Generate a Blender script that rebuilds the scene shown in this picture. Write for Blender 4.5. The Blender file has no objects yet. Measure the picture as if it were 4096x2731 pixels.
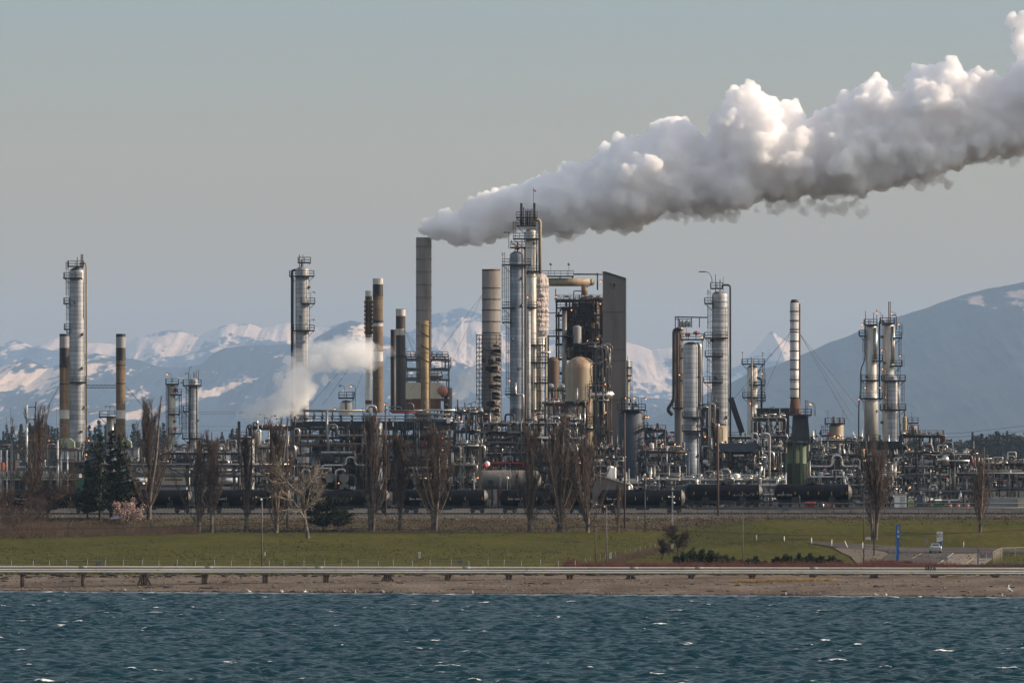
import bpy, math, random
import numpy as np
from mathutils import Vector, Matrix
R = math.radians
scene = bpy.context.scene
col = scene.collection
F = 30000.0          # focal length in photo pixels (photo is 4096 wide)
HY = 1835.0          # horizon row
CH = 18.0            # camera height above the water
# ---------------------------------------------------------------- camera
cam = bpy.data.cameras.new('camera'); cam.sensor_width = 36.0; cam.lens = 36.0*F/4096
cam.shift_y = (HY-1365.5)/4096; cam.clip_start = 1.0; cam.clip_end = 120000
co = bpy.data.objects.new('camera', cam); col.objects.link(co)
co.location = (0, 0, CH); co.rotation_euler = (R(90), 0, 0); scene.camera = co
# ---------------------------------------------------------------- sky and sun
SUN_EL, SUN_AZ = 25.0, 2.0     # azimuth: degrees from +X towards +Y
w = bpy.data.worlds.new('World'); scene.world = w; w.use_nodes = True
nt = w.node_tree; bg = nt.nodes['Background']
sky = nt.nodes.new('ShaderNodeTexSky'); sky.sky_type = 'NISHITA'; sky.sun_disc = False
sky.sun_elevation = R(SUN_EL); sky.sun_rotation = R(90-SUN_AZ)
sky.air_density = 1.0; sky.dust_density = 1.6; sky.ozone_density = 1.0; sky.altitude = 0
hs = nt.nodes.new('ShaderNodeHueSaturation'); hs.inputs['Saturation'].default_value = 0.5
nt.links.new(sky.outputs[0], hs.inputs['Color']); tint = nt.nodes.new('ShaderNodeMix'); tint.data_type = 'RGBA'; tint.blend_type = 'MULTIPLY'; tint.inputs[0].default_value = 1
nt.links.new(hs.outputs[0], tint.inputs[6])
# the sky's own colour towards the horizon: thick dusty air reddens the lowest few degrees
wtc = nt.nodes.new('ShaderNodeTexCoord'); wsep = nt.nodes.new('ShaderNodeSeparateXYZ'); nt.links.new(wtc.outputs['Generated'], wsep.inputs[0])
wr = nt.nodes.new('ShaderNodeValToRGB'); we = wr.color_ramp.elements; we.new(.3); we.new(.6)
for el, (p_, c_) in zip(we, ((0.0, (1.34,.88,.33,1)), (.0225, (1.26,.89,.40,1)), (.0585, (.73,.765,.745,1)), (.30, (1.35,1.32,1.28,1)))): el.position = p_; el.color = c_  # last stop brightens the unseen upper sky, added as ambient fill
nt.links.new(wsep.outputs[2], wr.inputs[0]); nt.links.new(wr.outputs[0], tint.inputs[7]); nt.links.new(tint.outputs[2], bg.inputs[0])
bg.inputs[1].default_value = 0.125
sd = bpy.data.lights.new('sun', 'SUN'); sd.energy = 5.0; sd.angle = R(0.5); sd.color = (1.0, 0.79, 0.58)
so = bpy.data.objects.new('sun', sd); col.objects.link(so)
dv = Vector((math.cos(R(SUN_EL))*math.cos(R(SUN_AZ)), math.cos(R(SUN_EL))*math.sin(R(SUN_AZ)), math.sin(R(SUN_EL))))
so.rotation_euler = dv.to_track_quat('Z', 'Y').to_euler(); so.location = dv*300
vs = scene.view_settings; vs.view_transform = 'Standard'; vs.look = 'None'; vs.exposure = 0.24; vs.gamma = 1.0
try: vs.use_curve_mapping = False
except Exception: pass
cy = scene.cycles
cy.max_bounces = 72; cy.volume_bounces = 72; cy.transparent_max_bounces = 16; cy.diffuse_bounces = 3; cy.glossy_bounces = 2
cy.use_denoising = True; cy.caustics_reflective = False; cy.caustics_refractive = False; cy.use_adaptive_sampling = True; cy.adaptive_threshold = .015

# ---------------------------------------------------------------- helpers
def X(px, D): return (px-2048.0)*D/F
def Z(py, D): return CH-(py-HY)*D/F
def W(n, D): return n*D/F
def tag(o, label=None, cat=None, group=None, kind=None):
    if label: o['label'] = label
    if cat: o['category'] = cat
    if group: o['group'] = group
    if kind: o['kind'] = kind
    return o
def empty(name, loc, label=None, cat=None, group=None):
    o = bpy.data.objects.new(name, None); col.objects.link(o); o.location = loc
    o.empty_display_size = 0.5
    return tag(o, label, cat, group)
def mesh_obj(name, verts, faces, mat, parent=None, smooth=False, edges=()):
    me = bpy.data.meshes.new(name); me.from_pydata(verts, edges, faces)
    if smooth: me.polygons.foreach_set('use_smooth', [True]*len(me.polygons))
    if mat: me.materials.append(mat)
    o = bpy.data.objects.new(name, me); col.objects.link(o)
    if parent: o.parent = parent
    return o
def copy_tree(o, parent=None):
    c = o.copy(); col.objects.link(c)
    if parent: c.parent = parent
    for ch in list(o.children): copy_tree(ch, c)
    return c
def srgb(r, g, b):
    f = lambda c: (c/255/12.92 if c/255 <= 0.04045 else ((c/255+0.055)/1.055)**2.4)
    return (f(r), f(g), f(b), 1)

class MB:
    """collects shapes into one mesh"""
    def __init__(s): s.v = []; s.f = []; s.s = []
    def add(s, vs, fs, smooth=False):
        n = len(s.v); s.v += vs; s.f += [tuple(i+n for i in f) for f in fs]; s.s += [smooth]*len(fs); return s
    def box(s, x0, x1, y0, y1, z0, z1):
        return s.add([(x0,y0,z0),(x1,y0,z0),(x1,y1,z0),(x0,y1,z0),(x0,y0,z1),(x1,y0,z1),(x1,y1,z1),(x0,y1,z1)],
            [(3,2,1,0),(4,5,6,7),(0,1,5,4),(1,2,6,5),(2,3,7,6),(3,0,4,7)])
    def bar(s, a, b, t, t2=None):
        t2 = t2 or t; a = Vector(a); b = Vector(b); d = b-a
        if d.length < 1e-6: return s
        d.normalize(); up = Vector((0,0,1)) if abs(d.z) < .9 else Vector((0,1,0))
        u = d.cross(up).normalized(); w_ = u.cross(d); u = u*t/2; w_ = w_*t2/2
        return s.add([tuple(p) for p in (a-u-w_, a+u-w_, a+u+w_, a-u+w_, b-u-w_, b+u-w_, b+u+w_, b-u+w_)],
            [(0,1,2,3),(7,6,5,4),(1,0,4,5),(2,1,5,6),(3,2,6,7),(0,3,7,4)])
    def lathe(s, prof, cx=0, cy=0, n=24, smooth=True, a0=0.0, a1=2*math.pi, caps=True):
        full = abs(a1-a0-2*math.pi) < 1e-6; m = n if full else n+1
        vs = []; fs = []
        for r, z in prof:
            for i in range(m):
                a = a0+(a1-a0)*i/n; vs.append((cx+r*math.cos(a), cy+r*math.sin(a), z))
        for k in range(len(prof)-1):
            for i in range(n):
                j = (i+1) % m
                fs.append((k*m+i, k*m+j, (k+1)*m+j, (k+1)*m+i))
        s.add(vs, fs, smooth)
        if full and caps:
            n0 = len(s.v)-len(vs)
            if prof[0][0] > 1e-4: s.f.append(tuple(n0+i for i in range(m-1,-1,-1))); s.s.append(False)
            if prof[-1][0] > 1e-4: s.f.append(tuple(n0+(len(prof)-1)*m+i for i in range(m))); s.s.append(False)
        return s
    def tube(s, pts, r, n=8, bend=0.0, cap=True, r2=None):
        pts = [Vector(p) for p in pts]
        if bend > 0 and len(pts) > 2:
            q = [pts[0]]
            for i in range(1, len(pts)-1):
                p = pts[i]; a = pts[i-1]-p; b = pts[i+1]-p
                k = min(bend, a.length*.48, b.length*.48); a = p+a.normalized()*k; b = p+b.normalized()*k
                for t in (0, .25, .5, .75, 1): q.append((1-t)**2*a+2*t*(1-t)*p+t*t*b)
            q.append(pts[-1]); pts = q
        pts = [p for i, p in enumerate(pts) if i == 0 or (p-pts[i-1]).length > 1e-5]
        if len(pts) < 2: return s
        vs = []; fs = []; N = None; L = len(pts)
        for i, p in enumerate(pts):
            t = (pts[min(i+1, L-1)]-pts[max(i-1, 0)]).normalized()
            if N is None:
                N = t.cross(Vector((0,0,1)));
                if N.length < .1: N = t.cross(Vector((1,0,0)))
            else: N = N-t*N.dot(t)
            if N.length < 1e-6: N = t.cross(Vector((0.3,1,0)))
            N.normalize(); B = t.cross(N); rr = r if r2 is None else r+(r2-r)*i/(L-1)
            for k in range(n):
                a = 2*math.pi*k/n; vs.append(tuple(p+N*(rr*math.cos(a))+B*(rr*math.sin(a))))
        for i in range(L-1):
            for k in range(n):
                j = (k+1) % n; fs.append((i*n+k, i*n+j, (i+1)*n+j, (i+1)*n+k))
        s.add(vs, fs, n > 4)
        if cap:
            n0 = len(s.v)-len(vs); s.f.append(tuple(n0+k for k in range(n-1,-1,-1))); s.f.append(tuple(n0+(L-1)*n+k for k in range(n))); s.s += [False, False]
        return s
    def ball(s, c, r, n=8, m=5, sz=1.0):
        prof = [(max(r*math.sin(math.pi*k/m), 1e-5), c[2]-r*sz*math.cos(math.pi*k/m)) for k in range(m+1)]
        return s.lathe(prof, c[0], c[1], n, caps=False)
    def build(s, name, mat, parent=None, loc=None):
        me = bpy.data.meshes.new(name); me.from_pydata(s.v, [], s.f)
        me.polygons.foreach_set('use_smooth', s.s); me.materials.append(mat)
        o = bpy.data.objects.new(name, me); col.objects.link(o)
        if parent: o.parent = parent
        if loc: o.location = loc
        return o

# value noise
_rng = np.random.RandomState(7); _T = _rng.rand(256, 256)
def vnoise(x, y):
    xi = np.floor(x).astype(int); yi = np.floor(y).astype(int); fx = x-xi; fy = y-yi
    fx = fx*fx*(3-2*fx); fy = fy*fy*(3-2*fy)
    g = lambda i, j: _T[i % 256, j % 256]
    return (g(xi,yi)*(1-fx)+g(xi+1,yi)*fx)*(1-fy)+(g(xi,yi+1)*(1-fx)+g(xi+1,yi+1)*fx)*fy
def fbm(x, y, o=5, ridged=False):
    s = 0; a = 1; t = 0
    for k in range(o):
        n = vnoise(x*2**k+17*k, y*2**k+31*k)
        if ridged: n = 1-np.abs(2*n-1)
        s = s+a*n; t += a; a *= .5
    return s/t
def grid_obj(name, XX, YY, ZZ, mat, smooth=True, attr=None, kind='structure'):
    ny, nx = XX.shape
    me = bpy.data.meshes.new(name); nv = nx*ny
    me.vertices.add(nv); me.vertices.foreach_set('co', np.stack([XX,YY,ZZ],-1).astype(np.float32).ravel())
    i = np.arange(nv).reshape(ny, nx)
    q = np.stack([i[:-1,:-1], i[:-1,1:], i[1:,1:], i[1:,:-1]], -1).reshape(-1,4)
    nf = len(q); me.loops.add(nf*4); me.loops.foreach_set('vertex_index', q.ravel().astype(np.int32))
    me.polygons.add(nf); me.polygons.foreach_set('loop_start', np.arange(nf, dtype=np.int32)*4)
    me.polygons.foreach_set('loop_total', np.full(nf, 4, np.int32))
    me.update(); me.validate()
    me.polygons.foreach_set('use_smooth', np.full(nf, smooth))
    if attr:
        for k, v in attr.items():
            a = me.attributes.new(k, 'FLOAT', 'POINT'); a.data.foreach_set('value', v.astype(np.float32).ravel())
    me.materials.append(mat)
    o = bpy.data.objects.new(name, me); col.objects.link(o)
    if kind: o['kind'] = kind
    return o

# ---------------------------------------------------------------- materials
MATS = {}
def mat_new(name):
    m = bpy.data.materials.new(name); m.use_nodes = True; return m, m.node_tree, m.node_tree.nodes['Principled BSDF']
def N_(nt, typ, **kw):
    n = nt.nodes.new(typ)
    for k, v in kw.items():
        if k in n.inputs: n.inputs[k].default_value = v
        else: setattr(n, k, v)
    return n
def noise(nt, scale, detail=4, vec=None, rough=.6):
    n = N_(nt, 'ShaderNodeTexNoise', Scale=scale, Detail=detail, Roughness=rough)
    if vec is not None: nt.links.new(vec, n.inputs['Vector'])
    return n
def ramp(nt, fac, stops, interp='LINEAR'):
    r = nt.nodes.new('ShaderNodeValToRGB'); r.color_ramp.interpolation = interp
    e = r.color_ramp.elements
    while len(e) < len(stops): e.new(0.5)
    for el, (p, c) in zip(e, stops):
        el.position = p; el.color = c if len(c) == 4 else (*c, 1)
    nt.links.new(fac, r.inputs[0]); return r
def mapping(nt, scale, coord='Object'):
    tc = nt.nodes.new('ShaderNodeTexCoord'); mp = nt.nodes.new('ShaderNodeMapping')
    mp.inputs['Scale'].default_value = scale; nt.links.new(tc.outputs[coord], mp.inputs[0]); return mp.outputs[0]
def mixc(nt, fac, a, b, mode='MIX'):
    m = nt.nodes.new('ShaderNodeMix'); m.data_type = 'RGBA'; m.blend_type = mode
    for s, v in ((m.inputs[0], fac), (m.inputs[6], a), (m.inputs[7], b)):
        if hasattr(v, 'is_output'): nt.links.new(v, s)
        elif isinstance(v, (int, float)): s.default_value = v
        else: s.default_value = v if len(v) == 4 else (*v, 1)
    return m.outputs[2]
def math_(nt, op, a, b=None, clamp=False):
    m = nt.nodes.new('ShaderNodeMath'); m.operation = op; m.use_clamp = clamp
    for s, v in zip(m.inputs, (a, b)):
        if v is None: continue
        if hasattr(v, 'is_output'): nt.links.new(v, s)
        else: s.default_value = v
    return m.outputs[0]
def bump(nt, h, strength, dist, bsdf):
    b = nt.nodes.new('ShaderNodeBump'); b.inputs['Strength'].default_value = strength; b.inputs['Distance'].default_value = dist
    nt.links.new(h, b.inputs['Height']); nt.links.new(b.outputs[0], bsdf.inputs['Normal'])
def simple(name, c, rough=.6, metal=0.0, var=.35, scale=1.5, streak=(1,1,.25), stain=None, stain_amt=.5, bands=None, band_dark=.6, spec=.5):
    """weathered paint or metal: two noises, optional stains running down and horizontal seams every `bands` metres"""
    if name in MATS: return MATS[name]
    m, nt, b = mat_new(name)
    v = mapping(nt, streak); n = noise(nt, scale, 5, v)
    lo = tuple(x*(1-var) for x in c[:3]); hi = tuple(min(x*(1+var*.6), 1) for x in c[:3])
    colr = ramp(nt, n.outputs[0], [(.3, lo), (.72, hi)]).outputs[0]
    if stain:
        v2 = mapping(nt, (1.1, 1.1, .12)); n2 = noise(nt, scale*.9, 6, v2, .7)
        f = ramp(nt, n2.outputs[0], [(.62-.25*stain_amt, (0,0,0)), (.74, (1,1,1))]).outputs[0]
        colr = mixc(nt, f, colr, stain)
    if bands:
        tc = nt.nodes.new('ShaderNodeTexCoord'); sp = nt.nodes.new('ShaderNodeSeparateXYZ'); nt.links.new(tc.outputs['Object'], sp.inputs[0])
        q = math_(nt, 'FRACT', math_(nt, 'DIVIDE', sp.outputs[2], bands))
        line = math_(nt, 'LESS_THAN', q, .16)
        cell = math_(nt, 'FLOOR', math_(nt, 'DIVIDE', sp.outputs[2], bands))
        wn = nt.nodes.new('ShaderNodeTexWhiteNoise'); wn.noise_dimensions = '1D'; nt.links.new(cell, wn.inputs['W'])
        sh = ramp(nt, wn.outputs[0], [(0, (.72,.72,.72)), (1, (1.12,1.12,1.12))]).outputs[0]
        colr = mixc(nt, 1.0, colr, sh, 'MULTIPLY')
        dk = mixc(nt, line, (1,1,1), (band_dark,)*3)
        colr = mixc(nt, 1.0, colr, dk, 'MULTIPLY')
    nt.links.new(colr, b.inputs['Base Color'])
    b.inputs['Roughness'].default_value = rough; b.inputs['Metallic'].default_value = metal
    b.inputs['Specular IOR Level'].default_value = spec
    MATS[name] = m; return m
def emit(name, c, s):
    m, nt, b = mat_new(name); b.inputs['Base Color'].default_value = (*c, 1)
    b.inputs['Emission Color'].default_value = (*c, 1); b.inputs['Emission Strength'].default_value = s; MATS[name] = m; return m
# ================================================================ land and water
def shore(x): return 996.0-0.33*np.clip(x, -160, 160)
PD = np.array([-60,-10,0,6,12,22,34,55]); PZ = np.array([-2.5,-.35,0,.16,.4,.95,1.45,1.75])
BANK = 1056.0
FX = np.array([1056,1061,1070,1176,1260,1340,1350,1362,1370,1378,1400,1409,1425,2600,3600,6000,17000]); FZ = np.array([1.75,2.35,2.5,3.1,3.9,4.8,5.3,6.6,7.2,7.5,7.75,8.6,8.6,8.8,14,12,10])
def ground_z(x, y):
    x = np.asarray(x, float); y = np.asarray(y, float)
    dy = y-shore(x)
    zb = np.minimum(np.interp(dy, PD, PZ), 1.75)
    zf = np.interp(y, FX, FZ)
    t = np.clip((y-1050)/8, 0, 1)
    z = np.where(y < 1050, zb, zb*(1-t)+np.maximum(zf, zb)*t)
    z = np.where(y > 1058, zf, z)
    # the lawn on the right is a bank that climbs from the road to the railway shelf
    k = np.clip((x-24)/22, 0, 1); k = k*k*(3-2*k)
    z2 = np.interp(y, np.array([1178,1190,1208,1262,1300,1370]), np.array([3.1,3.3,3.6,6.5,6.9,7.2]))
    return np.where((y > 1178) & (y < 1370), z*(1-k)+np.maximum(z2, z)*k, z)
def gz(x, y): return float(ground_z(x, y))
def spaced(lo, hi, f0, f1, step, grow=1.25, maxstep=400):
    c = list(np.arange(f0, f1+step*.5, step)); s = step
    a = [c[0]];
    while a[-1] > lo: s = min(s*grow, maxstep); a.append(a[-1]-s)
    b = [c[-1]]; s = step
    while b[-1] < hi: s = min(s*grow, maxstep); b.append(b[-1]+s)
    return np.array(a[::-1][:-1]+c+b[1:])
def pos_xyz(nt):
    g = nt.nodes.new('ShaderNodeNewGeometry'); return g.outputs['Position']
# ---- water
def m_water():
    m, nt, b = mat_new('water'); P = pos_xyz(nt)
    mp = nt.nodes.new('ShaderNodeMapping'); nt.links.new(P, mp.inputs[0]); mp.inputs['Scale'].default_value = (.05,.012,1)
    n = noise(nt, 1, 4, mp.outputs[0])
    c = ramp(nt, n.outputs[0], [(.3, (.003,.024,.034)), (.7, (.005,.031,.043))]).outputs[0]
    # whitecaps: small torn patches riding on the crests
    mp2 = nt.nodes.new('ShaderNodeMapping'); nt.links.new(P, mp2.inputs[0]); mp2.inputs['Scale'].default_value = (.22,.07,1)
    n2 = noise(nt, 1, 2, mp2.outputs[0]); n3 = noise(nt, 2.2, 4, P)
    at = nt.nodes.new('ShaderNodeAttribute'); at.attribute_name = 'crest'
    f = math_(nt, 'ADD', math_(nt, 'MULTIPLY', n2.outputs[0], 1.0), math_(nt, 'MULTIPLY', n3.outputs[0], .35))
    f = math_(nt, 'ADD', f, math_(nt, 'MULTIPLY', at.outputs['Fac'], .32))
    fo = ramp(nt, f, [(.0, (0,0,0)), (1, (1,1,1))]); fo.color_ramp.elements[0].position = .985; fo.color_ramp.elements[1].position = 1.0
    mr = nt.nodes.new('ShaderNodeMapRange'); mr.inputs['From Min'].default_value = 1.30; mr.inputs['From Max'].default_value = 1.35; nt.links.new(f, mr.inputs[0])
    nt.nodes.remove(fo)
    c = mixc(nt, mr.outputs[0], c, (.75,.74,.72))
    # silt stirred up along the shore and a thin foam line
    sh = nt.nodes.new('ShaderNodeAttribute'); sh.attribute_name = 'shore'
    c = mixc(nt, sh.outputs['Fac'], c, (.10,.11,.12))
    n4 = noise(nt, .9, 5, P); lm = nt.nodes.new('ShaderNodeAttribute'); lm.attribute_name = 'foam'
    ff = math_(nt, 'MULTIPLY', lm.outputs['Fac'], ramp(nt, n4.outputs[0], [(.44, (0,0,0)), (.56, (1,1,1))]).outputs[0])
    c = mixc(nt, ff, c, (.6,.6,.6))
    nt.links.new(c, b.inputs['Base Color']); b.inputs['Roughness'].default_value = .28; b.inputs['IOR'].default_value = 1.33
    b.inputs['Specular IOR Level'].default_value = .07
    nb = noise(nt, 3.0, 3, P); bump(nt, nb.outputs[0], .6, .16, b)
    return m
def build_water():
    xs = spaced(-2500, 2500, -88, 88, .32, 1.3, 300); ys = spaced(-400, 1035, 560, 1034, .42, 1.3, 200)
    XX, YY = np.meshgrid(xs, ys); rs = np.random.RandomState(3); ZZ = np.zeros_like(XX); slope = 0
    dx = np.gradient(xs)[None,:]; dyy = np.gradient(ys)[:,None]
    for k in range(70):
        L = .75*(5.2/.75)**rs.rand(); th = R(97+rs.randn()*30); amp = .0125*L**.55*(.6+.8*rs.rand())
        kx, ky = 2*math.pi/L*math.cos(th), 2*math.pi/L*math.sin(th)
        ph = XX*kx+YY*ky+rs.rand()*6.28+2.0*fbm(XX*.03+k, YY*.03, 2)
        damp = np.clip(1.6-np.maximum(dx, dyy)*2.2/L, 0, 1)
        c = np.cos(ph); ZZ += amp*damp*(c+.22*np.cos(2*ph))
    sh = np.clip(1-(shore(XX)-YY)/16, 0, 1); ZZ *= (1-.75*sh)*(.7+.6*fbm(XX*.01, YY*.006, 3))
    crest = np.clip(ZZ/.18, -1, 1.6)
    d = shore(XX)-YY+1.5*fbm(XX*.08, YY*0, 3)
    foam = np.clip(1-np.abs(d-1.6)/1.3, 0, 1)+.6*np.clip(1-np.abs(d-5.5)/.8, 0, 1)
    ZZ += .02
    o = grid_obj('water', XX, YY, ZZ, m_water(), True, dict(crest=crest, shore=np.clip(sh*1.1-.15, 0, .85), foam=np.clip(foam, 0, 1)))
    return o
build_water()
# ---- beach, field, embankment, yard
def land_mat(name, c0, c1, c2, fine, coarse, yscale=.35, rough=.95, bumpd=.05, extra=None):
    m, nt, b = mat_new(name); P = pos_xyz(nt)
    mp = nt.nodes.new('ShaderNodeMapping'); nt.links.new(P, mp.inputs[0]); mp.inputs['Scale'].default_value = (1, yscale, 1)
    a = noise(nt, coarse, 6, mp.outputs[0]); f = noise(nt, fine, 4, P)
    c = ramp(nt, a.outputs[0], [(.34, c0), (.5, c1), (.66, c2)]).outputs[0]
    s = ramp(nt, f.outputs[0], [(.3, (.55,.55,.55)), (.7, (1.4,1.4,1.4))]).outputs[0]
    c = mixc(nt, .8, c, s, 'MULTIPLY')
    if extra: c = extra(nt, P, c)
    nt.links.new(c, b.inputs['Base Color']); b.inputs['Roughness'].default_value = rough; b.inputs['Specular IOR Level'].default_value = .05
    bump(nt, f.outputs[0], .6, bumpd, b); return m
def strip(name, y0f, y1f, ny, mat, step=1.0, x0=-90, x1=90, lo=-2500, hi=2500, dz=0.0, rough=0.0):
    xs = spaced(lo, hi, x0, x1, step, 1.3, 300); T = np.linspace(0, 1, ny)[:,None]
    a = np.array([y0f(x) for x in xs])[None,:]; b_ = np.array([y1f(x) for x in xs])[None,:]
    YY = a+(b_-a)*T; XX = np.repeat(xs[None,:], ny, 0); ZZ = ground_z(XX, YY)+dz
    if rough: ZZ = ZZ+rough*(fbm(XX*.6, YY*.3, 4)-.5)*np.sin(math.pi*T)
    return grid_obj(name, XX, YY, ZZ, mat)
def beach_extra(nt, P, c):
    at = nt.nodes.new('ShaderNodeAttribute'); at.attribute_name = 'wet'
    c = mixc(nt, at.outputs['Fac'], c, (.022,.019,.017))
    m2 = nt.nodes.new('ShaderNodeMapping'); nt.links.new(P, m2.inputs[0]); m2.inputs['Scale'].default_value = (1.8, .9, 1)
    g2 = noise(nt, 1, 5, m2.outputs[0], .8); c = mixc(nt, .9, c, ramp(nt, g2.outputs[0], [(.3, (.5,.5,.5)), (.7, (1.5,1.5,1.5))]).outputs[0], 'MULTIPLY')
    mp = nt.nodes.new('ShaderNodeMapping'); nt.links.new(P, mp.inputs[0]); mp.inputs['Scale'].default_value = (.06, .5, 1)
    n = noise(nt, 1, 6, mp.outputs[0])
    k = ramp(nt, n.outputs[0], [(.55, (0,0,0)), (.62, (1,1,1))]).outputs[0]
    return mixc(nt, math_(nt, 'MULTIPLY', k, .45), c, (.045,.036,.024))
xs = spaced(-2500, 2500, -90, 90, .6, 1.3, 300); ys = np.concatenate([np.linspace(938, 985, 10)[:-1], np.arange(985, 1056.1, .7)])
XX, YY = np.meshgrid(xs, ys); YY[-1,:] = 1056
ZZ = ground_z(XX, YY)+.16*(fbm(XX*.25, YY*.25, 4)-.5)*(YY < 1055)
wet = np.clip(1-np.abs(YY-shore(XX)-1.5-2*fbm(XX*.1, YY*.1, 3))/4.0, 0, .8)
grid_obj('beach', XX, YY, ZZ, land_mat('beach_gravel', (.085,.066,.050), (.12,.095,.075), (.16,.13,.105), 2.5, .12, .6, extra=beach_extra), attr=dict(wet=wet))
def grass_extra(nt, P, c):
    m2 = nt.nodes.new('ShaderNodeMapping'); nt.links.new(P, m2.inputs[0]); m2.inputs['Scale'].default_value = (.8, .06, 1)
    g2 = noise(nt, 1, 5, m2.outputs[0], .8); c = mixc(nt, .9, c, ramp(nt, g2.outputs[0], [(.3, (.45,.45,.45)), (.7, (1.55,1.55,1.55))]).outputs[0], 'MULTIPLY')
    n = noise(nt, .02, 3, P)
    mp = nt.nodes.new('ShaderNodeMapping'); nt.links.new(P, mp.inputs[0]); mp.inputs['Scale'].default_value = (.35, .09, 1)
    g = noise(nt, 1, 7, mp.outputs[0], .75)
    c = mixc(nt, ramp(nt, g.outputs[0], [(.5, (0,0,0)), (.66, (.8,)*3)]).outputs[0], c, (.062,.044,.018))
    c = mixc(nt, ramp(nt, g.outputs[0], [(.30, (.75,)*3), (.44, (0,0,0))]).outputs[0], c, (.020,.030,.005))
    return mixc(nt, ramp(nt, n.outputs[0], [(.4, (0,0,0)), (.65, (.55,)*3)]).outputs[0], c, (.046,.052,.004))
strip('grass_field', lambda x: 1056, lambda x: 1342+3*math.sin(x*.05), 90, land_mat('grass', (.040,.040,.004), (.055,.053,.006), (.073,.064,.011), 3.0, .06, .35, extra=grass_extra), 1.2, rough=.12)
strip('railway_embankment', lambda x: 1342+3*math.sin(x*.05), lambda x: 1371+1.0*math.sin(x*.11), 34, land_mat('rough_bank', (.050,.036,.024), (.075,.058,.034), (.070,.072,.028), 1.8, .22, .8), 1.0, rough=.5)
strip('railway_bed', lambda x: 1371+1.0*math.sin(x*.11), lambda x: 1425, 24, land_mat('ballast', (.055,.052,.049), (.08,.076,.07), (.105,.098,.088), 2.2, .2, .5), 2.0, rough=.06)
strip('ground', lambda x: 1425, lambda x: 16000, 80, land_mat('yard_gravel', (.03,.029,.028), (.045,.044,.04), (.06,.058,.053), .9, .05, .5), 20, lo=-16000, hi=16000)
# ---- mountains
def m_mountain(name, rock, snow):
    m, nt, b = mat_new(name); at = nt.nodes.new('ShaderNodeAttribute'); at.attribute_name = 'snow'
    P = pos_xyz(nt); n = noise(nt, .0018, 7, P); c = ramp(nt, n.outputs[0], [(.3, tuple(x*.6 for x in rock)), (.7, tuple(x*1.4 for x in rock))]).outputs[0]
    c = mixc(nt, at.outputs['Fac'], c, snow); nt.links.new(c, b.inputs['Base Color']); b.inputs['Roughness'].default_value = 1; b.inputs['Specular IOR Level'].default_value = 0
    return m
def ridge(name, pts, D, depth, rough, mat, snowf, seed, base_py=1850, du=4.0, nv=130):
    u = np.concatenate([np.arange(-14000, -1800, 30), np.arange(-1800, 5900, du), np.arange(5900, 18000, 30)]); pts = np.array(pts, float)
    top = np.interp(u, pts[:,0], pts[:,1]); far = np.clip(np.maximum(-1800-u, u-5900)/1500, 0, 1); top = top+far*(fbm(u*.0011+seed, u*0+2.5, 5)-.5)*520; top = np.minimum(top, 1826); top = top+rough[1]*2*(fbm(u*.012+seed, u*0+seed, 6)-.5)
    v = np.concatenate([np.linspace(0, 1, nv), 1+np.linspace(0, 1, 24)[1:]])[:,None]
    vv = np.where(v <= 1, v, 2-v); U = np.repeat(u[None,:], len(v), 0)
    prof = vv**.9; PY = base_py+(top[None,:]-base_py)*prof
    YY = D-depth*(1-v)
    rel = (fbm(U*.004+seed, v*2.2+U*.001, 6, True)-.5)*rough[0]*np.sin(np.pi*np.clip(vv, 0, 1))**.7
    # keep the outline: relief pushes along depth mostly
    ZZ = CH-(PY-HY)*D/F+rel*.12; XX = (U-2048)*D/F; YY = YY-rel*1.2
    sn = snowf(U, PY, v, fbm(U*.016+seed+PY*.01, PY*.035, 6), fbm(U*.06+seed, PY*.11+3, 5), rel/rough[0])
    return grid_obj(name, XX, YY, ZZ, mat, True, dict(snow=np.clip(sn, 0, 1)))
def gs(U, P, cx, cy_, sx, sy, rot=0):
    c, s = math.cos(R(rot)), math.sin(R(rot)); a = U-cx; b = P-cy_
    return np.exp(-(((a*c+b*s)/sx)**2+((-a*s+b*c)/sy)**2))
def sm(x, a, b): t = np.clip((x-a)/(b-a), 0, 1); return t*t*(3-2*t)
RANGE = [(-1800,1400),(-900,1330),(-300,1380),(0,1372),(60,1358),(130,1385),(230,1350),(350,1372),(470,1382),(560,1345),(640,1330),(720,1325),(800,1342),(900,1302),(1000,1295),(1050,1318),(1150,1290),(1220,1306),(1300,1312),(1380,1285),(1500,1330),(1560,1345),(1650,1320),(1720,1262),(1850,1232),(1960,1262),(2050,1330),(2200,1350),(2400,1340),(2510,1365),(2600,1395),(2680,1390),(2760,1440),(2850,1490),(2950,1460),(3020,1395),(3085,1325),(3150,1370),(3250,1450),(3600,1500),(5000,1400),(5900,1450)]
def snow_far(U, P, v, n, n2, rel):
    m = 1.05*gs(U,P,650,1400,230,55)+.9*gs(U,P,400,1380,120,30)+.95*gs(U,P,1000,1330,170,40)+.75*gs(U,P,230,1380,200,28)+.62*gs(U,P,1230,1345,200,45)
    m += .75*gs(U,P,1900,1420,120,120)+.8*gs(U,P,2560,1480,90,120)+.62*gs(U,P,2640,1400,130,60)+.95*gs(U,P,3060,1390,110,70)+.6*gs(U,P,2300,1430,300,80)+.7*gs(U,P,1790,1360,140,60)+.5*gs(U,P,2850,1560,200,60)+.7*gs(U,P,-400,1400,500,50)
    return sm(m+(n-.5)*1.1+(n2-.5)*.9, .25, .45)
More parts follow.
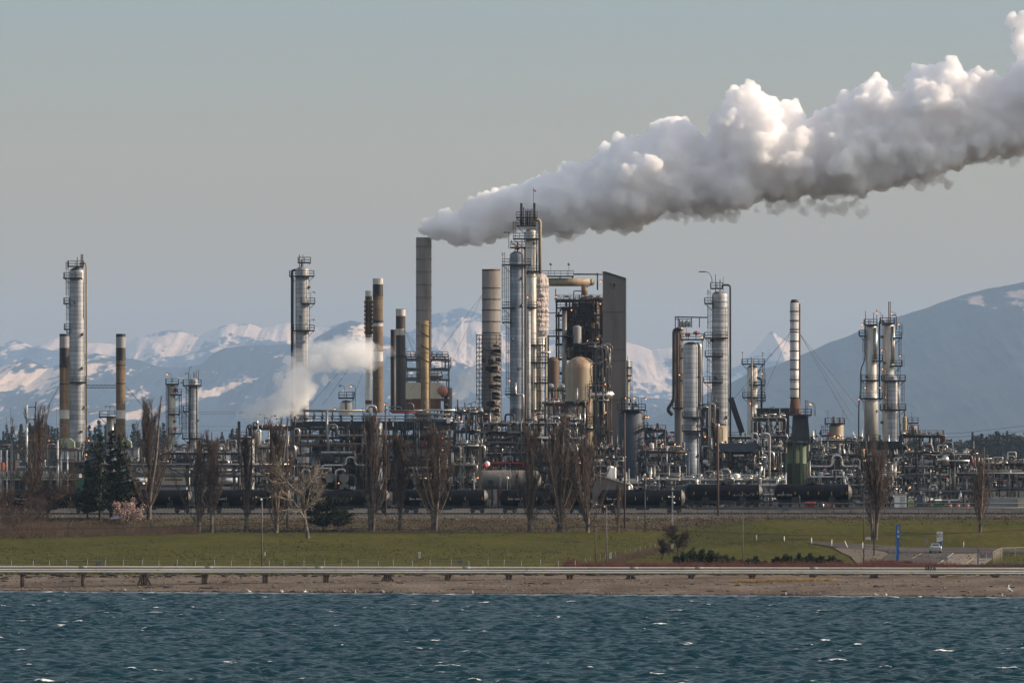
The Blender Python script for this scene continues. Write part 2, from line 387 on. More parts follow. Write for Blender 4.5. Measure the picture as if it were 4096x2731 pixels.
def snow_mid(U, P, v, n, n2, rel):
    m = .72*gs(U,P,170,1530,260,75)+.75*gs(U,P,1470,1330,60,50,50)+.6*gs(U,P,1750,1430,180,60)+.62*gs(U,P,700,1690,330,16,-17)+.62*gs(U,P,950,1600,260,22,-20)+.5*gs(U,P,400,1500,120,60)+.45*gs(U,P,640,1630,60,50)+.55*gs(U,P,2600,1520,120,60)
    return sm(m+(n-.5)*1.2+(n2-.5)*1.0, .36, .52)
def snow_near(U, P, v, n, n2, rel):
    m = .5*gs(U,P,3880,1215,60,60)+.62*gs(U,P,4050,1230,90,50)+.4*gs(U,P,3750,1240,60,30)+.5*gs(U,P,4060,1190,120,16)+.45*gs(U,P,4500,1250,300,60)
    return .75*sm(m+(n-.5)*1.1+(n2-.5)*.4, .46, .62)
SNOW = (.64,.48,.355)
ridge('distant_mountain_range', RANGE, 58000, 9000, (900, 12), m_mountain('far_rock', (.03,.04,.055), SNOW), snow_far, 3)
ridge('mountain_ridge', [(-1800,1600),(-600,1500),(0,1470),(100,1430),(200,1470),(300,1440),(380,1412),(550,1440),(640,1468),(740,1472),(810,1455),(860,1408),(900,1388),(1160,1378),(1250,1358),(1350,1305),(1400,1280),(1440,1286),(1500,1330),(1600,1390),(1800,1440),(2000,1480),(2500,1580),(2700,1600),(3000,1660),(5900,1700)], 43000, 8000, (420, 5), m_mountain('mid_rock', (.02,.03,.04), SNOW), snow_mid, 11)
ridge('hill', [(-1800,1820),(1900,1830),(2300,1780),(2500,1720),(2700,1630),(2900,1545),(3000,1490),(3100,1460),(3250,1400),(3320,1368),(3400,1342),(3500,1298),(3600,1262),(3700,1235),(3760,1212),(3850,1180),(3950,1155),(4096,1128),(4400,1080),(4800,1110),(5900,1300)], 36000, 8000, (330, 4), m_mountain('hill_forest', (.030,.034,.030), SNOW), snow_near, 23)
# ---- haze
def haze():
    o = MB().box(-46000, 46000, -500, 70000, -4, 1400).build('haze', None or bpy.data.materials.new('haze'))
    m = o.data.materials[0]; m.use_nodes = True; nt = m.node_tree; nt.nodes.remove(nt.nodes['Principled BSDF'])
    v = nt.nodes.new('ShaderNodeVolumePrincipled'); v.inputs['Density'].default_value = HAZE_D
    v.inputs['Color'].default_value = HAZE_C; v.inputs['Anisotropy'].default_value = 0.0
    nt.links.new(v.outputs[0], nt.nodes['Material Output'].inputs['Volume'])
    tag(o, kind='stuff', label='thin blue haze in the air over the whole bay and hills', cat='haze')
HAZE_D = 2.2e-5; HAZE_C = (.395,.57,.82,1)
haze()
# ================================================================ steam
def m_steam(name, dens, c=(.999,.9965,.9975)):
    m = bpy.data.materials.new(name); m.use_nodes = True; nt = m.node_tree; nt.nodes.remove(nt.nodes['Principled BSDF'])
    v = nt.nodes.new('ShaderNodeVolumePrincipled'); v.inputs['Density'].default_value = dens
    v.inputs['Color'].default_value = (*c, 1); v.inputs['Anisotropy'].default_value = 0.0
    nt.links.new(v.outputs[0], nt.nodes['Material Output'].inputs['Volume']); return m
_ico = None
def ico():
    global _ico
    if _ico is None:
        import bmesh
        bm = bmesh.new(); bmesh.ops.create_icosphere(bm, subdivisions=2, radius=1)
        _ico = (np.array([v.co[:] for v in bm.verts]), [tuple(v.index for v in f.verts) for f in bm.faces]); bm.free()
    return _ico
def blob_mesh(name, balls, voxel, mat, disp=()):
    V, Fc = ico(); vs = []; fs = []; Fa = np.array(Fc)
    for i, (c, r) in enumerate(balls):
        vs.append(V*r+np.array(c)); fs.append(Fa+i*len(V))
    vs = np.concatenate(vs); fs = np.concatenate(fs)
    o = mesh_obj(name, vs.tolist(), fs.tolist(), mat)
    md = o.modifiers.new('r', 'REMESH'); md.mode = 'VOXEL'; md.voxel_size = voxel; md.use_smooth_shade = True
    for k, (size, st) in enumerate(disp):
        if st < 0: tx = bpy.data.textures.new(name+str(k), 'VORONOI'); tx.noise_scale = size; tx.noise_intensity = 1.0
        else: tx = bpy.data.textures.new(name+str(k), 'CLOUDS'); tx.noise_scale = size; tx.noise_depth = 3
        d = o.modifiers.new('d', 'DISPLACE'); d.texture = tx; d.texture_coords = 'GLOBAL'; d.strength = st; d.mid_level = .5
    if any(st < 0 for _, st in disp):
        md = o.modifiers.new('r2', 'REMESH'); md.mode = 'VOXEL'; md.voxel_size = voxel; md.use_smooth_shade = True
    dg = bpy.context.evaluated_depsgraph_get(); me = bpy.data.meshes.new_from_object(o.evaluated_get(dg))
    o.modifiers.clear(); old = o.data; o.data = me; bpy.data.meshes.remove(old)
    me.polygons.foreach_set('use_smooth', [True]*len(me.polygons))
    if not me.materials: me.materials.append(mat)
    return o
TOP = [(1662,948),(1672,920),(1700,893),(1760,866),(1850,845),(1930,798),(2000,745),(2080,738),(2150,722),(2240,702),(2290,668),(2350,690),(2400,650),(2430,600),(2500,572),(2600,560),(2640,512),(2690,497),(2750,515),(2790,580),(2830,615),(2870,575),(2900,470),(2950,392),(3020,388),(3090,432),(3160,422),(3190,500),(3260,520),(3320,440),(3400,425),(3420,375),(3500,348),(3560,385),(3600,430),(3640,410),(3680,332),(3730,288),(3800,292),(3880,312),(3960,322),(4000,335),(4060,300),(4100,250),(4300,180),(4600,120),(5000,60)]
BOT = [(1662,948),(1700,952),(1730,950),(1800,962),(1870,976),(1940,965),(1980,952),(2040,956),(2100,905),(2180,925),(2240,962),(2300,922),(2370,925),(2440,900),(2550,920),(2620,872),(2700,845),(2800,850),(2900,850),(3000,812),(3100,800),(3200,790),(3300,778),(3400,772),(3480,758),(3560,742),(3640,720),(3750,715),(3850,665),(3950,640),(4100,600),(4300,520),(4600,470),(5000,420)]
def plume():
    D = 1850.0; rnd = random.Random(5); tp = np.array(TOP, float); bp = np.array(BOT, float); k = D/F
    T = lambda u: np.interp(u, tp[:,0], tp[:,1]); B = lambda u: np.interp(u, bp[:,0], bp[:,1])
    balls = []
    def add(u, p, dep, r): balls.append((((u-2048)*k, D+dep*k, CH-(p-HY)*k), r*k))
    def fits(u, p, r):
        for a in (-.9,-.5,0,.5,.9):
            q = r*math.sqrt(1-a*a)
            if p-q < T(u+a*r)-3 or p+q > B(u+a*r)+3: return False
        return True
    u = 1690.0
    while u < 4950:       # the core
        t, b = T(u), B(u); h = b-t
        n = 0
        for tries in range(60):
            r = h*rnd.uniform(.16, .5); p = rnd.uniform(t+r, b-r) if b-t > 2*r else (t+b)/2
            if fits(u, p, r):
                add(u, p, rnd.uniform(-.35, .35)*h, r); n += 1
                if n >= 5: break
        u += max(5, h*.085)
    core = list(balls)
    u = 1675.0
    while u < 4950:       # billows along the outline and over the lit face
        t, b = T(u), B(u); h = b-t
        for q in range(4):
            r = h*rnd.choice((.06,.08,.11,.15,.2)); uu = u+rnd.uniform(-.05,.05)*h
            e = rnd.random()
            if e < .55: p = T(uu)+r*rnd.uniform(.3,.9)
            elif e < .70: p = B(uu)-r*.9
            else: p = rnd.uniform(t+.15*h, b-.15*h)
            p2 = (p-(t+b)/2)/(h/2+1e-6)
            dep = (-1 if rnd.random() < .8 else 1)*math.sqrt(max(0, 1-p2*p2))*h*.5*rnd.uniform(.55, .9)+rnd.uniform(-.08,.08)*h
            add(uu, p, dep, r)
        u += max(3, h*.045)
    # the big sunlit puffs that bulge out of the near face
    for (u, p, r) in ((1715,915,16),(1745,890,20),(1782,880,24),(1800,905,18),(1840,880,26),(1880,860,28),(1900,905,24),(1955,850,32),(2000,800,36),(1990,880,26),(2060,790,34),(2110,830,26),(2150,770,34),(2215,770,34),(2290,720,44),(2330,780,34),(2390,770,40),(2440,720,40),(2470,800,44),(2520,640,52),(2590,620,56),(2640,690,44),(2660,560,50),(2700,620,48),(2640,770,36),(2880,600,54),(2930,520,62),(2990,460,66),(3060,520,60),(3100,480,54),(3130,600,56),(3190,570,46),(3260,600,52),(3310,560,50),(3270,690,44),(3400,470,56),(3450,420,54),(3510,410,58),(3560,470,56),(3480,560,60),(3640,500,52),(3720,370,60),(3780,360,56),(3790,460,66),(3860,400,58),(3910,470,60),(3840,560,56),(3980,420,62),(4060,380,70)):
        t, b = T(u), B(u); h = b-t; q = (p-(t+b)/2)/(h/2); add(u, p, -math.sqrt(max(.05, 1-q*q))*h*.42, r)
    # small knobs on the surface of the bigger ones
    big = [b for b in balls if b[1] > 3*k]
    for (c, r) in big:
        for q in range(7):
            d = Vector((rnd.gauss(0,1), rnd.gauss(0,1)-.5, rnd.gauss(0,1)+.2)).normalized(); rr = r*rnd.uniform(.16,.38)
            pc = Vector(c)+d*(r*rnd.uniform(.82,1.0)); uu = pc.x/k+2048; pp = HY-(pc.z-CH)/k
            if T(uu)-8 < pp-rr/k and pp+rr/k < B(uu)+10: balls.append((tuple(pc), rr))
    wb = balls; balls = []
    for (a, b_, lo, hi, n) in ((2560,2960,825,880,90),(2950,3480,745,850,110),(3500,3800,700,745,40),(3820,4300,600,655,60),(2220,2300,900,955,14)):
        for q in range(n):
            uu = rnd.uniform(a, b_); r = rnd.uniform(7, 22); add(uu, rnd.uniform(lo, hi), rnd.uniform(-40, 40), r)
    wisps = balls; balls = wb
    for q in range(60): # separate puff at the right edge
        add(rnd.gauss(4115, 26), rnd.gauss(150, 42), rnd.uniform(-40, 40), rnd.uniform(18, 34))
    o = blob_mesh('steam_plume', balls, .34, m_steam('steam', .85), ((7.0, 4.0), (4.2, -3.0), (1.8, -1.5), (.8, -.6)))
    tag(o, 'huge white billowing steam plume blowing right from the tall grey stack', 'steam plume')
    ww = blob_mesh('wisp', wisps, .36, m_steam('steam_thin', .30), ((3.0, 2.6), (1.6, -1.8), (.8, -.6))); ww.parent = o
    print('plume faces', len(o.data.polygons), len(balls))
plume()

def drift(name, label, path, n, voxel, dens, seed, D, spreadpx=1.0, disp=((3.0, 2.6), (1.0, 1.0)), child=None):
    rnd = random.Random(seed); P_ = np.array(path, float); k = D/F; balls = []
    for q in range(n):
        t = rnd.random()**.8*(len(P_)-1); i = min(int(t), len(P_)-2); f = t-i; px, py, r = P_[i]*(1-f)+P_[i+1]*f
        a, b, c = (rnd.gauss(0, .5) for _ in range(3)); rr = r*rnd.uniform(.3, .62)
        balls.append((((px+a*r-2048)*k, D+b*r*k, CH-(py+c*r*.7-HY)*k), rr*k))
    o = blob_mesh(name, balls, voxel, m_steam('steam_'+str(seed), dens), disp)
    if child: o.parent = child
    else: tag(o, label, 'steam cloud')
    return o
o = drift('steam_cloud', 'thin low white steam drifting right from the short black vent pipe across the silver column', [(962,1680,6),(985,1655,28),(1010,1650,36),(1060,1650,34),(1110,1640,38),(1150,1610,52),(1185,1560,66),(1205,1500,62)], 330, .4, .24, 31, 1500)
drift('wisp', '', [(1190,1520,60),(1230,1460,56),(1290,1425,54),(1350,1410,62),(1410,1400,66),(1460,1410,60),(1485,1450,34)], 260, .5, .105, 32, 1500, child=o)
drift('wisp', '', [(1340,1440,50),(1400,1420,56),(1440,1420,52)], 60, .5, .12, 34, 1500, disp=((3.0, 2.2), (1.0, .8)), child=o)
drift('steam_cloud', 'faint grey steam trailing right behind the hazy unit at the foot of the tallest stack', [(1800,1600,22),(1840,1570,34),(1880,1520,40),(1930,1480,44)], 90, .6, .12, 33, 1860)
drift('steam_cloud', 'small puff of steam low at left between the bare poplars', [(855,1880,10),(875,1850,18),(900,1820,24),(915,1790,20)], 40, .35, .25, 35, 1600)
drift('steam_cloud', 'small white puff above the silver pipes at right', [(3725,1830,6),(3705,1818,12),(3685,1808,14)], 30, .3, .3, 36, 1520)
# ================================================================ refinery builders
M = dict(
 clad=simple('clad', (.38,.395,.42), .45, .06, .3, 1.2, (1,1,.2), stain=(.17,.15,.13), stain_amt=.3, bands=1.0, band_dark=.62),
 clad_blue=simple('clad_blue', (.22,.26,.31), .5, .15, .35, 1.0, (1,1,.2), stain=(.12,.12,.12), stain_amt=.3, bands=.8, band_dark=.7),
 clad_white=simple('clad_white', (.50,.50,.50), .45, .1, .25, 1.3, (1,1,.2), stain=(.25,.2,.15), stain_amt=.2, bands=1.4, band_dark=.75),
 clad_plain=simple('clad_plain', (.48,.46,.42), .4, .3, .3, 1.2, stain=(.20,.16,.12), stain_amt=.3),
 alu=simple('alu', (.62,.59,.55), .30, .85, .25, 2.5),
 pipe=simple('pipe', (.22,.21,.195), .4, .4, .35, 1.5, stain=(.2,.15,.1), stain_amt=.2),
 pipe_dark=simple('pipe_dark', (.022,.021,.021), .5, .2, .4, 1.5, stain=(.1,.05,.03), stain_amt=.3),
 pipe_rust=simple('pipe_rust', (.10,.058,.040), .7, .1, .4, 1.5, stain=(.3,.2,.15), stain_amt=.2),
 pipe_red=simple('pipe_red', (.30,.035,.03), .55, 0, .3, 2),
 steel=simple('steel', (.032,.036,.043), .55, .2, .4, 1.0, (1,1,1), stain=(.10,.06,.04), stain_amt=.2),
 steel_black=simple('steel_black', (.018,.021,.028), .6, .1, .4, .8),
 galv=simple('galv', (.12,.125,.13), .5, .4, .3, 2.0, (1,1,1)),
 rust=simple('rust', (.12,.055,.032), .8, .1, .5, 1.0, (1,1,.5), stain=(.05,.03,.02), stain_amt=.4),
 rust_stack=simple('rust_stack', (.14,.092,.050), .75, .05, .35, .8, (1,1,.3), stain=(.045,.032,.022), stain_amt=.55, bands=2.4, band_dark=.8),
 white_paint=simple('white_paint', (.50,.48,.45), .6, 0, .25, 1.5, stain=(.16,.12,.09), stain_amt=.35),
 black_stack=simple('black_stack', (.020,.018,.017), .55, .1, .5, .8, (1,1,.2), stain=(.09,.055,.025), stain_amt=.35),
 grey_stack=simple('grey_stack', (.20,.178,.158), .75, 0, .25, .6, (1,1,.08), stain=(.095,.075,.06), stain_amt=.55),
 tan_stack=simple('tan_stack', (.27,.20,.10), .6, .1, .3, .8, (1,1,.15), stain=(.12,.075,.035), stain_amt=.35, bands=2.2, band_dark=.8),
 cream=simple('cream', (.33,.275,.19), .6, 0, .2, .5, (1,1,.1), stain=(.22,.105,.04), stain_amt=.5),
 brown=simple('brown', (.095,.058,.038), .7, .05, .4, .6, (1,1,.2), stain=(.06,.035,.02), stain_amt=.4),
 green=simple('green', (.10,.135,.075), .6, 0, .25, .8, (1,1,.2), stain=(.14,.09,.05), stain_amt=.15),
 pale_green=simple('pale_green', (.30,.36,.22), .6, 0, .2, 1),
 deep_green=simple('deep_green', (.02,.10,.055), .6, 0, .2, 1),
 bldg=simple('bldg', (.165,.147,.137), .85, 0, .16, .4, (1,1,.15), stain=(.09,.076,.066), stain_amt=.4),
 bldg_pale=simple('bldg_pale', (.45,.40,.31), .8, 0, .15, .5),
 roof_dark=simple('roof_dark', (.045,.048,.055), .7, 0, .25, .6, (1,1,1)),
 grey_box=simple('grey_box', (.26,.26,.26), .7, 0, .2, .6),
 slate=simple('slate', (.045,.055,.075), .6, 0, .25, .6, (1,1,1)),
 wood=simple('wood', (.095,.062,.045), .85, 0, .35, 2, (1,1,.1)),
 wood_grey=simple('wood_grey', (.15,.125,.105), .85, 0, .35, 2, (1,1,.1)),
 white=simple('white', (.72,.71,.68), .5, 0, .08, 2),
 blue_paint=simple('blue_paint', (.015,.13,.42), .4, 0, .12, 1),
 orange=simple('orange', (.55,.13,.03), .55, 0, .2, 1),
 drum_grey=simple('drum_grey', (.17,.155,.135), .6, 0, .3, .8, stain=(.08,.06,.045), stain_amt=.4),
 brick=simple('brick', (.34,.14,.10), .7, 0, .2, 1),
 tarp=simple('tarp', (.16,.19,.28), .5, 0, .2, 2),
 stone=simple('stone', (.16,.14,.12), .9, 0, .4, 3),
 weed=simple('weed', (.030,.022,.014), .9, 0, .4, 3),
 grass_tuft=simple('grass_tuft', (.042,.050,.006), .9, 0, .4, .4, (1,1,1)),
 dry_tuft=simple('dry_tuft', (.085,.060,.036), .9, 0, .5, .5, (1,1,1), stain=(.05,.06,.02), stain_amt=.4),
 glass=simple('glass', (.03,.035,.04), .1, 0, .2, 1),
)
M['lamp_glow'] = emit('lamp_glow', (1.0, .30, .06), 4.0)
def m_wrap():
    m, nt, b = mat_new('wrap'); v = mapping(nt, (1,1,.35)); n = noise(nt, 1.6, 6, v, .7)
    c = ramp(nt, n.outputs[0], [(.25, (.26,.22,.21)), (.7, (.56,.49,.46))]).outputs[0]
    nt.links.new(c, b.inputs['Base Color']); b.inputs['Roughness'].default_value = .45
    n2 = noise(nt, 1.1, 5, v, .75); bump(nt, n2.outputs[0], 1.0, .6, b); return m
M['wrap'] = m_wrap()
def m_vessel():
    m, nt, b = mat_new('rusting_cream'); v = mapping(nt, (1,1,.12)); n = noise(nt, .7, 6, v, .7)
    c = ramp(nt, n.outputs[0], [(.3, (.25,.225,.165)), (.7, (.37,.32,.23))]).outputs[0]
    tc = nt.nodes.new('ShaderNodeTexCoord'); sp = nt.nodes.new('ShaderNodeSeparateXYZ'); nt.links.new(tc.outputs['Object'], sp.inputs[0])
    mr = nt.nodes.new('ShaderNodeMapRange'); mr.inputs['From Min'].default_value = 17.0; mr.inputs['From Max'].default_value = 31.0; nt.links.new(sp.outputs[2], mr.inputs[0])
    n2 = noise(nt, 1.1, 6, mapping(nt, (1,1,.06)), .75)
    f = math_(nt, 'MULTIPLY', math_(nt, 'POWER', mr.outputs[0], 1.6), ramp(nt, n2.outputs[0], [(.38, (0,0,0)), (.6, (1,1,1))]).outputs[0], True)
    nt.links.new(mixc(nt, f, c, (.26,.12,.045)), b.inputs['Base Color']); b.inputs['Roughness'].default_value = .6; return m
M['rusting_cream'] = m_vessel()
class Thing:
    def __init__(s, name, px, D, label, cat, group=None, z=None):
        s.D = D; x = X(px, D); s.loc = Vector((x, D, gz(x, D) if z is None else z))
        s.root = empty(name, s.loc, label, cat, group)
    def part(s, name, mb, mat, parent=None, label=None):
        lx, ly, lz = s.loc; mb.v = [(a-lx, b-ly, c-lz) for a, b, c in mb.v]
        m = M[mat] if isinstance(mat, str) else mat
        o = mb.build(name, m, parent or s.root)
        if label: o['label'] = label
        return o
    def p(s, px, py, dy=0.0): return (X(px, s.D), s.D+dy, Z(py, s.D))
    def w(s, n): return n*s.D/F
    def pipe(s, pts, rpx, mat='pipe', dy=0.0, bend=None, name='pipe', n=8):
        q = []
        for p in pts: q.append(s.p(p[0], p[1], dy if len(p) < 3 else p[2]))
        r = s.w(rpx); return s.part(name, MB().tube(q, r, n, r*3 if bend is None else bend), mat)
    def lamp(s, px, py, dy=-1.0, lit=True, arm=1):
        x, y, z = s.p(px, py, dy); mb = MB().tube([(x+.9*arm, y, z-2.4), (x+.9*arm, y, z+.1), (x, y, z+.25)], .05, 5, .25)
        mb.lathe([(.05, z+.34), (.16, z+.24), (.27, z+.06)], x, y, 8)
        a = s.part('lamp', mb, 'galv'); s.part('bulb', MB().ball((x, y, z), .115 if lit else .13, 8, 5), 'lamp_glow' if lit else 'white', a)
def rail_box(mb, x0, x1, y0, y1, z, h=1.15, t=.075, sp=1.5):
    for zz in (z+h, z+h*.5):
        mb.bar((x0,y0,zz),(x1,y0,zz),t); mb.bar((x0,y1,zz),(x1,y1,zz),t); mb.bar((x0,y0,zz),(x0,y1,zz),t); mb.bar((x1,y0,zz),(x1,y1,zz),t)
    for (a, b) in (((x0,y0),(x1,y0)),((x0,y1),(x1,y1)),((x0,y0),(x0,y1)),((x1,y0),(x1,y1))):
        L = math.hypot(b[0]-a[0], b[1]-a[1]); n = max(1, round(L/sp))
        for k in range(n):
            x = a[0]+(b[0]-a[0])*k/n; y = a[1]+(b[1]-a[1])*k/n; mb.bar((x,y,z),(x,y,z+h),t)
def platform(t, xl, xr, py, dep=None, cx=None, r=None, mat='steel', brackets=True, railmat='steel', h=1.15, dy=0):
    x0, _, z = t.p(xl, py); x1 = X(xr, t.D); dep = dep or 1.6
    y0, y1 = t.D+dy-dep, t.D+dy+dep
    mb = MB().box(x0, x1, y0, y1, z-.12, z)
    mb.box(x0, x1, y0-.06, y0, z-.28, z+.06)
    if brackets and cx is not None:
        c = X(cx, t.D); rr = r or .5
        for xx, sgn in ((x0, -1), (x1, 1)):
            if abs(xx-c) > rr+.3: mb.bar((xx-.1*sgn, t.D+dy, z-.12), (c+sgn*rr, t.D+dy, z-.12-(abs(xx-c)-rr)*.9), .12)
    pl = t.part('platform', mb, mat)
    rb = MB(); rail_box(rb, x0+.04, x1-.04, y0+.04, y1-.04, z, h); t.part('railing', rb, railmat, pl)
    return pl
def ladder(t, px, pa, pb, dy=None, cage=True, mat='steel'):
    x, _, z1 = t.p(px, pa); z0 = Z(pb, t.D); y = t.D+(dy if dy is not None else 0); mb = MB()
    mb.bar((x-.25,y,z0),(x-.25,y,z1),.07).bar((x+.25,y,z0),(x+.25,y,z1),.07)
    z = z0+.3
    while z < z1: mb.bar((x-.25,y,z),(x+.25,y,z),.04); z += .45
    if cage:
        for a in (-60,-100,-140): mb.bar((x+.42*math.cos(R(a)), y+.55*math.sin(R(a)), z0+2), (x+.42*math.cos(R(a)), y+.55*math.sin(R(a)), z1), .05)
        z = z0+2
        while z < z1:
            p = [(x+.45*math.cos(R(a)), y+.6*math.sin(R(a)), z) for a in (0,-45,-90,-135,-180)]
            for a, b in zip(p, p[1:]): mb.bar(a, b, .05)
            z += 1.3
    return t.part('ladder', mb, mat)
def shell_prof(r, z0, z1, dome=.55, rings=None, ring=.08, flare=0):
    pr = [(r+flare, z0), (r+flare, z0+.05)]
    if flare: pr.append((r, z0+4))
    zs = []
    if rings:
        z = z0+rings
        while z < z1-.5: zs.append(z); z += rings
    for z in zs: pr += [(r, z-.12), (r+ring, z-.1), (r+ring, z+.1), (r, z+.12)]
    pr.append((r, z1))
    for k in range(1, 7):
        a = math.pi/2*k/6; pr.append((max(r*math.cos(a), 1e-4), z1+r*dome*math.sin(a)))
    return pr
def column(name, label, px0, px1, top, D, mat='clad', base=None, plats=(), ladders=(), pipes=(), lamps=(), rings=None, ring=.08, dome=.55, noz=(), group=None, cat='tower', dz=None, segs=()):
    c = (px0+px1)/2; t = Thing(name, c, D, label, cat, group); r = t.w((px1-px0)/2)
    z0 = t.loc.z if base is None else Z(base, D); z1 = Z(top, D)-r*dome
    zc = z0
    for (py, m2) in segs:      # lower segments of another finish, bottom up
        zt = Z(py, D); t.part('shell', MB().lathe([(r, zc), (r, zt)], t.loc.x, D, 28), m2); zc = zt
    t.part('shell', MB().lathe(shell_prof(r, zc, z1, dome), t.loc.x, D, 32), mat)
    if rings:
        z = zc+rings
        while z < z1-.5: t.part('stiffener_ring', MB().lathe([(r+.005, z-.09), (r+ring, z-.09), (r+ring, z+.09), (r+.005, z+.09)], t.loc.x, D, 32, False, caps=False), 'grey_box'); z += rings
    if base is not None and z0 > t.loc.z+.5:
        mb = MB()
        for sx in (-1, 1):
            for sy in (-1, 1): mb.bar((t.loc.x+sx*r*.8, D+sy*r*.8, t.loc.z), (t.loc.x+sx*r*.8, D+sy*r*.8, z0), .4)
        t.part('leg_frame', mb, 'steel')
    for (py, xl, xr) in plats: platform(t, xl, xr, py, r+.9, c, r)
    for q in ladders: ladder(t, *q[:3], dy=-r*.35 if len(q) < 4 else q[3])
    for q in pipes: t.pipe(*q)
    for q in lamps: t.lamp(*q)
    if noz:
        for (nx, ny, rp) in noz: t.part('nozzle', MB().tube([(X(nx, D), D, z1), (X(nx, D), D, Z(ny, D))], t.w(rp), 7), 'pipe_rust')
    # manways
    rnd = random.Random(int(px0*7+top)); mb = MB(); n = 0
    z = z0+5
    while z < z1-2:
        a = R(rnd.uniform(-160, -20)); cx, cy_ = t.loc.x+r*math.cos(a), D+r*math.sin(a)
        mb.tube([(cx, cy_, z), (cx+.45*math.cos(a), cy_+.45*math.sin(a), z)], .32, 10); n += 1; z += rnd.uniform(5, 9)
    if n: t.part('manway', mb, 'galv')
    return t
def guys(label, src, dsts, D, group='guy wires of the stacks'):
    x, y, z = X(src[0], D), D, Z(src[1], D)
    mb = MB()
    for (px, py, dd) in dsts: mb.tube([(x, y, z), (X(px, D+dd), D+dd, Z(py, D+dd))], .035, 4)
    mb.v = [(a-x, b-y, c-z) for a, b, c in mb.v]
    o = mb.build('guy_wire', M['steel'], loc=(x, y, z)); tag(o, label, 'wire', group)
# ---------------- pipe rack / process unit generator
PAL = [('alu', 4), ('pipe', 7), ('pipe_dark', 8), ('pipe_rust', 2), ('clad_plain', 3), ('galv', 4), ('pipe_red', .35)]
def pick(rnd, pal=PAL): return rnd.choices([a for a, _ in pal], [b for _, b in pal])[0]
def valve_shape(mb, x, y, z, s_, wheel):
    mb.ball((x, y, z), s_, 6, 4); mb.tube([(x-s_*1.5, y, z), (x+s_*1.5, y, z)], s_*.55, 6); mb.tube([(x, y, z), (x, y-.1, z+s_*2)], .05, 4)
    if wheel: mb.lathe([(s_*.9, z+s_*2), (s_*.9, z+s_*2+.06)], x, y, 8)
    else: mb.box(x-.2, x+.25, y-.15, y+.15, z-.3, z+.25)
VALVES = []
for i_, m_ in enumerate(('alu', 'galv', 'white', 'pipe', 'alu', 'pipe_dark', 'galv', 'pipe_red', 'pipe', 'clad_plain')):
    mb_ = MB(); valve_shape(mb_, 0, 0, 0, .2, i_ % 2 == 0); o_ = mb_.build('valve', M[m_]); VALVES.append(o_.data); bpy.data.objects.remove(o_)
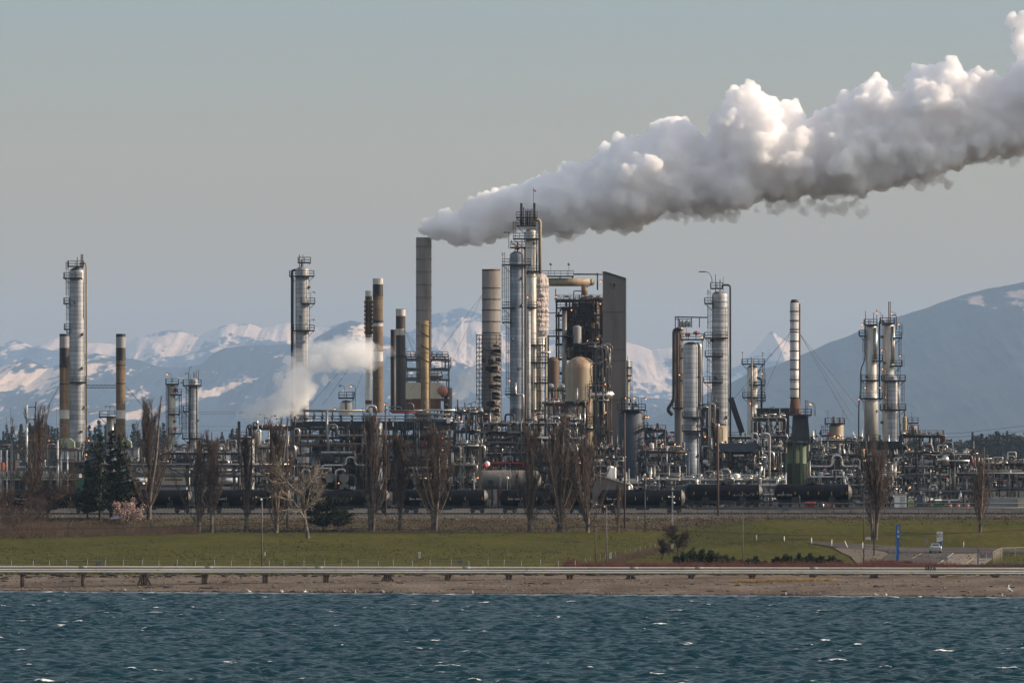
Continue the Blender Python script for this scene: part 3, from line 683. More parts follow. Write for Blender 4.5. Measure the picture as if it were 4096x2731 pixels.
def unit(label, px0, px1, top, D, dep=10, seed=1, nh=14, nv=12, nd=3, levels=None, braces=True, steel='steel', base=None, lamps=(), unlit=3, bay=6.0, name='pipe_rack', cat='pipe rack', rails=.6, valves=26, pal=PAL, stairs=0, group='process pipe racks', colw=.32):
    nh = int(nh*1.35); nv = int(nv*1.35); valves = int(valves*1.6)
    rnd = random.Random(seed); cxp = (px0+px1)/2; t = Thing(name, cxp, D, label, cat, group)
    x0, x1 = X(px0, D), X(px1, D); z0 = t.loc.z; z1 = Z(top, D); H = z1-z0; y0, y1 = D-dep/2, D+dep/2
    nb = max(1, round((x1-x0)/bay)); xs = [x0+(x1-x0)*k/nb for k in range(nb+1)]
    if levels is None:
        nl = max(2, round(H/3.6)); levels = [z0+H*(k+1)/nl for k in range(nl)]
    else: levels = [Z(q, D) for q in levels]
    mb = MB()
    for x in xs:
        for y in (y0, y1): mb.box(x-colw/2, x+colw/2, y-colw/2, y+colw/2, z0, max(levels)+.15)
    t.part('frame', mb, steel)
    for k, z in enumerate(levels):
        mb = MB()
        for y in (y0, y1): mb.box(x0-.25, x1+.25, y-.12, y+.12, z-.22, z+.18)
        for x in xs: mb.box(x-.1, x+.1, y0, y1, z-.2, z+.15)
        if rnd.random() < .45:
            a, b = sorted(rnd.sample(range(nb+1), 2)) if nb > 1 else (0, 1)
            mb.box(xs[a], xs[b], y0+.2, y1-.2, z+.18, z+.24)
        t.part('beam', mb, steel)
        if rnd.random() < rails:
            a, b = (0, nb) if rnd.random() < .5 or nb < 2 else sorted(rnd.sample(range(nb+1), 2))
            rb = MB(); rail_box(rb, xs[a], xs[b], y0, y1, z+.2, 1.1, .07, 1.6); t.part('railing', rb, 'galv' if rnd.random() < .5 else 'steel')
    if braces:
        mb = MB(); lv = [z0]+levels
        for k in range(nb):
            for a, b in zip(lv, lv[1:]):
                if rnd.random() < .28: mb.bar((xs[k], y0, a), (xs[k+1], y0, b), .16) if rnd.random() < .5 else mb.bar((xs[k], y0, b), (xs[k+1], y0, a), .16)
        if mb.v: t.part('brace', mb, steel)
    for k in range(nh):
        z = rnd.choice(levels)+.2; r = rnd.choice((.06,.08,.1,.12,.14,.17,.2,.3)); y = rnd.uniform(y0+.3, y1-.3) if rnd.random() < .6 else y0-r-.05
        L = rnd.uniform(.25, 1)*(x1-x0); a = rnd.uniform(x0-.8, x1-L+.8); z += r
        e = lambda: rnd.choice((-1, -1, 1, 0))*rnd.uniform(1.0, 3.2)
        pts = [(a, y, z), (a+L, y, z)]; q = e(); 
        if q: pts = [(a, y, max(z+q, z0+.3))]+pts
        q = e()
        if q: pts = pts+[(a+L, y, max(z+q, z0+.3))]
        if L > 9 and rnd.random() < .4:    # expansion loop
            m_ = a+L*rnd.uniform(.35, .6); i = pts.index((a+L, y, z)); h = rnd.uniform(1, 2.2)
            pts[i:i] = [(m_, y, z), (m_, y, z+h), (m_+1.8, y, z+h), (m_+1.8, y, z)]
        t.part('pipe', MB().tube(pts, r, 7, r*2.6), pick(rnd, pal))
    for k in range(nv):
        x = rnd.uniform(x0, x1); y = rnd.choice((y0-.35, y0+.6, rnd.uniform(y0, y1))); r = rnd.choice((.06,.08,.1,.13,.2))
        a = rnd.choice([z0]+levels[:-1] or [z0]); b = rnd.choice([l for l in levels if l > a+.5] or [levels[-1]])+rnd.uniform(-.5, 1.4)
        pts = [(x, y, a), (x, y, b)]; q = rnd.choice((-1, 1))*rnd.uniform(.6, 2.6); z = rnd.random()
        if z < .35: pts.append((x+q, y, b))
        elif z < .6: pts += [(x+q*.6, y, b), (x+q*.6, y, b-rnd.uniform(1, 3))]
        elif z < .75: pts.append((x, y+abs(q), b))
        t.part('pipe', MB().tube(pts, r, 7, r*2.6), pick(rnd, pal))
    def vat():
        x = rnd.uniform(x0, x1); y = rnd.uniform(y0-.8, y0+1.5); z = rnd.choice([z0]+levels)+rnd.uniform(.3, 2.2); return x, y, (z if z < z1+1 else z1+.6)
    for k in range(min(valves, 60)):
        v = VALVES[rnd.randrange(len(VALVES))]; o = bpy.data.objects.new('valve', v); col.objects.link(o); o.parent = t.root
        o.location = Vector(vat())-t.loc; s_ = rnd.uniform(.5, 1.25); o.scale = (s_, s_, s_)
    if valves > 60:
        mb = MB()
        for k in range(valves-60): valve_shape(mb, *vat(), rnd.uniform(.10, .22), rnd.random() < .5)
        t.part('valve', mb, rnd.choice(('alu', 'pipe', 'galv')))['kind'] = 'stuff'
    for k in range(nd):
        z = rnd.choice([z0]+levels[:-1])+.2; x = rnd.uniform(x0+1.5, x1-1.5); y = rnd.uniform(y0, y0+2); r = rnd.uniform(.45, 1.0)
        if rnd.random() < .5:
            L = rnd.uniform(1.6, 3.2); mb = MB(); z += r+.3
            hp = [(x-L-r*.3, y, z), (x-L, y, z), (x+L, y, z), (x+L+r*.3, y, z)]
            mb.tube(hp[1:3], r, 16); mb.tube(hp[:2], r*.6, 16); mb.tube(hp[2:], r*.6, 16)
            mb.box(x-L*.6, x-L*.6+.25, y-r*.7, y+r*.7, z-r-.3, z-r*.3); mb.box(x+L*.6, x+L*.6+.25, y-r*.7, y+r*.7, z-r-.3, z-r*.3)
        else: h = rnd.uniform(1.5, 3); mb = MB().lathe(shell_prof(r*.7, z, z+h, .5), x, y, 14)
        t.part('drum', mb, rnd.choice(('clad_plain', 'pipe', 'white', 'alu', 'steel', 'clad')))
    for k in range(stairs):
        a, b = sorted(rnd.sample(range(len(levels)), 2)) if len(levels) > 2 else (0, 1)
        x = rnd.uniform(x0+2, x1-4); za = levels[a]; dz = levels[b]-za; mb = MB()
        for off in (0, 1.0): mb.bar((x, y0-.6, za+off), (x+dz*.9, y0-.6, za+dz+off), .12)
        t.part('stair', mb, 'steel')
    for q in lamps: t.lamp(*q)
    for k in range(unlit):
        px = rnd.uniform(px0, px1); z = rnd.choice(levels)+rnd.uniform(1.6, 2.6); py = HY-(z-CH)*F/D
        t.lamp(px, py, -dep/2-.4, False, rnd.choice((-1, 1)))
    return t
# ================================================================ stacks
def stack(label, px0, px1, top, D, mat, base=None, bands=(), rings=(), cap=None, group=None, name='chimney_stack', ringmat='steel'):
    c = (px0+px1)/2; t = Thing(name, c, D, label, 'stack', group); r = t.w((px1-px0)/2)
    z0 = t.loc.z if base is None else Z(base, D)
    mb = MB(); z1 = Z(top, D); mb.lathe([(r, z0), (r, z1), (r*.86, z1), (r*.86, z1-3)], t.loc.x, D, 28, caps=False); t.part('shaft', mb, mat)
    for (a, b, m2) in bands: t.part('painted_band', MB().lathe([(r+.012, Z(b, D)), (r+.012, Z(a, D))], t.loc.x, D, 28, caps=False), m2)
    if rings:
        for py in rings: z = Z(py, D); t.part('stiffener_ring', MB().lathe([(r+.01, z-.11), (r+.09, z-.11), (r+.09, z+.11), (r+.01, z+.11)], t.loc.x, D, 28, False, caps=False), ringmat)
    return t
a = stack('brown stack with black rim and pale bands, just left of the tall silver column', 238, 277, 1335, 1640, 'rust_stack', bands=((1335,1345,'steel_black'),(1345,1391,'grey_box'),(1391,1470,'black_stack'),(1640,1674,'white_paint')), rings=(1462,1535), group='pair of brown heater stacks')
stack('brown stack with black rim, right of the tall silver column behind the conifers', 464, 502, 1335, 1640, 'rust_stack', bands=((1335,1347,'steel_black'),(1347,1391,'grey_box'),(1391,1440,'black_stack'),(1640,1674,'white_paint')), rings=(1460,1533), group='pair of brown heater stacks')
t = Thing('truss_bridge', 405, 1640, 'thin lattice walkway strung between the tall silver column and the right brown stack', 'truss', z=Z(1540, 1640))
mb = MB()
for pz in (1540, 1551): mb.bar(t.p(345, pz), t.p(464, pz), .12)
for k in range(14): mb.bar(t.p(345+k*8.5, 1540 if k % 2 else 1551), t.p(353.5+k*8.5, 1551 if k % 2 else 1540), .08)
t.part('lattice', mb, 'steel')
guys('guy wires sloping left from the left brown stack', (240,1540), ((180,1650,-3),(160,1680,8)), 1640)
guys('guy wires sloping right from the right brown stack', (500,1540), ((560,1610,-4),(590,1650,10)), 1640)
def heater(px, label):
    t = Thing('heater', px, 1636, label, 'heater', 'box heaters under the brown stacks')
    t.part('hopper', MB().add([t.p(px-32,1790,-2), t.p(px+22,1790,-2), t.p(px+22,1790,3), t.p(px-32,1790,3), t.p(px-32,1752,-2), t.p(px+2,1752,-2), t.p(px+2,1752,3), t.p(px-32,1752,3), t.p(px+20,1766,-2), t.p(px+20,1766,3)], [(0,1,8,5,4),(3,7,6,9,2),(5,8,9,6),(1,2,9,8),(4,5,6,7),(0,4,7,3),(0,3,2,1)]), 'pale_green')
    x0, _, z0 = t.p(px-30, 1840); x1, _, z1 = t.p(px+50, 1793)
    mb = MB().box(x0, x1, 1633, 1640, z0, z1)
    k = x0
    while k < x1: mb.box(k, k+.12, 1632.9, 1633, z0, z1); k += .5
    t.part('casing', mb, 'clad_white'); t.part('roof', MB().box(x0-.3, x1+.3, 1632.5, 1640.4, z1, z1+.25), 'grey_box')
    t.part('casing', MB().box(x0+.2, x1-.2, 1633.4, 1639.8, t.loc.z, z0), 'pale_green')
heater(278, 'ribbed white box heater with pale green hopper at the foot of the left brown stack')
heater(505, 'ribbed white box heater with pale green hopper at the foot of the right brown stack')
# main stack and its neighbours
stack('tallest grey stack, the one the big white steam plume pours from', 1664, 1726, 950, 1850, 'grey_stack', rings=tuple(range(985, 1500, 51)), ringmat='grey_stack')
stack('wide grey banded stack with rusty rim left of the silver central column', 1928, 2002, 1077, 1760, 'grey_stack', bands=((1077,1084,'rust'),), rings=(1152,1197,1240,1286,1331,1400), ringmat='steel')
t = stack('narrow tan stack with cables spiralling up it, in front of the tallest grey stack', 1683, 1718, 1283, 1600, 'tan_stack', base=1650, rings=(1300,1410,1530), ringmat='tan_stack')
mb = MB(); pts = []; r = t.w(18.5)
for k in range(60):
    a = k*.32; pts.append((t.loc.x+r*math.cos(a), 1600+r*math.sin(a), Z(1300+k*2.6, 1600)))
t.part('cable', mb.tube(pts, .09, 5), 'pipe_dark')
t.part('side_strip', MB().box(X(1717,1600), X(1721,1600), 1599.5, 1600.5, Z(1640,1600), Z(1283,1600)), 'cream')
t = stack('thin stack clad with brown bracket boxes above and silver insulation below', 1461, 1488, 1163, 1590, 'clad_plain', base=1650, rings=(1337,1345), bands=((1163,1185,'white_paint'),(1185,1335,'rust_stack'),(1600,1616,'rust')))
r = t.w(13.5)
for k in range(8):
    z = Z(1205+k*17, 1590)
    for s in (-1, 1): t.part('bracket', MB().box(t.loc.x+s*r-.22, t.loc.x+s*r+.22, 1588.9, 1589.9, z-.55, z+.1), 'rust_stack')
stack('brown rusty stack with white top band, taller of the pair beside the white steam', 1491, 1532, 1114, 1595, 'rust_stack', base=1650, bands=((1114,1137,'white_paint'),(1137,1180,'black_stack'),(1292,1305,'white_paint'),(1403,1445,'white_paint')), rings=(1283,1289,1181,1403))
stack('shorter plain black stack hugging the left side of the taller black one', 1562, 1584, 1318, 1604, 'black_stack', base=1650, rings=(1432,))
stack('taller black stack with white top and middle bands', 1583, 1622, 1236, 1600, 'black_stack', base=1650, bands=((1238,1264,'white_paint'),(1315,1340,'white_paint')), rings=(1425,1426))
guys('guy wires fanning from the brown and black stacks towards the left', (1530,1290), ((1400,1620,4),(1240,1620,-6),(1290,1620,8)), 1600)
guys('guy wires from the black stack down to the right', (1622,1325), ((1664,1380,10),(1690,1500,0)), 1600)
guys('guy wires rising from behind the silver central column down to the left', (1928,1180), ((1640,1560,20),(1760,1560,-8)), 1760)
# striped silver stack on the green drum
t = stack('silver banded stack with a black cap standing on the rusty cone and green drum', 3160, 3196, 1210, 1560, 'clad_white', base=1592, rings=(1245,1282,1318,1328,1364,1403,1440,1478,1518,1555,1590), ringmat='pipe_dark')
D = 1560; x = t.loc.x
t.part('cap', MB().lathe([(t.w(18), Z(1210,D)), (t.w(12), Z(1198,D)), (t.w(11), Z(1198,D))], x, D, 24), 'black_stack')
t.part('side_pipe', MB().tube([(X(3199,D), D, Z(1660,D)), (X(3199,D), D, Z(1214,D))], t.w(3), 8), 'rust')
t.part('cone', MB().lathe([(t.w(26), Z(1656,D)), (t.w(24), Z(1650,D)), (t.w(18), Z(1592,D))], x+t.w(3), D, 28), 'rust')
t.part('convection_box', MB().add([t.p(3166,1765,-3), t.p(3238,1765,-3), t.p(3238,1765,3), t.p(3166,1765,3), t.p(3172,1660,-2), t.p(3230,1660,-2), t.p(3230,1660,2), t.p(3172,1660,2)], [(3,2,1,0),(4,5,6,7),(0,1,5,4),(1,2,6,5),(2,3,7,6),(3,0,4,7)]), 'steel_black')
t.part('drum', MB().lathe([(t.w(54), t.loc.z), (t.w(54), Z(1856,D)), (t.w(54)+.08, Z(1855,D)), (t.w(54)+.08, Z(1851,D)), (t.w(54), Z(1850,D)), (t.w(54), Z(1768,D))], X(3186,D), D, 36), 'green')
mb = MB()
for xx in (3142, 3172, 3204, 3228): mb.box(X(xx,D)-.25, X(xx,D)+.25, D-t.w(56), D-t.w(50), t.loc.z, Z(1768,D))
t.part('buckstay', mb, 'green')
platform(t, 3122, 3250, 1768, t.w(62), 3186, t.w(54)); platform(t, 3110, 3245, 1658, 3.0, 3196, 1)
ladder(t, 3176, 1768, 1990, -t.w(58)); ladder(t, 3225, 1600, 1768, -2.5)
t.lamp(3238, 1615, -2); t.lamp(3243, 1618, -1, True)
guys('guy wires from the silver banded stack down to the left', (3160,1332), ((3040,1470,0),(3060,1560,6),(2930,1600,-6)), 1560)
guys('guy wires from the silver banded stack down to the right', (3197,1332), ((3410,1660,0),(3440,1640,6),(3400,1690,-5)), 1560)
# ================================================================ columns
column('distillation_column', 'tallest silver column at far left with ladder cages and overhead pipe, between the brown stacks', 277, 339, 1069, 1655, 'clad', noz=((325,1017,2.2),(331,1017,2.2),(309,1028,1.5)),
 plats=((1112,256,330),(1213,256,280),(1316,258,282),(1528,268,345),(1065,272,335),(1790,262,350)), ladders=((270,1048,1112),(270,1112,1213),(272,1213,1316),(273,1316,1790)),
 pipes=(([(322,1060),(322,1052),(346,1052),(346,1800)],3.6,'cream',-.4),([(325,1118),(335,1118),(335,1275)],1.6,'pipe',-1.8),([(334,1320),(334,1790)],1.3,'pipe',-1.9)), lamps=((258,1115,-2,False),))
column('distillation_column', 'silver column with three side platforms rising behind the drifting steam', 1181, 1236, 1067, 1665, 'clad', noz=((1198,1018,1.6),(1212,1018,1.6),(1206,1040,3)),
 plats=((1104,1158,1257),(1213,1205,1260),(1321,1172,1258),(1050,1192,1243)), ladders=((1232,1104,1213,-1.9),(1234,1213,1321,-1.9),(1230,1321,1560,-1.9),(1174,1321,1490,-1.9)),
 pipes=(([(1190,1080),(1168,1080),(1168,1680)],5,'pipe_dark',.3),([(1176,1110),(1176,1680)],1.8,'pipe',-.8)), lamps=((1258,1172,-1,False,-1),(1256,1282,-1,False,-1)))
t = column('fractionating_column', 'slim grey column with a red valve, left of the two small columns', 673, 702, 1530, 1640, 'clad_plain', 
 plats=((1535,663,716),(1577,680,727),(1655,673,720),(1732,676,727)), ladders=((670,1540,1800),(722,1577,1732)), pipes=(([(673,1540),(673,1800)],2,'pipe_dark',-1),([(712,1740),(712,1810)],2,'alu',-1),([(690,1745),(690,1860)],4,'galv',-1.2)), lamps=((668,1497,0,True,1),(728,1533,-1,False,-1)), group='two small columns')
t.part('valve', MB().ball(t.p(704,1560,-1), .45, 10, 6), 'pipe_red'); t.part('valve', MB().ball(t.p(702,1713,-1.4), .4, 10, 6), 'pipe_red')
column('fractionating_column', 'slim silver column with wide top platform and gooseneck pipe, right of the two small columns', 756, 792, 1512, 1640, 'clad', 
 plats=((1540,732,806),(1644,732,757),(1752,730,806)), ladders=((750,1540,1752),(736,1644,1752)), pipes=(([(755,1520),(755,1485),(762,1467),(768,1468)],1.2,'galv',-.5,.4),([(790,1545),(790,1752)],2,'cream',-.7),([(760,1545),(757,1800)],2,'pipe_dark',-.8)), noz=((785,1482,1),(794,1478,1.2),(776,1490,2)), lamps=((744,1496,0,False,1),), group='two small columns')
column('small_column', 'short concrete grey column with a wide railed top, behind the right brown stack', 426, 456, 1660, 1660, 'grey_box', plats=((1666,397,466),), pipes=(([(452,1680),(452,1790)],2.5,'alu',-1.4),), ladders=((460,1666,1800),), lamps=((423,1628,0,False,1),(443,1628,0,False,1)))
column('vessel', 'squat silver domed vessel with railed top on the left furnace deck', 1358, 1413, 1600, 1560, 'clad_plain', base=1660, plats=((1590,1355,1418),), pipes=(([(1385,1600),(1385,1640)],3,'pipe_rust',-2),), lamps=((1360,1545,-1,False,1),(1404,1545,-1,True,1)), ladders=((1417,1565,1640),))
# central group
t = column('distillation_column', 'tall blue silver central column with rusty pipe down its right edge', 2039, 2097, 1005, 1560, 'clad_blue', segs=((1636,'slate'),),
 plats=((1058,2008,2124),(1230,2008,2060),(1288,2008,2042),(990,2040,2104),(1575,2020,2062)), ladders=((2014,1010,1058),(2014,1058,1230),(2014,1230,1288),(2030,1060,1575)),
 pipes=(([(2094,990),(2101,990),(2101,1820)],4,'pipe_rust',-1),([(2060,1010),(2060,975),(2046,975),(2046,960)],1.6,'pipe_dark',0),([(2063,1530),(2063,1578),(2094,1578),(2094,1800)],3.4,'alu',-4),([(2115,1245),(2115,1800)],7.5,'clad_white',1.5,0)),
 noz=((2070,965,3),(2088,955,2)), lamps=((2038,1523,-3,True,1),))
t.part('valve', MB().box(X(2058,1560), X(2066,1560), 1557.5, 1558.2, Z(993,1560), Z(984,1560)), 'orange'); t.part('valve', MB().ball(t.p(2070,992,-1.4), .5, 8, 5), 'pipe_red'); t.part('mast', MB().bar(t.p(2035,995), t.p(2035,929), .12).bar(t.p(2014,930), t.p(2041,930), .16), 'steel')
mb = MB(); 
for (a, b, c, d) in ((2044,1665,2062,1700),(2050,1720,2062,1745),(2044,1765,2066,1790)): mb.box(X(a,1560), X(c,1560), 1557.8, 1558.0, Z(d,1560), Z(b,1560))
t.part('access_panel', mb, 'grey_box')
t = column('distillation_column', 'tallest central tower with crowded top platforms, overhead pipe and a small flag on a pole', 2101, 2147, 915, 1590, 'clad_plain',
 plats=((955,2052,2155),(903,2066,2145),(870,2064,2150),(1085,2095,2160)), ladders=((2058,885,955),(2152,955,1085,-1.2)),
 pipes=(([(2135,900),(2135,880),(2160,880),(2160,1095)],6.5,'cream',-.4),([(2104,960),(2104,930),(2098,930),(2098,970)],1.5,'blue_paint',-2),([(2147,950),(2147,1090)],2,'pipe',-1)), rings=6)
mb = MB(); rnd = random.Random(4)
for px, top in ((2083,812),(2088,814),(2135,812),(2140,812),(2094,830),(2103,838),(2112,835),(2121,838),(2128,835),(2108,845),(2118,845)): mb.tube([t.p(px,905), t.p(px,top)], .14 if top < 820 else .11, 5)
t.part('vent_pipe', mb, 'pipe_dark'); t.part('flagpole', MB().bar(t.p(2134,905), t.p(2134,752), .09), 'galv')
t.part('flag', MB().add([t.p(2134,757,0),t.p(2144,763,.1),t.p(2144,769,.1),t.p(2134,763,0),t.p(2134,757,.03),t.p(2144,763,.13),t.p(2144,769,.13),t.p(2134,763,.03)],[(0,1,2,3),(7,6,5,4),(0,4,5,1),(1,5,6,2),(2,6,7,3),(3,7,4,0)]), 'pipe_red')
t.part('valve', MB().box(X(2093,1590), X(2097,1590), 1588, 1588.4, Z(842,1590), Z(832,1590)), 'blue_paint')
# wrapped vessel
t = Thing('wrapped_vessel', 2151, 1592, 'fat tower bundled in crumpled pinkish white sheeting below the tallest central tower', 'vessel')
r = t.w(44); rnd = random.Random(8); n = 64; prof = [(r*.90,Z(1342,1592)),(r*.96,Z(1330,1592))]+[(r*(.97+.03*math.sin(k*1.7)), Z(1330-k*5.5,1592)) for k in range(1,37)]+[(r*.95,Z(1122,1592)),(r*.82,Z(1108,1592)),(r*.6,Z(1098,1592)),(r*.25,Z(1093,1592))]
vs = []; fs = []
for i, (rr, z) in enumerate(prof):
    for k in range(n):
        a = 2*math.pi*k/n; c = fbm(np.array(a*4.0), np.array(i*.16), 4, True); q = rr*(.86+.22*float(c)); vs.append((t.loc.x+q*math.cos(a), 1592+q*math.sin(a), z+.25*float(fbm(np.array(a*3.), np.array(i*.5+9), 2))))
for i in range(len(prof)-1):
    for k in range(n): fs.append((i*n+k, i*n+(k+1)%n, (i+1)*n+(k+1)%n, (i+1)*n+k))
fs.append(tuple(len(prof)*n-n+k for k in range(n))); mb = MB(); mb.add(vs, fs, False); t.part('sheeting', mb, 'wrap')
for z in (1150,1200,1250,1300): t.part('strap', MB().lathe([(r*1.0,Z(z,1592)-.05),(r*1.0,Z(z,1592)+.05)], t.loc.x, 1592, 40, caps=False), 'steel')
t.part('shell', MB().lathe([(r*.5, t.loc.z), (r*.5, Z(1420,1592)), (r*.85, Z(1342,1592))], t.loc.x, 1592, 24), 'clad_plain')
mb = MB()
for sx in (-1, 1):
    for sy in (-1, 1): mb.bar((t.loc.x+sx*r*.95, 1592+sy*r*.9, t.loc.z), (t.loc.x+sx*r*.95, 1592+sy*r*.9, Z(1342,1592)), .3)
for py in range(1380, 1960, 46):
    for a, b in (((-1,-1),(1,-1)),((-1,1),(1,1)),((-1,-1),(-1,1)),((1,-1),(1,1))): mb.bar((t.loc.x+a[0]*r*.95, 1592+a[1]*r*.9, Z(py,1592)), (t.loc.x+b[0]*r*.95, 1592+b[1]*r*.9, Z(py,1592)), .2)
t.part('frame', mb, 'steel')
for (q) in (([(2184,1350),(2184,1690),(2200,1698),(2235,1698)],5,'cream',-3.2),([(2147,1200),(2147,1640)],1.8,'pipe_dark',-3.4),([(2170,1350),(2170,1700),(2184,1712)],2.6,'clad_white',-3.6),([(2130,1480),(2133,1480),(2133,1700)],3,'cream',-4),([(2160,1380),(2160,1640)],3,'pipe',-3),([(2150,1410),(2200,1410)],4,'alu',-3.8),([(2145,1345),(2190,1345)],2,'pipe',-3.2)): t.pipe(*q)
for py, a, b in ((1230,2112,2150),(1380,2120,2180),(1450,2120,2190),(1530,2125,2190),(1640,2125,2190)): platform(t, a, b, py, 1.0, dy=-3.0)
for q in ((2150,1210,-3.5,True),(2110,1190,-3.5,True),(2146,1395,-4,False)): t.lamp(*q)
# scaffold beside wide grey stack
t = Thing('scaffold', 1955, 1756, 'dark lattice scaffold wrapped round the lower half of the wide grey stack', 'scaffold'); mb = MB()
xs = [1906,1917,1928,1960,1985,2004]; 
for x in xs:
    for dy in (-4, 3): mb.bar((X(x,1756),1756+dy,t.loc.z),(X(x,1756),1756+dy,Z(1340,1756)),.13)
for py in range(1340, 1720, 17):
    for dy in (-4, 3): mb.bar((X(1906,1756),1756+dy,Z(py,1756)),(X(2004,1756),1756+dy,Z(py,1756)),.11)
    for x in xs: mb.bar((X(x,1756),1752,Z(py,1756)),(X(x,1756),1759,Z(py,1756)),.09)
for k, py in enumerate(range(1340, 1700, 34)): mb.bar(t.p(1906,py,-4), t.p(1928,py+34,-4), .09); mb.bar(t.p(1985,py+34,-4), t.p(2004,py,-4), .09)
t.part('lattice', mb, 'steel')
rnd = random.Random(2); mb = MB()
for py in range(1400, 1700, 34):
    for q in range(3):
        a = rnd.uniform(1928, 1985); mb.box(X(a,1756), X(min(a+rnd.uniform(12,34), 2002),1756), 1752.1, 1752.3, Z(py+rnd.uniform(8,30),1756), Z(py+rnd.uniform(-4,3),1756))
t.part('toe_board', mb, 'steel_black')
for py in range(1382, 1700, 34): t.pipe([(1972,py,-4.4),(2000,py+3,-4.4)], 5, 'brown')
# boiler: elevator building, duct and dark frame
t = Thing('elevator_building', 2456, 1640, 'tall windowless grey brown building with slanted roof and one small window', 'building')
a = [(2412,1094),(2418,1092),(2501,1119),(2501,None),(2412,None)]
def q3(px, py, dy): x = X(px, 1640); return (x, 1640+dy, t.loc.z if py is None else Z(py, 1640))
vs = [q3(p, y, -5) for p, y in a]+[q3(p, y, 5) for p, y in a]; fs = [(4,3,2,1,0),(5,6,7,8,9)]+[(i,(i+1)%5,(i+1)%5+5,i+5) for i in range(5)]
t.part('wall', MB().add(vs, fs), 'bldg'); 
t.part('corner_trim', MB().box(X(2499,1640), X(2503,1640)+.05, 1634.85, 1635.1, t.loc.z, Z(1119,1640)), 'cream')  # cream strip paints in the sunlit right side of the building
mb = MB().bar(q3(2408,1092,-5.1), q3(2418,1090,-5.1), .3).bar(q3(2418,1090,-5.1), q3(2503,1117,-5.1), .3); t.part('roof_edge', mb, 'roof_dark')
w_ = t.part('window', MB().box(X(2446,1640), X(2463,1640), 1634.7, 1634.97, Z(1154,1640), Z(1131,1640)), 'grey_box'); t.part('pane', MB().box(X(2449,1640), X(2461,1640), 1634.6, 1634.69, Z(1151,1640), Z(1134,1640)), 'glass', w_)
mb = MB(); rr = random.Random(3)
for py in (1250,1400,1443,1600,1750): mb.box(X(2412,1640)+.1, X(2500,1640), 1634.93, 1634.985, Z(py,1640)-.06, Z(py,1640)+.06)
t.part('seam', mb, 'roof_dark')
for xx, m_, rr_ in ((2433,'pipe_rust',3),(2419,'pipe_rust',2.4),(2444,'pipe_dark',2)): t.pipe([(xx,1540,-6),(xx,1900,-6)], rr_, m_)
t = Thing('flue_duct', 2280, 1655, 'big beige horizontal flue duct with capped end crossing high between centre tower and building', 'duct', z=Z(1145,1655))
t.pipe([(2190,1129),(2360,1129)], 16, 'cream', 0, 0, n=24); t.pipe([(2358,1129),(2374,1129)], 13, 'cream', n=24); t.pipe([(2372,1129),(2377,1129)], 9, 'brown', n=24); t.pipe([(2338,1130),(2338,1180)], 13, 'cream', n=20, bend=0)
platform(t, 2167, 2295, 1104, 1.2); t.pipe([(2295,1097),(2412,1097)], 3, 'steel'); t.pipe([(2390,1092),(2390,1160)], 3, 'steel')
for xx in (2203,2275): t.part('lamp', MB().bar(t.p(xx,1104), t.p(xx,1058), .07).ball(t.p(xx,1057), .3, 8, 5), 'galv')
for xx in (2180,2240,2290): t.part('hanger', MB().bar(t.p(xx,1116), t.p(xx,1104), .3), 'steel')
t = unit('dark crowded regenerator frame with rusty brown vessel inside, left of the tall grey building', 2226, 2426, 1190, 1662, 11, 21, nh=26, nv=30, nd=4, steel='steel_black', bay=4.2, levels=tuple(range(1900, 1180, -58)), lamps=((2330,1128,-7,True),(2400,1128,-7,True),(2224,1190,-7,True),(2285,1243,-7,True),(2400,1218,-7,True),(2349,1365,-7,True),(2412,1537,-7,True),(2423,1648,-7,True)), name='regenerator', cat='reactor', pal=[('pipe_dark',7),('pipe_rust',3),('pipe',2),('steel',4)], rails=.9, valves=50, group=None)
D = 1662
t.part('vessel', MB().lathe([(t.w(46),Z(1400,D)),(t.w(46),Z(1230,D)),(t.w(34),Z(1190,D)),(t.w(20),Z(1185,D))], X(2352,D), D, 28), 'brown')
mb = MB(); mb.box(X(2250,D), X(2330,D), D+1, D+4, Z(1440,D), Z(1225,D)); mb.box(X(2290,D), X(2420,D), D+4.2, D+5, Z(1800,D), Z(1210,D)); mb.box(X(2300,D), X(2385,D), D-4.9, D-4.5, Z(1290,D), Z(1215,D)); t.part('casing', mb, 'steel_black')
t.pipe([(2257,1236),(2257,1470),(2246,1800)], 10, 'pipe', -6.4, 2, n=14); t.pipe([(2242,1235),(2272,1235)], 6, 'rust', -6.6)
t.part('surge_drum', MB().lathe(shell_prof(t.w(17), Z(1375,D), Z(1312,D), .5), X(2307,D), D-7, 20), 'grey_box')
t.pipe([(2365,1240),(2392,1300),(2385,1375),(2340,1395)], 9, 'brown', -5.0, 4, n=14)
t.pipe([(2290,1405),(2290,1386),(2370,1370),(2395,1400),(2395,1640)], 3, 'pipe', -6.5)
for py, a, b in ((1232,2228,2290),(1345,2185,2300),(1403,2262,2400),(1380,2290,2380)): platform(t, a, b, py, 1.2, dy=-6.4)
t = Thing('reactor_vessel', 2318, 1625, 'huge cream domed vessel streaked with rust orange in the centre of the refinery', 'vessel'); D = 1625
t.part('shell', MB().lathe([(t.w(52),Z(1700,D)),(t.w(56),Z(1640,D)),(t.w(56),Z(1478,D))]+[(t.w(56)*math.cos(a), Z(1478,D)+t.w(52)*math.sin(a)) for a in (.2,.4,.6,.8,1.0,1.2,1.4,1.55)], t.loc.x, D, 40), 'rusting_cream')
t.part('skirt', MB().lathe([(t.w(46), t.loc.z),(t.w(46),Z(1720,D)),(t.w(51),Z(1700,D))], X(2338,D), D, 30), 'cream')
mb = MB(); 
for (px, r_) in ((2318,46),): mb.lathe([(t.w(r_)+.02,Z(1447,D)),(t.w(30),Z(1431,D)),(t.w(8),Z(1425.5,D))], t.loc.x, D, 30, caps=False)
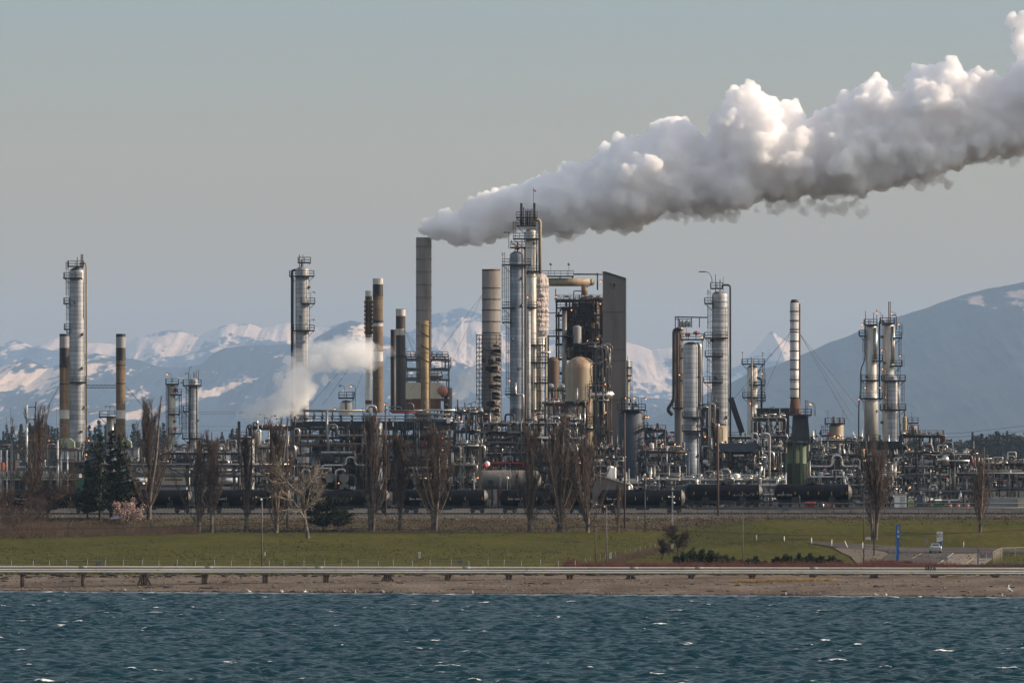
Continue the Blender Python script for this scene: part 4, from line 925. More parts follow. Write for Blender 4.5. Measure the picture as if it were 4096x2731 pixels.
ladder(t, 2368, 1470, 1570, -1.5); ladder(t, 2354, 1535, 1800, -t.w(50)); ladder(t, 2372, 1560, 1790, -1.2); platform(t, 2345, 2390, 1545, 2.2); platform(t, 2330, 2392, 1713, 2.5)
t.pipe([(2340,1432,-1),(2362,1440,-1),(2378,1465,-1),(2378,1700,-1)], 3, 'cream'); t.lamp(2425,1540,-2); t.lamp(2372,1705,-3,False)
t = Thing('regenerator_vessel', 2212, 1650, 'rusty brown domed vessel half hidden between the wrapped tower and the cream vessel', 'vessel'); D = 1650
t.part('shell', MB().lathe(shell_prof(t.w(26), t.loc.z, Z(1450,D), .9), t.loc.x, D, 28), 'brown')
t = Thing('vent_hood', 2222, 1600, 'pair of shiny silver elbow hoods on the deck left of the cream vessel', 'vent'); 
for px in (2200, 2243):
    t.pipe([(px-6,1560,0),(px-6,1542,0),(px+8,1542,-.2),(px+8,1553,-.2)], 9, 'alu', n=14, bend=.6); t.pipe([(px,1562),(px,1640)], 3, 'alu'); t.pipe([(px+14,1545),(px+14,1620)], 2, 'alu')
mb = MB()
for px in (2188,2210,2232,2258): mb.bar((X(px,1600),1600,t.loc.z),(X(px,1600),1600,Z(1562,1600)),.25)
for py in (1562,1600,1640,1700): mb.bar(t.p(2185,py), t.p(2262,py), .25)
t.part('frame', mb, 'steel')
column('small_column', 'slim column with caged ladder peeking out right of the tall grey building', 2504, 2519, 1440, 1680, 'clad_plain', plats=((1468,2498,2528),(1500,2502,2526)), noz=((2510,1425,1),), ladders=((2524,1468,1640),))
t = column('storage_vessel', 'broad dark blue grey cylinder with domed railed top right of the tall grey building', 2472, 2577, 1640, 1530, 'slate', plats=((1638,2470,2582),(1712,2570,2592)), ladders=((2582,1640,1712),(2560,1700,1900,-2.9)), pipes=(([(2487,1640),(2487,1590),(2520,1590),(2524,1610)],2.4,'pipe_dark',-1),([(2545,1625),(2545,1605)],6,'galv',0)), noz=((2532,1612,6),), lamps=((2502,1592,-1,True),(2536,1592,-1,True),(2583,1595,-1,True,-1),(2584,1667,-1,True,-1),(2593,1667,-1,True,-1),(2550,1850,-3,True)), dome=.35)
# right group
t = column('fractionating_column', 'stout silver column with rounded top in front of the rusty brown column', 2732, 2796, 1367, 1545, 'clad', segs=((1735,'clad_blue'),), rings=None,
 plats=((1668,2728,2830),(1722,2728,2850),(1357,2722,2815)), ladders=((2808,1670,1720,-1),(2845,1668,1720)), pipes=(([(2786,1372),(2800,1380),(2800,1640)],6,'alu',-.6),([(2810,1360),(2810,1660)],2,'pipe',-1.2),([(2806,1620),(2806,1900)],6,'alu',-.8)), lamps=((2728,1312,0,True),(2718,1499,0,True),(2808,1347,-2,True)))
t.part('valve', MB().box(X(2740,1545), X(2760,1545), 1543, 1544, Z(1345,1545), Z(1332,1545)), 'orange')
t.part('valve', MB().tube([t.p(2772,1332,-1), t.p(2800,1332,-1)], .25, 8).ball(t.p(2785,1332,-1), .45, 8, 5), 'pipe_red')
t = column('fractionating_column', 'rusty brown column with thick black pipe bent down its left side', 2698, 2736, 1310, 1565, 'bldg', plats=((1430,2712,2732),(1520,2712,2732),(1630,2690,2735)), pipes=(([(2728,1316),(2695,1316),(2695,1600),(2668,1640),(2690,1660)],7,'pipe_dark',-1.5,1.2),([(2712,1330),(2712,1640)],3,'pipe_rust',-2)), ladders=((2722,1380,1630,-2.2),))
mb = MB()
for px in (2701,2712,2766,2797): mb.bar(t.p(px,1310,-1), t.p(px,1268,-1), .18)
mb.bar(t.p(2699,1268,-1), t.p(2830,1270,-1), .25).bar(t.p(2699,1277,-1), t.p(2766,1277,-1), .15)
t.part('hoist_frame', mb, 'steel'); mb = MB()
for k in range(8): mb.tube([t.p(2718+k*6,1308,-.5), t.p(2718+k*6,1278+(k*7)%11,-.5)], .14, 5)
t.part('vent_pipe', mb, 'pipe_dark')
t = column('distillation_column', 'tall ringed silver column with black overhead pipe down its right side', 2847, 2912, 1164, 1570, 'clad', rings=1.36, ring=.1, segs=((1700,'cream'),),
 plats=((1213,2818,2852),(1351,2818,2912),(1424,2820,2890),(1528,2814,2890),(1153,2842,2892)), ladders=((2836,1160,1213),(2836,1213,1351),(2838,1351,1424),(2834,1424,1528),(2836,1528,1720)),
 pipes=(([(2890,1150),(2890,1140),(2921,1140),(2921,1775)],3.8,'pipe_dark',-.3),([(2912,1225),(2912,1700)],1.6,'pipe',-1.2),([(2848,1133),(2848,1112),(2838,1092),(2822,1086),(2797,1088)],1.4,'galv',0,.5)), noz=((2862,1097,1.5),(2893,1106,.8),(2880,1118,2)))
t.part('lamp', MB().box(X(2796,1570), X(2822,1570), 1569.8, 1570.2, Z(1089,1570), Z(1085,1570)), 'steel')
t = column('small_column', 'dark hazy column with octagonal railed top between the ringed column and the striped stack', 2988, 3031, 1460, 1760, 'clad_plain', plats=((1455,2967,3058),(1588,2970,3060),(1538,2996,3060),(1600,3030,3062)), ladders=((2975,1555,1588),(3054,1455,1600)), pipes=(([(3006,1430),(3006,1640)],3.5,'pipe',-2.3),([(3045,1475),(3025,1500)],2.5,'steel',0),([(3026,1510),(3045,1515),(3045,1650)],4,'pipe_dark',-1.8)), lamps=((2970,1413,0,False,0),(3051,1414,0,False,0),(3047,1495,-2,True),(3000,1613,-2,True)))
t = Thing('conveyor_chute', 2945, 1750, 'dark inclined chute sloping down right behind the ringed column', 'chute'); t.part('casing', MB().bar(t.p(2922,1590), t.p(2968,1730), 1.3, 1.6), 'steel_black'); t.part('support', MB().bar(t.p(2962,1712), (X(2962,1750),1750,t.loc.z), .5), 'steel')
t = Thing('dark_hopper_building', 3090, 1745, 'long dark flat topped hopper building behind the column with octagonal platform', 'building'); D = 1745
t.part('wall', MB().box(X(3028,D), X(3154,D), D-5, D+5, Z(1680,D), Z(1636,D)), 'steel_black'); t.part('roof', MB().box(X(3024,D), X(3158,D), D-5.3, D+5.3, Z(1636,D), Z(1632,D)), 'slate')
mb = MB()
for px in (3032,3070,3110,3150):
    for dy in (-4,4): mb.bar((X(px,D),D+dy,t.loc.z),(X(px,D),D+dy,Z(1680,D)),.5)
for k in range(3): mb.bar(t.p(3032+k*40,1770,-4), t.p(3070+k*40,1680,-4), .3)
t.part('leg_frame', mb, 'steel_black')
column('small_column', 'short pale column with bulky railed top left of the far right twin towers', 3316, 3375, 1690, 1700, 'cream', plats=((1692,3300,3378),(1740,3282,3320)), lamps=((3312,1647,0,False,0),(3372,1647,0,False,0)), ladders=((3305,1692,1760),(3290,1700,1745)), noz=((3335,1665,5),(3360,1668,4)))
t = column('twin_tower', 'left tower of the far right twin towers, cream grey with angled pipe down its left', 3462, 3508, 1298, 1640, 'clad_plain', plats=((1298,3456,3508),(1342,3436,3462),(1442,3488,3530),(1520,3444,3515),(1592,3440,3530)), ladders=((3456,1342,1442),(3450,1520,1590)), pipes=(([(3459,1300),(3459,1440),(3442,1475),(3442,1560),(3434,1620),(3434,1760)],2.6,'galv',-.8,1.2),([(3502,1310),(3502,1440)],6,'alu',-1.4,0)), noz=((3462,1243,1.4),(3494,1250,1.4),(3507,1236,1.2),(3475,1280,2)), lamps=((3449,1297,0,True),(3507,1252,0,True),(3460,1550,-1,True),(3435,1597,-1,True)), group='far right twin towers')
t.part('shell', MB().lathe([(t.w(28),Z(1765,1640)),(t.w(28),Z(1600,1640)),(t.w(23)+.02,Z(1560,1640))], t.loc.x, 1640, 28), 'clad_plain')
t = column('twin_tower', 'right tower of the far right twin towers with tall twin vents and looping overhead pipe', 3528, 3577, 1292, 1645, 'clad_plain', plats=((1292,3520,3577),(1350,3570,3606),(1462,3560,3608),(1521,3526,3621),(1637,3520,3623)), ladders=((3602,1300,1350),(3600,1350,1462),(3596,1462,1521),(3612,1521,1637)),
 pipes=(([(3535,1300),(3535,1283),(3517,1283),(3517,1600)],3,'pipe_dark',-1),([(3566,1260),(3585,1260),(3585,1320)],2,'pipe_dark',0),([(3572,1305),(3572,1455)],6,'alu',-1.2,0),([(3590,1530),(3590,1630)],3,'pipe',-1)), noz=((3555,1206,1.8),(3561,1206,1.8),(3530,1258,1.5)), lamps=((3524,1296,-2,True),(3566,1254,-1,True),(3594,1297,-1,True),(3525,1401,-2,True),(3528,1476,-2,True),(3599,1424,-1,True),(3519,1551,-2,True),(3539,1589,-2,True)), group='far right twin towers')
column('distillation_column', 'thick ribbed silver lower column in front of the right twin tower', 3548, 3590, 1500, 1625, 'clad', plats=((1521,3535,3600),(1637,3535,3600)), ladders=((3544,1521,1637),), pipes=(([(3596,1520),(3596,1610),(3600,1765)],3,'pipe',-1),([(3586,1650),(3586,1760)],2,'pipe_rust',-2)))
column('small_column', 'slender column striped tan and rust right of the twin towers', 3610, 3628, 1665, 1690, 'tan_stack', base=1745, noz=((3618,1640,3),))
column('small_column', 'short column with hoop railings right of the slender tan column', 3636, 3668, 1700, 1700, 'cream', base=1745, plats=((1720,3628,3674),(1690,3630,3672)), lamps=((3646,1655,0,False,0),))
# hazy unit behind the main stack
t = unit('hazy grey steel unit with high railed deck behind the tallest stack', 1622, 1795, 1440, 1840, 9, 77, nh=14, nv=16, nd=3, steel='galv', bay=5, levels=(1760,1680,1640,1600,1520,1480,1440), name='process_unit', cat='process unit', group=None, pal=[('galv',4),('pipe',3),('steel',3)])
D = 1840; t.part('silo_box', MB().box(X(1624,D), X(1764,D), D-6, D-4.6, Z(1595,D), Z(1531,D)), 'bldg_pale'); t.part('end_cap', MB().ball((X(1768,D),D-5,Z(1564,D)), 1.5, 16, 8), 'brick'); t.part('hood', MB().box(X(1624,D), X(1764,D), D-6, D-4.6, Z(1640,D), Z(1596,D)), 'rust')
t.part('drum', MB().lathe(shell_prof(t.w(17), Z(1700,D), Z(1555,D), .4), X(1792,D), D, 20), 'brown'); platform(t, 1621, 1663, 1425, 3); platform(t, 1725, 1793, 1425, 3)
# small vent tower with flare tip on the left (source of the low steam)
t = stack('short black vent pipe at left puffing the low drifting steam', 950, 962, 1685, 1500, 'black_stack')
column('small_column', 'grey ladder clad column below the short black vent pipe', 972, 1018, 1745, 1490, 'clad', plats=((1750,925,1020),(1835,925,960)), ladders=((932,1750,1835),(1015,1800,1960)), pipes=(([(1028,1770),(1028,1720),(1042,1720),(1042,1780),(1030,1780)],5,'alu',-2),), dome=.3)
# ================================================================ process units and pipe racks
def drum_end(t, px, py, rpx, dy, mat='pipe'):
    x, y, z = t.p(px, py, dy); r = t.w(rpx); mb = MB().tube([(x,y,z),(x,y+8,z)], r, 24); mb.tube([(x,y-.05,z),(x,y+.2,z)], r*1.1, 24); mb.tube([(x,y-.12,z),(x,y-.06,z)], r*.95, 24)
    t.part('exchanger', mb, mat)
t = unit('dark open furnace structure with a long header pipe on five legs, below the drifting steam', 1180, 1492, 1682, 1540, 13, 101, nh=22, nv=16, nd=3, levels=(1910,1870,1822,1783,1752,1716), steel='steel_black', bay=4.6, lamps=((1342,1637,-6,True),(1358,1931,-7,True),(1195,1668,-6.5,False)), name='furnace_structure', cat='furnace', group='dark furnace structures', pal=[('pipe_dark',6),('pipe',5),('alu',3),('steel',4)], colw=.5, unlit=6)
D = 1540
def louvre(t, a, b, ya, yb, dy=-6.8, dep=13):
    mb = MB().box(X(a,D), X(b,D), D+dy, D+dy+dep, Z(yb,D), Z(ya,D)); x = X(a,D)
    while x < X(b,D): mb.box(x, x+.18, D+dy-.15, D+dy-.01, Z(yb,D), Z(ya,D)); x += 2.3
    mb.box(X(a,D)-.2, X(b,D)+.2, D+dy-.3, D+dy-.02, Z(yb,D)-.15, Z(yb,D)+.1); t.part('cooler_box', mb, 'steel_black')
    mb = MB(); rail_box(mb, X(a,D), X(b,D), D+dy, D+dy+dep, Z(ya,D)+.01, 1.1, .07, 2.0); t.part('railing', mb, 'steel')
louvre(t, 1166, 1490, 1685, 1716)
t.pipe([(1172,1643),(1460,1643)], 5, 'pipe', -6.5, n=12); t.pipe([(1311,1640),(1311,1738),(1316,1760),(1316,1830)], 5.5, 'pipe', -7.4, n=12)
for k, px in enumerate((1187,1222,1259,1292,1332)):
    t.pipe([(px,1645),(px,1684)], 2, 'pipe_dark', -6.5); t.part('valve', MB().ball(t.p(px,1668,-6.6), .33, 8, 5).ball(t.p(px+3,1660,-6.7), .2, 6, 4), 'galv')
mb = MB().box(X(1150,D), X(1310,D), D-6.95, D-6.7, Z(1759,D), Z(1751,D)); mb.box(X(1155,D), X(1420,D), D-6.98, D-6.72, Z(1786,D), Z(1775,D)); t.part('beam', mb, 'wood')
mb = MB()
for px in (1235,1305,1385,1440): mb.bar(t.p(px-9,1718,-6.5), t.p(px-4,1750,-6.5), .45).bar(t.p(px+9,1718,-6.5), t.p(px+4,1750,-6.5), .45)
t.part('brace', mb, 'rust_stack')
t.pipe([(1288,1809),(1425,1809),(1427,1845)], 4.5, 'clad_white', -7.6, n=12)
mb = MB().lathe([(.9,Z(1850,D)),(1.1,Z(1838,D)),(1.1,Z(1822,D)),(.7,Z(1812,D))], X(1300,D), D-6, 14); mb.lathe([(.9,Z(1850,D)),(1.1,Z(1838,D)),(1.1,Z(1822,D)),(.7,Z(1812,D))], X(1322,D), D-6, 14); t.part('drum', mb, 'slate')
for px in (1302,1317): t.pipe([(px,1850),(px,1868)], 2.5, 'alu', -6.5)
for pts in ([(1215,1900),(1215,1877),(1243,1877),(1243,1950)],[(1265,1893),(1268,1874),(1294,1872),(1300,1872)],[(1300,1873),(1327,1873),(1328,1888)],[(1346,1952),(1347,1877),(1382,1877),(1384,1892)]): t.pipe(pts, 4.6, 'alu', -8.2, 1.0, n=12)
t.pipe([(1231,1866),(1252,1866)], 2, 'alu', -8.4)
for a in ((1225,1911,15),(1272,1911,15),(1323,1911,16),(1380,1911,18),(1380,1951,18)): drum_end(t, *a, -8.0, 'pipe')
mb = MB()
for px in (1405,1412,1420): mb.box(X(px,D), X(px+5,D), D-9, D-8.4, Z(1962,D), Z(1944,D))
t.part('cabinet', mb, 'white')
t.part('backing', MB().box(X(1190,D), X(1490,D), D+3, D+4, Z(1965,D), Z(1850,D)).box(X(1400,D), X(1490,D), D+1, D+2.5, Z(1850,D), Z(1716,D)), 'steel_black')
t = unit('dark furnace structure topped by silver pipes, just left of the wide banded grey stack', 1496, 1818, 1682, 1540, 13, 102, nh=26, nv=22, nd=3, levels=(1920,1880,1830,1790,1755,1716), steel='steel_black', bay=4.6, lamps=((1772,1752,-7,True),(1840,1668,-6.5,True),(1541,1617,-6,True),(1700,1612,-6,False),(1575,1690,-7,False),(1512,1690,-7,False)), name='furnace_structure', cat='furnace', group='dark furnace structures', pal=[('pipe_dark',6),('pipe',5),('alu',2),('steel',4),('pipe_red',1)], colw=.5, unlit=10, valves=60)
louvre(t, 1500, 1816, 1685, 1716)
for pts, r, m_ in (([(1558,1642),(1700,1642)],3.5,'pipe'),([(1696,1640),(1826,1641)],3.5,'alu'),([(1676,1656),(1800,1658)],4.5,'pipe'),([(1560,1628),(1605,1628),(1608,1640)],3,'pipe'),([(1570,1650),(1670,1650)],4,'pipe_red'),([(1575,1675),(1790,1675)],2.5,'pipe'),([(1626,1616),(1655,1616),(1655,1640)],4,'galv'),([(1472,1650),(1474,1625),(1505,1625),(1508,1650)],6,'alu'),([(1542,1650),(1545,1627),(1552,1640)],4,'alu'),([(1678,1686),(1678,1855)],1.8,'galv'),([(1660,1686),(1662,1800)],1.8,'galv'),([(1658,1905),(1658,1874),(1670,1874),(1670,1900)],3.5,'alu'),([(1718,1900),(1718,1876)],3.5,'alu')): t.pipe(pts, r, m_, -7.2, n=10)
t.part('shell', MB().lathe(shell_prof(t.w(25), t.loc.z, Z(1695,D), .3), X(1508,D), D-8.6, 26), 'clad_blue'); t.part('manway', MB().tube([(X(1511,D), D-9.8, Z(1720,D)), (X(1511,D), D-10.2, Z(1720,D))], .55, 16), 'steel_black')
for py in (1740,1837): platform(t, 1475, 1545, py, 1.6, dy=-9)
for a in ((1667,1922,14),(1667,1960,14)): drum_end(t, *a, -8.0, 'pipe')
t.part('cabinet', MB().box(X(1788,D), X(1803,D), D-8, D-7.2, Z(1692,D), Z(1672,D)), 'white')
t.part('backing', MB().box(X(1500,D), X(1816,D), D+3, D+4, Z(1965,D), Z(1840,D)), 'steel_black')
# generic and semi-generic units, front to back
U = [
 ('low pipe run beside the left substation poles', -60, 330, 1800, 1500, 8, 201, dict(nh=14, nv=10, nd=2, valves=30, steel='galv', lamps=((201,1762,-4,True),(350,1818,-4,True)))),
 ('pipe run and pumps behind the conifers', 330, 640, 1850, 1520, 8, 202, dict(nh=16, nv=12, nd=3, valves=40, levels=(1940,1900,1860), lamps=((360,1762,-4,True),))),
 ('long pipe run under the two small columns', 640, 960, 1812, 1560, 10, 203, dict(nh=20, nv=12, nd=3, valves=40, levels=(1940,1890,1850,1815))),
 ('pipe unit with white expansion loop around the short black vent pipe', 1000, 1175, 1715, 1500, 9, 204, dict(nh=18, nv=20, nd=3, valves=40, lamps=((1040,1660,0,False),(1195,1665,-4,False)))),
 ('crowded valve platforms between the furnace structure and the wide banded stack', 1822, 1935, 1655, 1515, 9, 205, dict(nh=26, nv=30, nd=4, valves=90, bay=4, rails=.9, lamps=((1838,1668,-5,True),(1910,1822,-5,True),(1848,1685,-5,True)))),
 ('crowded lower piping at the foot of the valve platforms', 1815, 1925, 1790, 1480, 8, 206, dict(nh=24, nv=26, nd=3, valves=70, bay=4, rails=.8)),
 ('long rack behind the horizontal drum at the foot of the central tower', 1925, 2160, 1700, 1510, 10, 207, dict(nh=40, nv=30, nd=4, valves=90, bay=4.5, levels=(1940,1900,1862,1818,1780,1740,1700), lamps=((2038,1690,-5,True),(2012,1720,-5,False)))),
 ('pipe rack crossing in front of the wrapped tower', 2130, 2330, 1690, 1505, 9, 208, dict(nh=36, nv=40, nd=4, valves=90, bay=4, levels=(1940,1900,1860,1815,1760,1700), lamps=((2197,1744,-5,True),(2195,1825,-5,False)))),
 ('tangled pipe rack with red pipes at the foot of the cream vessel', 2180, 2345, 1620, 1530, 8, 209, dict(nh=26, nv=36, nd=3, valves=80, bay=3.6, pal=[('pipe_dark',4),('pipe',5),('alu',3),('pipe_red',3),('pipe_rust',3)])),
 ('vertical pipe bundle between the cream vessel and the tall grey building', 2376, 2428, 1400, 1600, 7, 210, dict(nh=14, nv=40, nd=1, valves=50, bay=3, braces=True, lamps=((2420,1537,-4,True),(2422,1650,-4,True)))),
 ('pipe rack between cream vessel foot and dark blue cylinder', 2330, 2480, 1800, 1490, 9, 211, dict(nh=30, nv=22, nd=4, valves=80, levels=(1945,1905,1870,1835,1803), lamps=((2310,1925,-5,True),(2320,1925,-5,True)))),
 ('steel frame with X braced top right of the dark blue cylinder', 2578, 2662, 1725, 1540, 8, 212, dict(nh=16, nv=10, nd=2, valves=40, bay=4, steel='slate', braces=True, lamps=((2651,1775,-4,True),(2698,1777,-4,True)))),
 ('rack with rusty orange top pipe left of the stout silver column', 2560, 2735, 1805, 1500, 10, 213, dict(nh=34, nv=24, nd=4, valves=90, levels=(1945,1905,1870,1838,1808), lamps=((2592,1850,-5,True),(2718,1884,-5,True),(2720,1903,-5,True),(2592,1912,-5,True),(2565,1950,-5,True)))),
 ('tight platforms and risers between the stout and the ringed silver columns', 2810, 2872, 1640, 1530, 8, 214, dict(nh=20, nv=30, nd=2, valves=60, bay=3.2, rails=.9, lamps=((2818,1747,-5,True),))),
 ('process unit under the dark slanted roof right of the ringed column', 2860, 3040, 1775, 1500, 10, 215, dict(nh=34, nv=26, nd=5, valves=110, levels=(1945,1910,1875,1845,1810), lamps=((2885,1805,-5,True),(3018,1822,-5,True),(3096,1873,-5,True)))),
 ('process unit with white looping pipes left of the green drum', 3020, 3135, 1680, 1520, 9, 216, dict(nh=24, nv=26, nd=3, valves=80, bay=4, rails=.9, pal=[('alu',4),('pipe',6),('clad_white',3),('pipe_dark',3)])),
 ('rack of crossing walkways right of the green drum', 3240, 3445, 1830, 1510, 10, 217, dict(nh=36, nv=24, nd=4, valves=90, levels=(1945,1910,1875,1850,1830), steel='slate', lamps=((3291,1923,-5,True),(3335,1744,-4,True),(3348,1750,-4,True)))),
 ('upper pipework behind the green drum and short pale column', 3245, 3440, 1745, 1600, 10, 218, dict(nh=26, nv=24, nd=3, valves=60, levels=(1900,1840,1800,1770), steel='galv')),
 ('dark framed unit under the black box of the twin towers', 3430, 3610, 1790, 1530, 12, 219, dict(nh=34, nv=26, nd=4, valves=90, levels=(1945,1900,1860,1825,1792), steel='steel_black', lamps=((3454,1797,-5,True),(3632,1797,-5,True)))),
 ('tall portal frame of brown pipes right of the twin towers', 3602, 3772, 1744, 1560, 8, 220, dict(nh=18, nv=18, nd=3, valves=40, levels=(1900,1850,1800,1746), bay=5, lamps=((3636,1741,-4,True),(3631,1893,-4,True)))),
 ('dense silver pipe stack below the portal frame', 3600, 3900, 1820, 1480, 12, 221, dict(nh=56, nv=50, nd=5, valves=120, levels=(2010,1975,1940,1905,1870,1838,1820), steel='galv', rails=.8, lamps=((3632,1948,-6,True),))),
 ('long low pipe rack running off the right edge', 3890, 4330, 1862, 1500, 10, 222, dict(nh=40, nv=44, nd=4, valves=80, levels=(1960,1925,1892,1866), steel='galv', bay=7)),
 ('silver pipe group behind the last tank cars at right', 3240, 3600, 1900, 1450, 8, 223, dict(nh=30, nv=40, nd=4, valves=90, levels=(1990,1950,1915), pal=[('alu',4),('pipe',6),('clad_white',2),('pipe_dark',3)], lamps=((3636,1948,-4,True),(3243,1950,-4,True)))),
 ('ground level pipes and pumps behind the middle tank cars', 2560, 3130, 1925, 1450, 8, 224, dict(nh=36, nv=40, nd=8, valves=110, levels=(1985,1950,1925), pal=[('alu',5),('pipe',6),('clad_white',3),('pipe_dark',2)], steel='galv')),
 ('ground level manifold behind the tank cars at centre', 2330, 2570, 1935, 1445, 7, 225, dict(nh=20, nv=24, nd=5, valves=70, levels=(1985,1945), pal=[('alu',5),('pipe',6),('clad_white',3),('pipe_dark',2)], steel='galv')),
 ('far pipework seen between furnace structure and twin vents at left', 640, 1180, 1800, 1720, 10, 226, dict(nh=24, nv=14, nd=3, valves=40, steel='galv')),
 ('far pipework behind the central towers', 1900, 2500, 1760, 1720, 12, 227, dict(nh=40, nv=30, nd=4, valves=60, levels=(1940,1900,1860,1820,1790,1762), steel='steel_black')),
 ('far pipework behind the silver columns right of centre', 2570, 3160, 1750, 1690, 12, 228, dict(nh=44, nv=34, nd=5, valves=70, levels=(1940,1900,1860,1820,1780,1752), steel='steel_black', lamps=((2845,1745,-6,True),))),
 ('far pipework behind the green drum towards the twin towers', 3160, 3620, 1790, 1690, 12, 229, dict(nh=36, nv=26, nd=4, valves=60, levels=(1940,1900,1860,1820,1792))),
 ('far pipework beyond the portal frame at the right', 3600, 4300, 1850, 1650, 12, 230, dict(nh=36, nv=26, nd=4, valves=50, levels=(1960,1920,1885,1852))),
]
UT = {}
for lab, a, b, top, D_, dep, sd_, kw in U:
    UT[sd_] = unit(lab, a, b, top, D_, dep, sd_, **kw)
t = UT[213]; t.pipe([(2575,1806),(2740,1806)], 4, 'rust', -5.6); t.pipe([(2400,1796),(2476,1796)], 6, 'cream', -4, n=12)
t = UT[212]; D = t.D; mb = MB()
mb.bar(t.p(2580,1725,-4.3), t.p(2660,1725,-4.3), .5).bar(t.p(2584,1728,-4.3), t.p(2612,1748,-4.3), .3).bar(t.p(2658,1728,-4.3), t.p(2630,1748,-4.3), .3).bar(t.p(2580,1750,-4.3), t.p(2660,1750,-4.3), .3); t.part('truss', mb, 'slate')
t = UT[215]; D = t.D
t.part('roof', MB().add([t.p(2866,1773,-7),t.p(3032,1773,-7),t.p(3032,1773,4),t.p(2866,1773,4),t.p(2890,1806,-7),t.p(3010,1806,-7),t.p(3010,1806,4),t.p(2890,1806,4)],[(0,1,2,3),(7,6,5,4),(4,5,1,0),(5,6,2,1),(6,7,3,2),(7,4,0,3)]), 'slate')
t.part('stair', MB().bar(t.p(2985,1850,-6.5), t.p(3030,1800,-6.5), .4), 'slate')
for pts, r in (([(3022,1760),(3003,1755),(3003,1734),(3022,1732),(3030,1755),(3030,1775)],4),([(3042,1734),(3074,1734),(3074,1950)],4.5),([(3046,1818),(3063,1818),(3063,1845),(3056,1850)],4),([(2828,1950),(2828,1908),(3010,1907),(3016,1915),(3016,1948)],3),([(2930,1822),(2972,1822)],5)): t.pipe(pts, r, 'clad_white', -6.5, .8, n=10)
t = UT[219]; D = t.D; t.part('hopper', MB().add([t.p(3436,1765,-7),t.p(3602,1765,-7),t.p(3602,1765,5),t.p(3436,1765,5),t.p(3444,1792,-7),t.p(3594,1792,-7),t.p(3594,1792,5),t.p(3444,1792,5)],[(0,1,2,3),(7,6,5,4),(4,5,1,0),(5,6,2,1),(6,7,3,2),(7,4,0,3)]), 'steel_black')
t.part('rim', MB().box(X(3434,D), X(3604,D), D-7.2, D-7.0, Z(1768,D), Z(1764,D)), 'slate'); platform(t, 3470, 3520, 1763, 3)
t = UT[220]
for k in range(6): t.pipe([(3610,1749+k*.1-k*1.2),(3756+k*3.2,1749-k*1.2),(3756+k*3.2,1900)], 1.6, 'brown', -4.5-k*.1)
t = UT[221]
for pts, r, m_ in (([(3720,1820),(3805,1818),(3808,1818),(3808,1845)],3.5,'alu'),([(3805,1840),(3808,1817),(3880,1817),(3882,1860)],3.5,'alu'),([(3780,1842),(3870,1842)],5,'alu'),([(3882,1835),(3882,1862)],5,'pipe_red'),([(3800,1891),(4150,1891)],2.6,'clad_white')): t.pipe(pts, r, m_, -6.4, .7, n=10)
t.part('drum', MB().ball(t.p(3772,1838,-6.5), .9, 14, 8), 'alu')
mb = MB()
for px in (3745,3755,3764): mb.lathe([(.28,Z(1850,t.D)),(.3,Z(1833,t.D)),(.02,Z(1829,t.D))], X(px,t.D), t.D-6.5, 10)
t.part('vent_pipe', mb, 'alu')
# horizontal drum and tanks
t = Thing('horizontal_drum', 2035, 1462, 'long grey horizontal storage drum with round left end and dark manway', 'storage drum'); D = 1462
zc = Z(1918,D); r = t.w(38); pr = []
xs_ = [X(1905,D)+k for k in (0,.05,.2,.5,.9,1.4)]; rs_ = [.05,.35,.6,.82,.95,1.0]
mb = MB(); 
def hlathe(mb, prof, y, z, n=28):
    vs = []; fs = []
    for x, rr in prof:
        for k in range(n): a = 2*math.pi*k/n; vs.append((x, y+rr*math.cos(a), z+rr*math.sin(a)))
    for i in range(len(prof)-1):
        for k in range(n): fs.append((i*n+(k+1)%n, i*n+k, (i+1)*n+k, (i+1)*n+(k+1)%n))
    return mb.add(vs, fs, True)
prof = [(x, r*q) for x, q in zip(xs_, rs_)]; xe = X(2165,D); prof += [(xe-(x-xs_[0]), r*q) for x, q in reversed(list(zip(xs_, rs_)))]
t.part('shell', hlathe(mb, prof, D, zc), 'drum_grey'); t.part('manway', MB().tube([t.p(1961,1929,-1.7), t.p(1961,1929,-2.2)], .5, 14), 'steel_black')
t.part('saddle', MB().box(X(1940,D), X(1946,D), D-1.5, D+1.5, t.loc.z, zc).box(X(2120,D), X(2126,D), D-1.5, D+1.5, t.loc.z, zc), 'steel')
for px in (1978,1998,2070,2004): t.pipe([(px,1950),(px,1890 if px != 2004 else 1905)], 1.5, 'galv', -2.2)
t.lamp(1912,1910,-2.5); t.pipe([(2000,1985),(2000,1910)], .8, 'galv', -4); t.part('lamp', MB().ball(t.p(2030,1911,-3), .3, 8, 5).bar(t.p(2030,1911,-3), t.p(2030,1975,-3), .08), 'white')
t.part('alarm', MB().lathe([(.4,Z(1872,D)),(.45,Z(1860,D)),(.2,Z(1853,D))], X(1940,D), D-1, 12), 'pipe_red'); t.part('dome', MB().ball(t.p(1949,1855,-.4), .55, 12, 6), 'white')
t.part('post', MB().box(X(1916,D), X(1926,D), D-3, D-2.6, t.loc.z, Z(1770,D)), 'wood_grey')
for (c, wd, lab, D) in ((2178,46,'pale low tank with shallow cone roof behind the central pipe rack, left one', 1545), (2258,42,'pale low tank with shallow cone roof behind the central pipe rack, right one', 1548)):
    t = Thing('low_tank', c, D, lab, 'tank', 'pair of pale low tanks'); r = t.w(wd)
    t.part('wall', MB().lathe([(r, t.loc.z), (r, Z(1790,D))], t.loc.x, D, 32), 'slate'); t.part('roof', MB().lathe([(r+.05, Z(1790,D)), (r*.7, Z(1776,D)), (r*.3, Z(1767,D)), (.01, Z(1765,D))], t.loc.x, D, 32), 'bldg_pale')
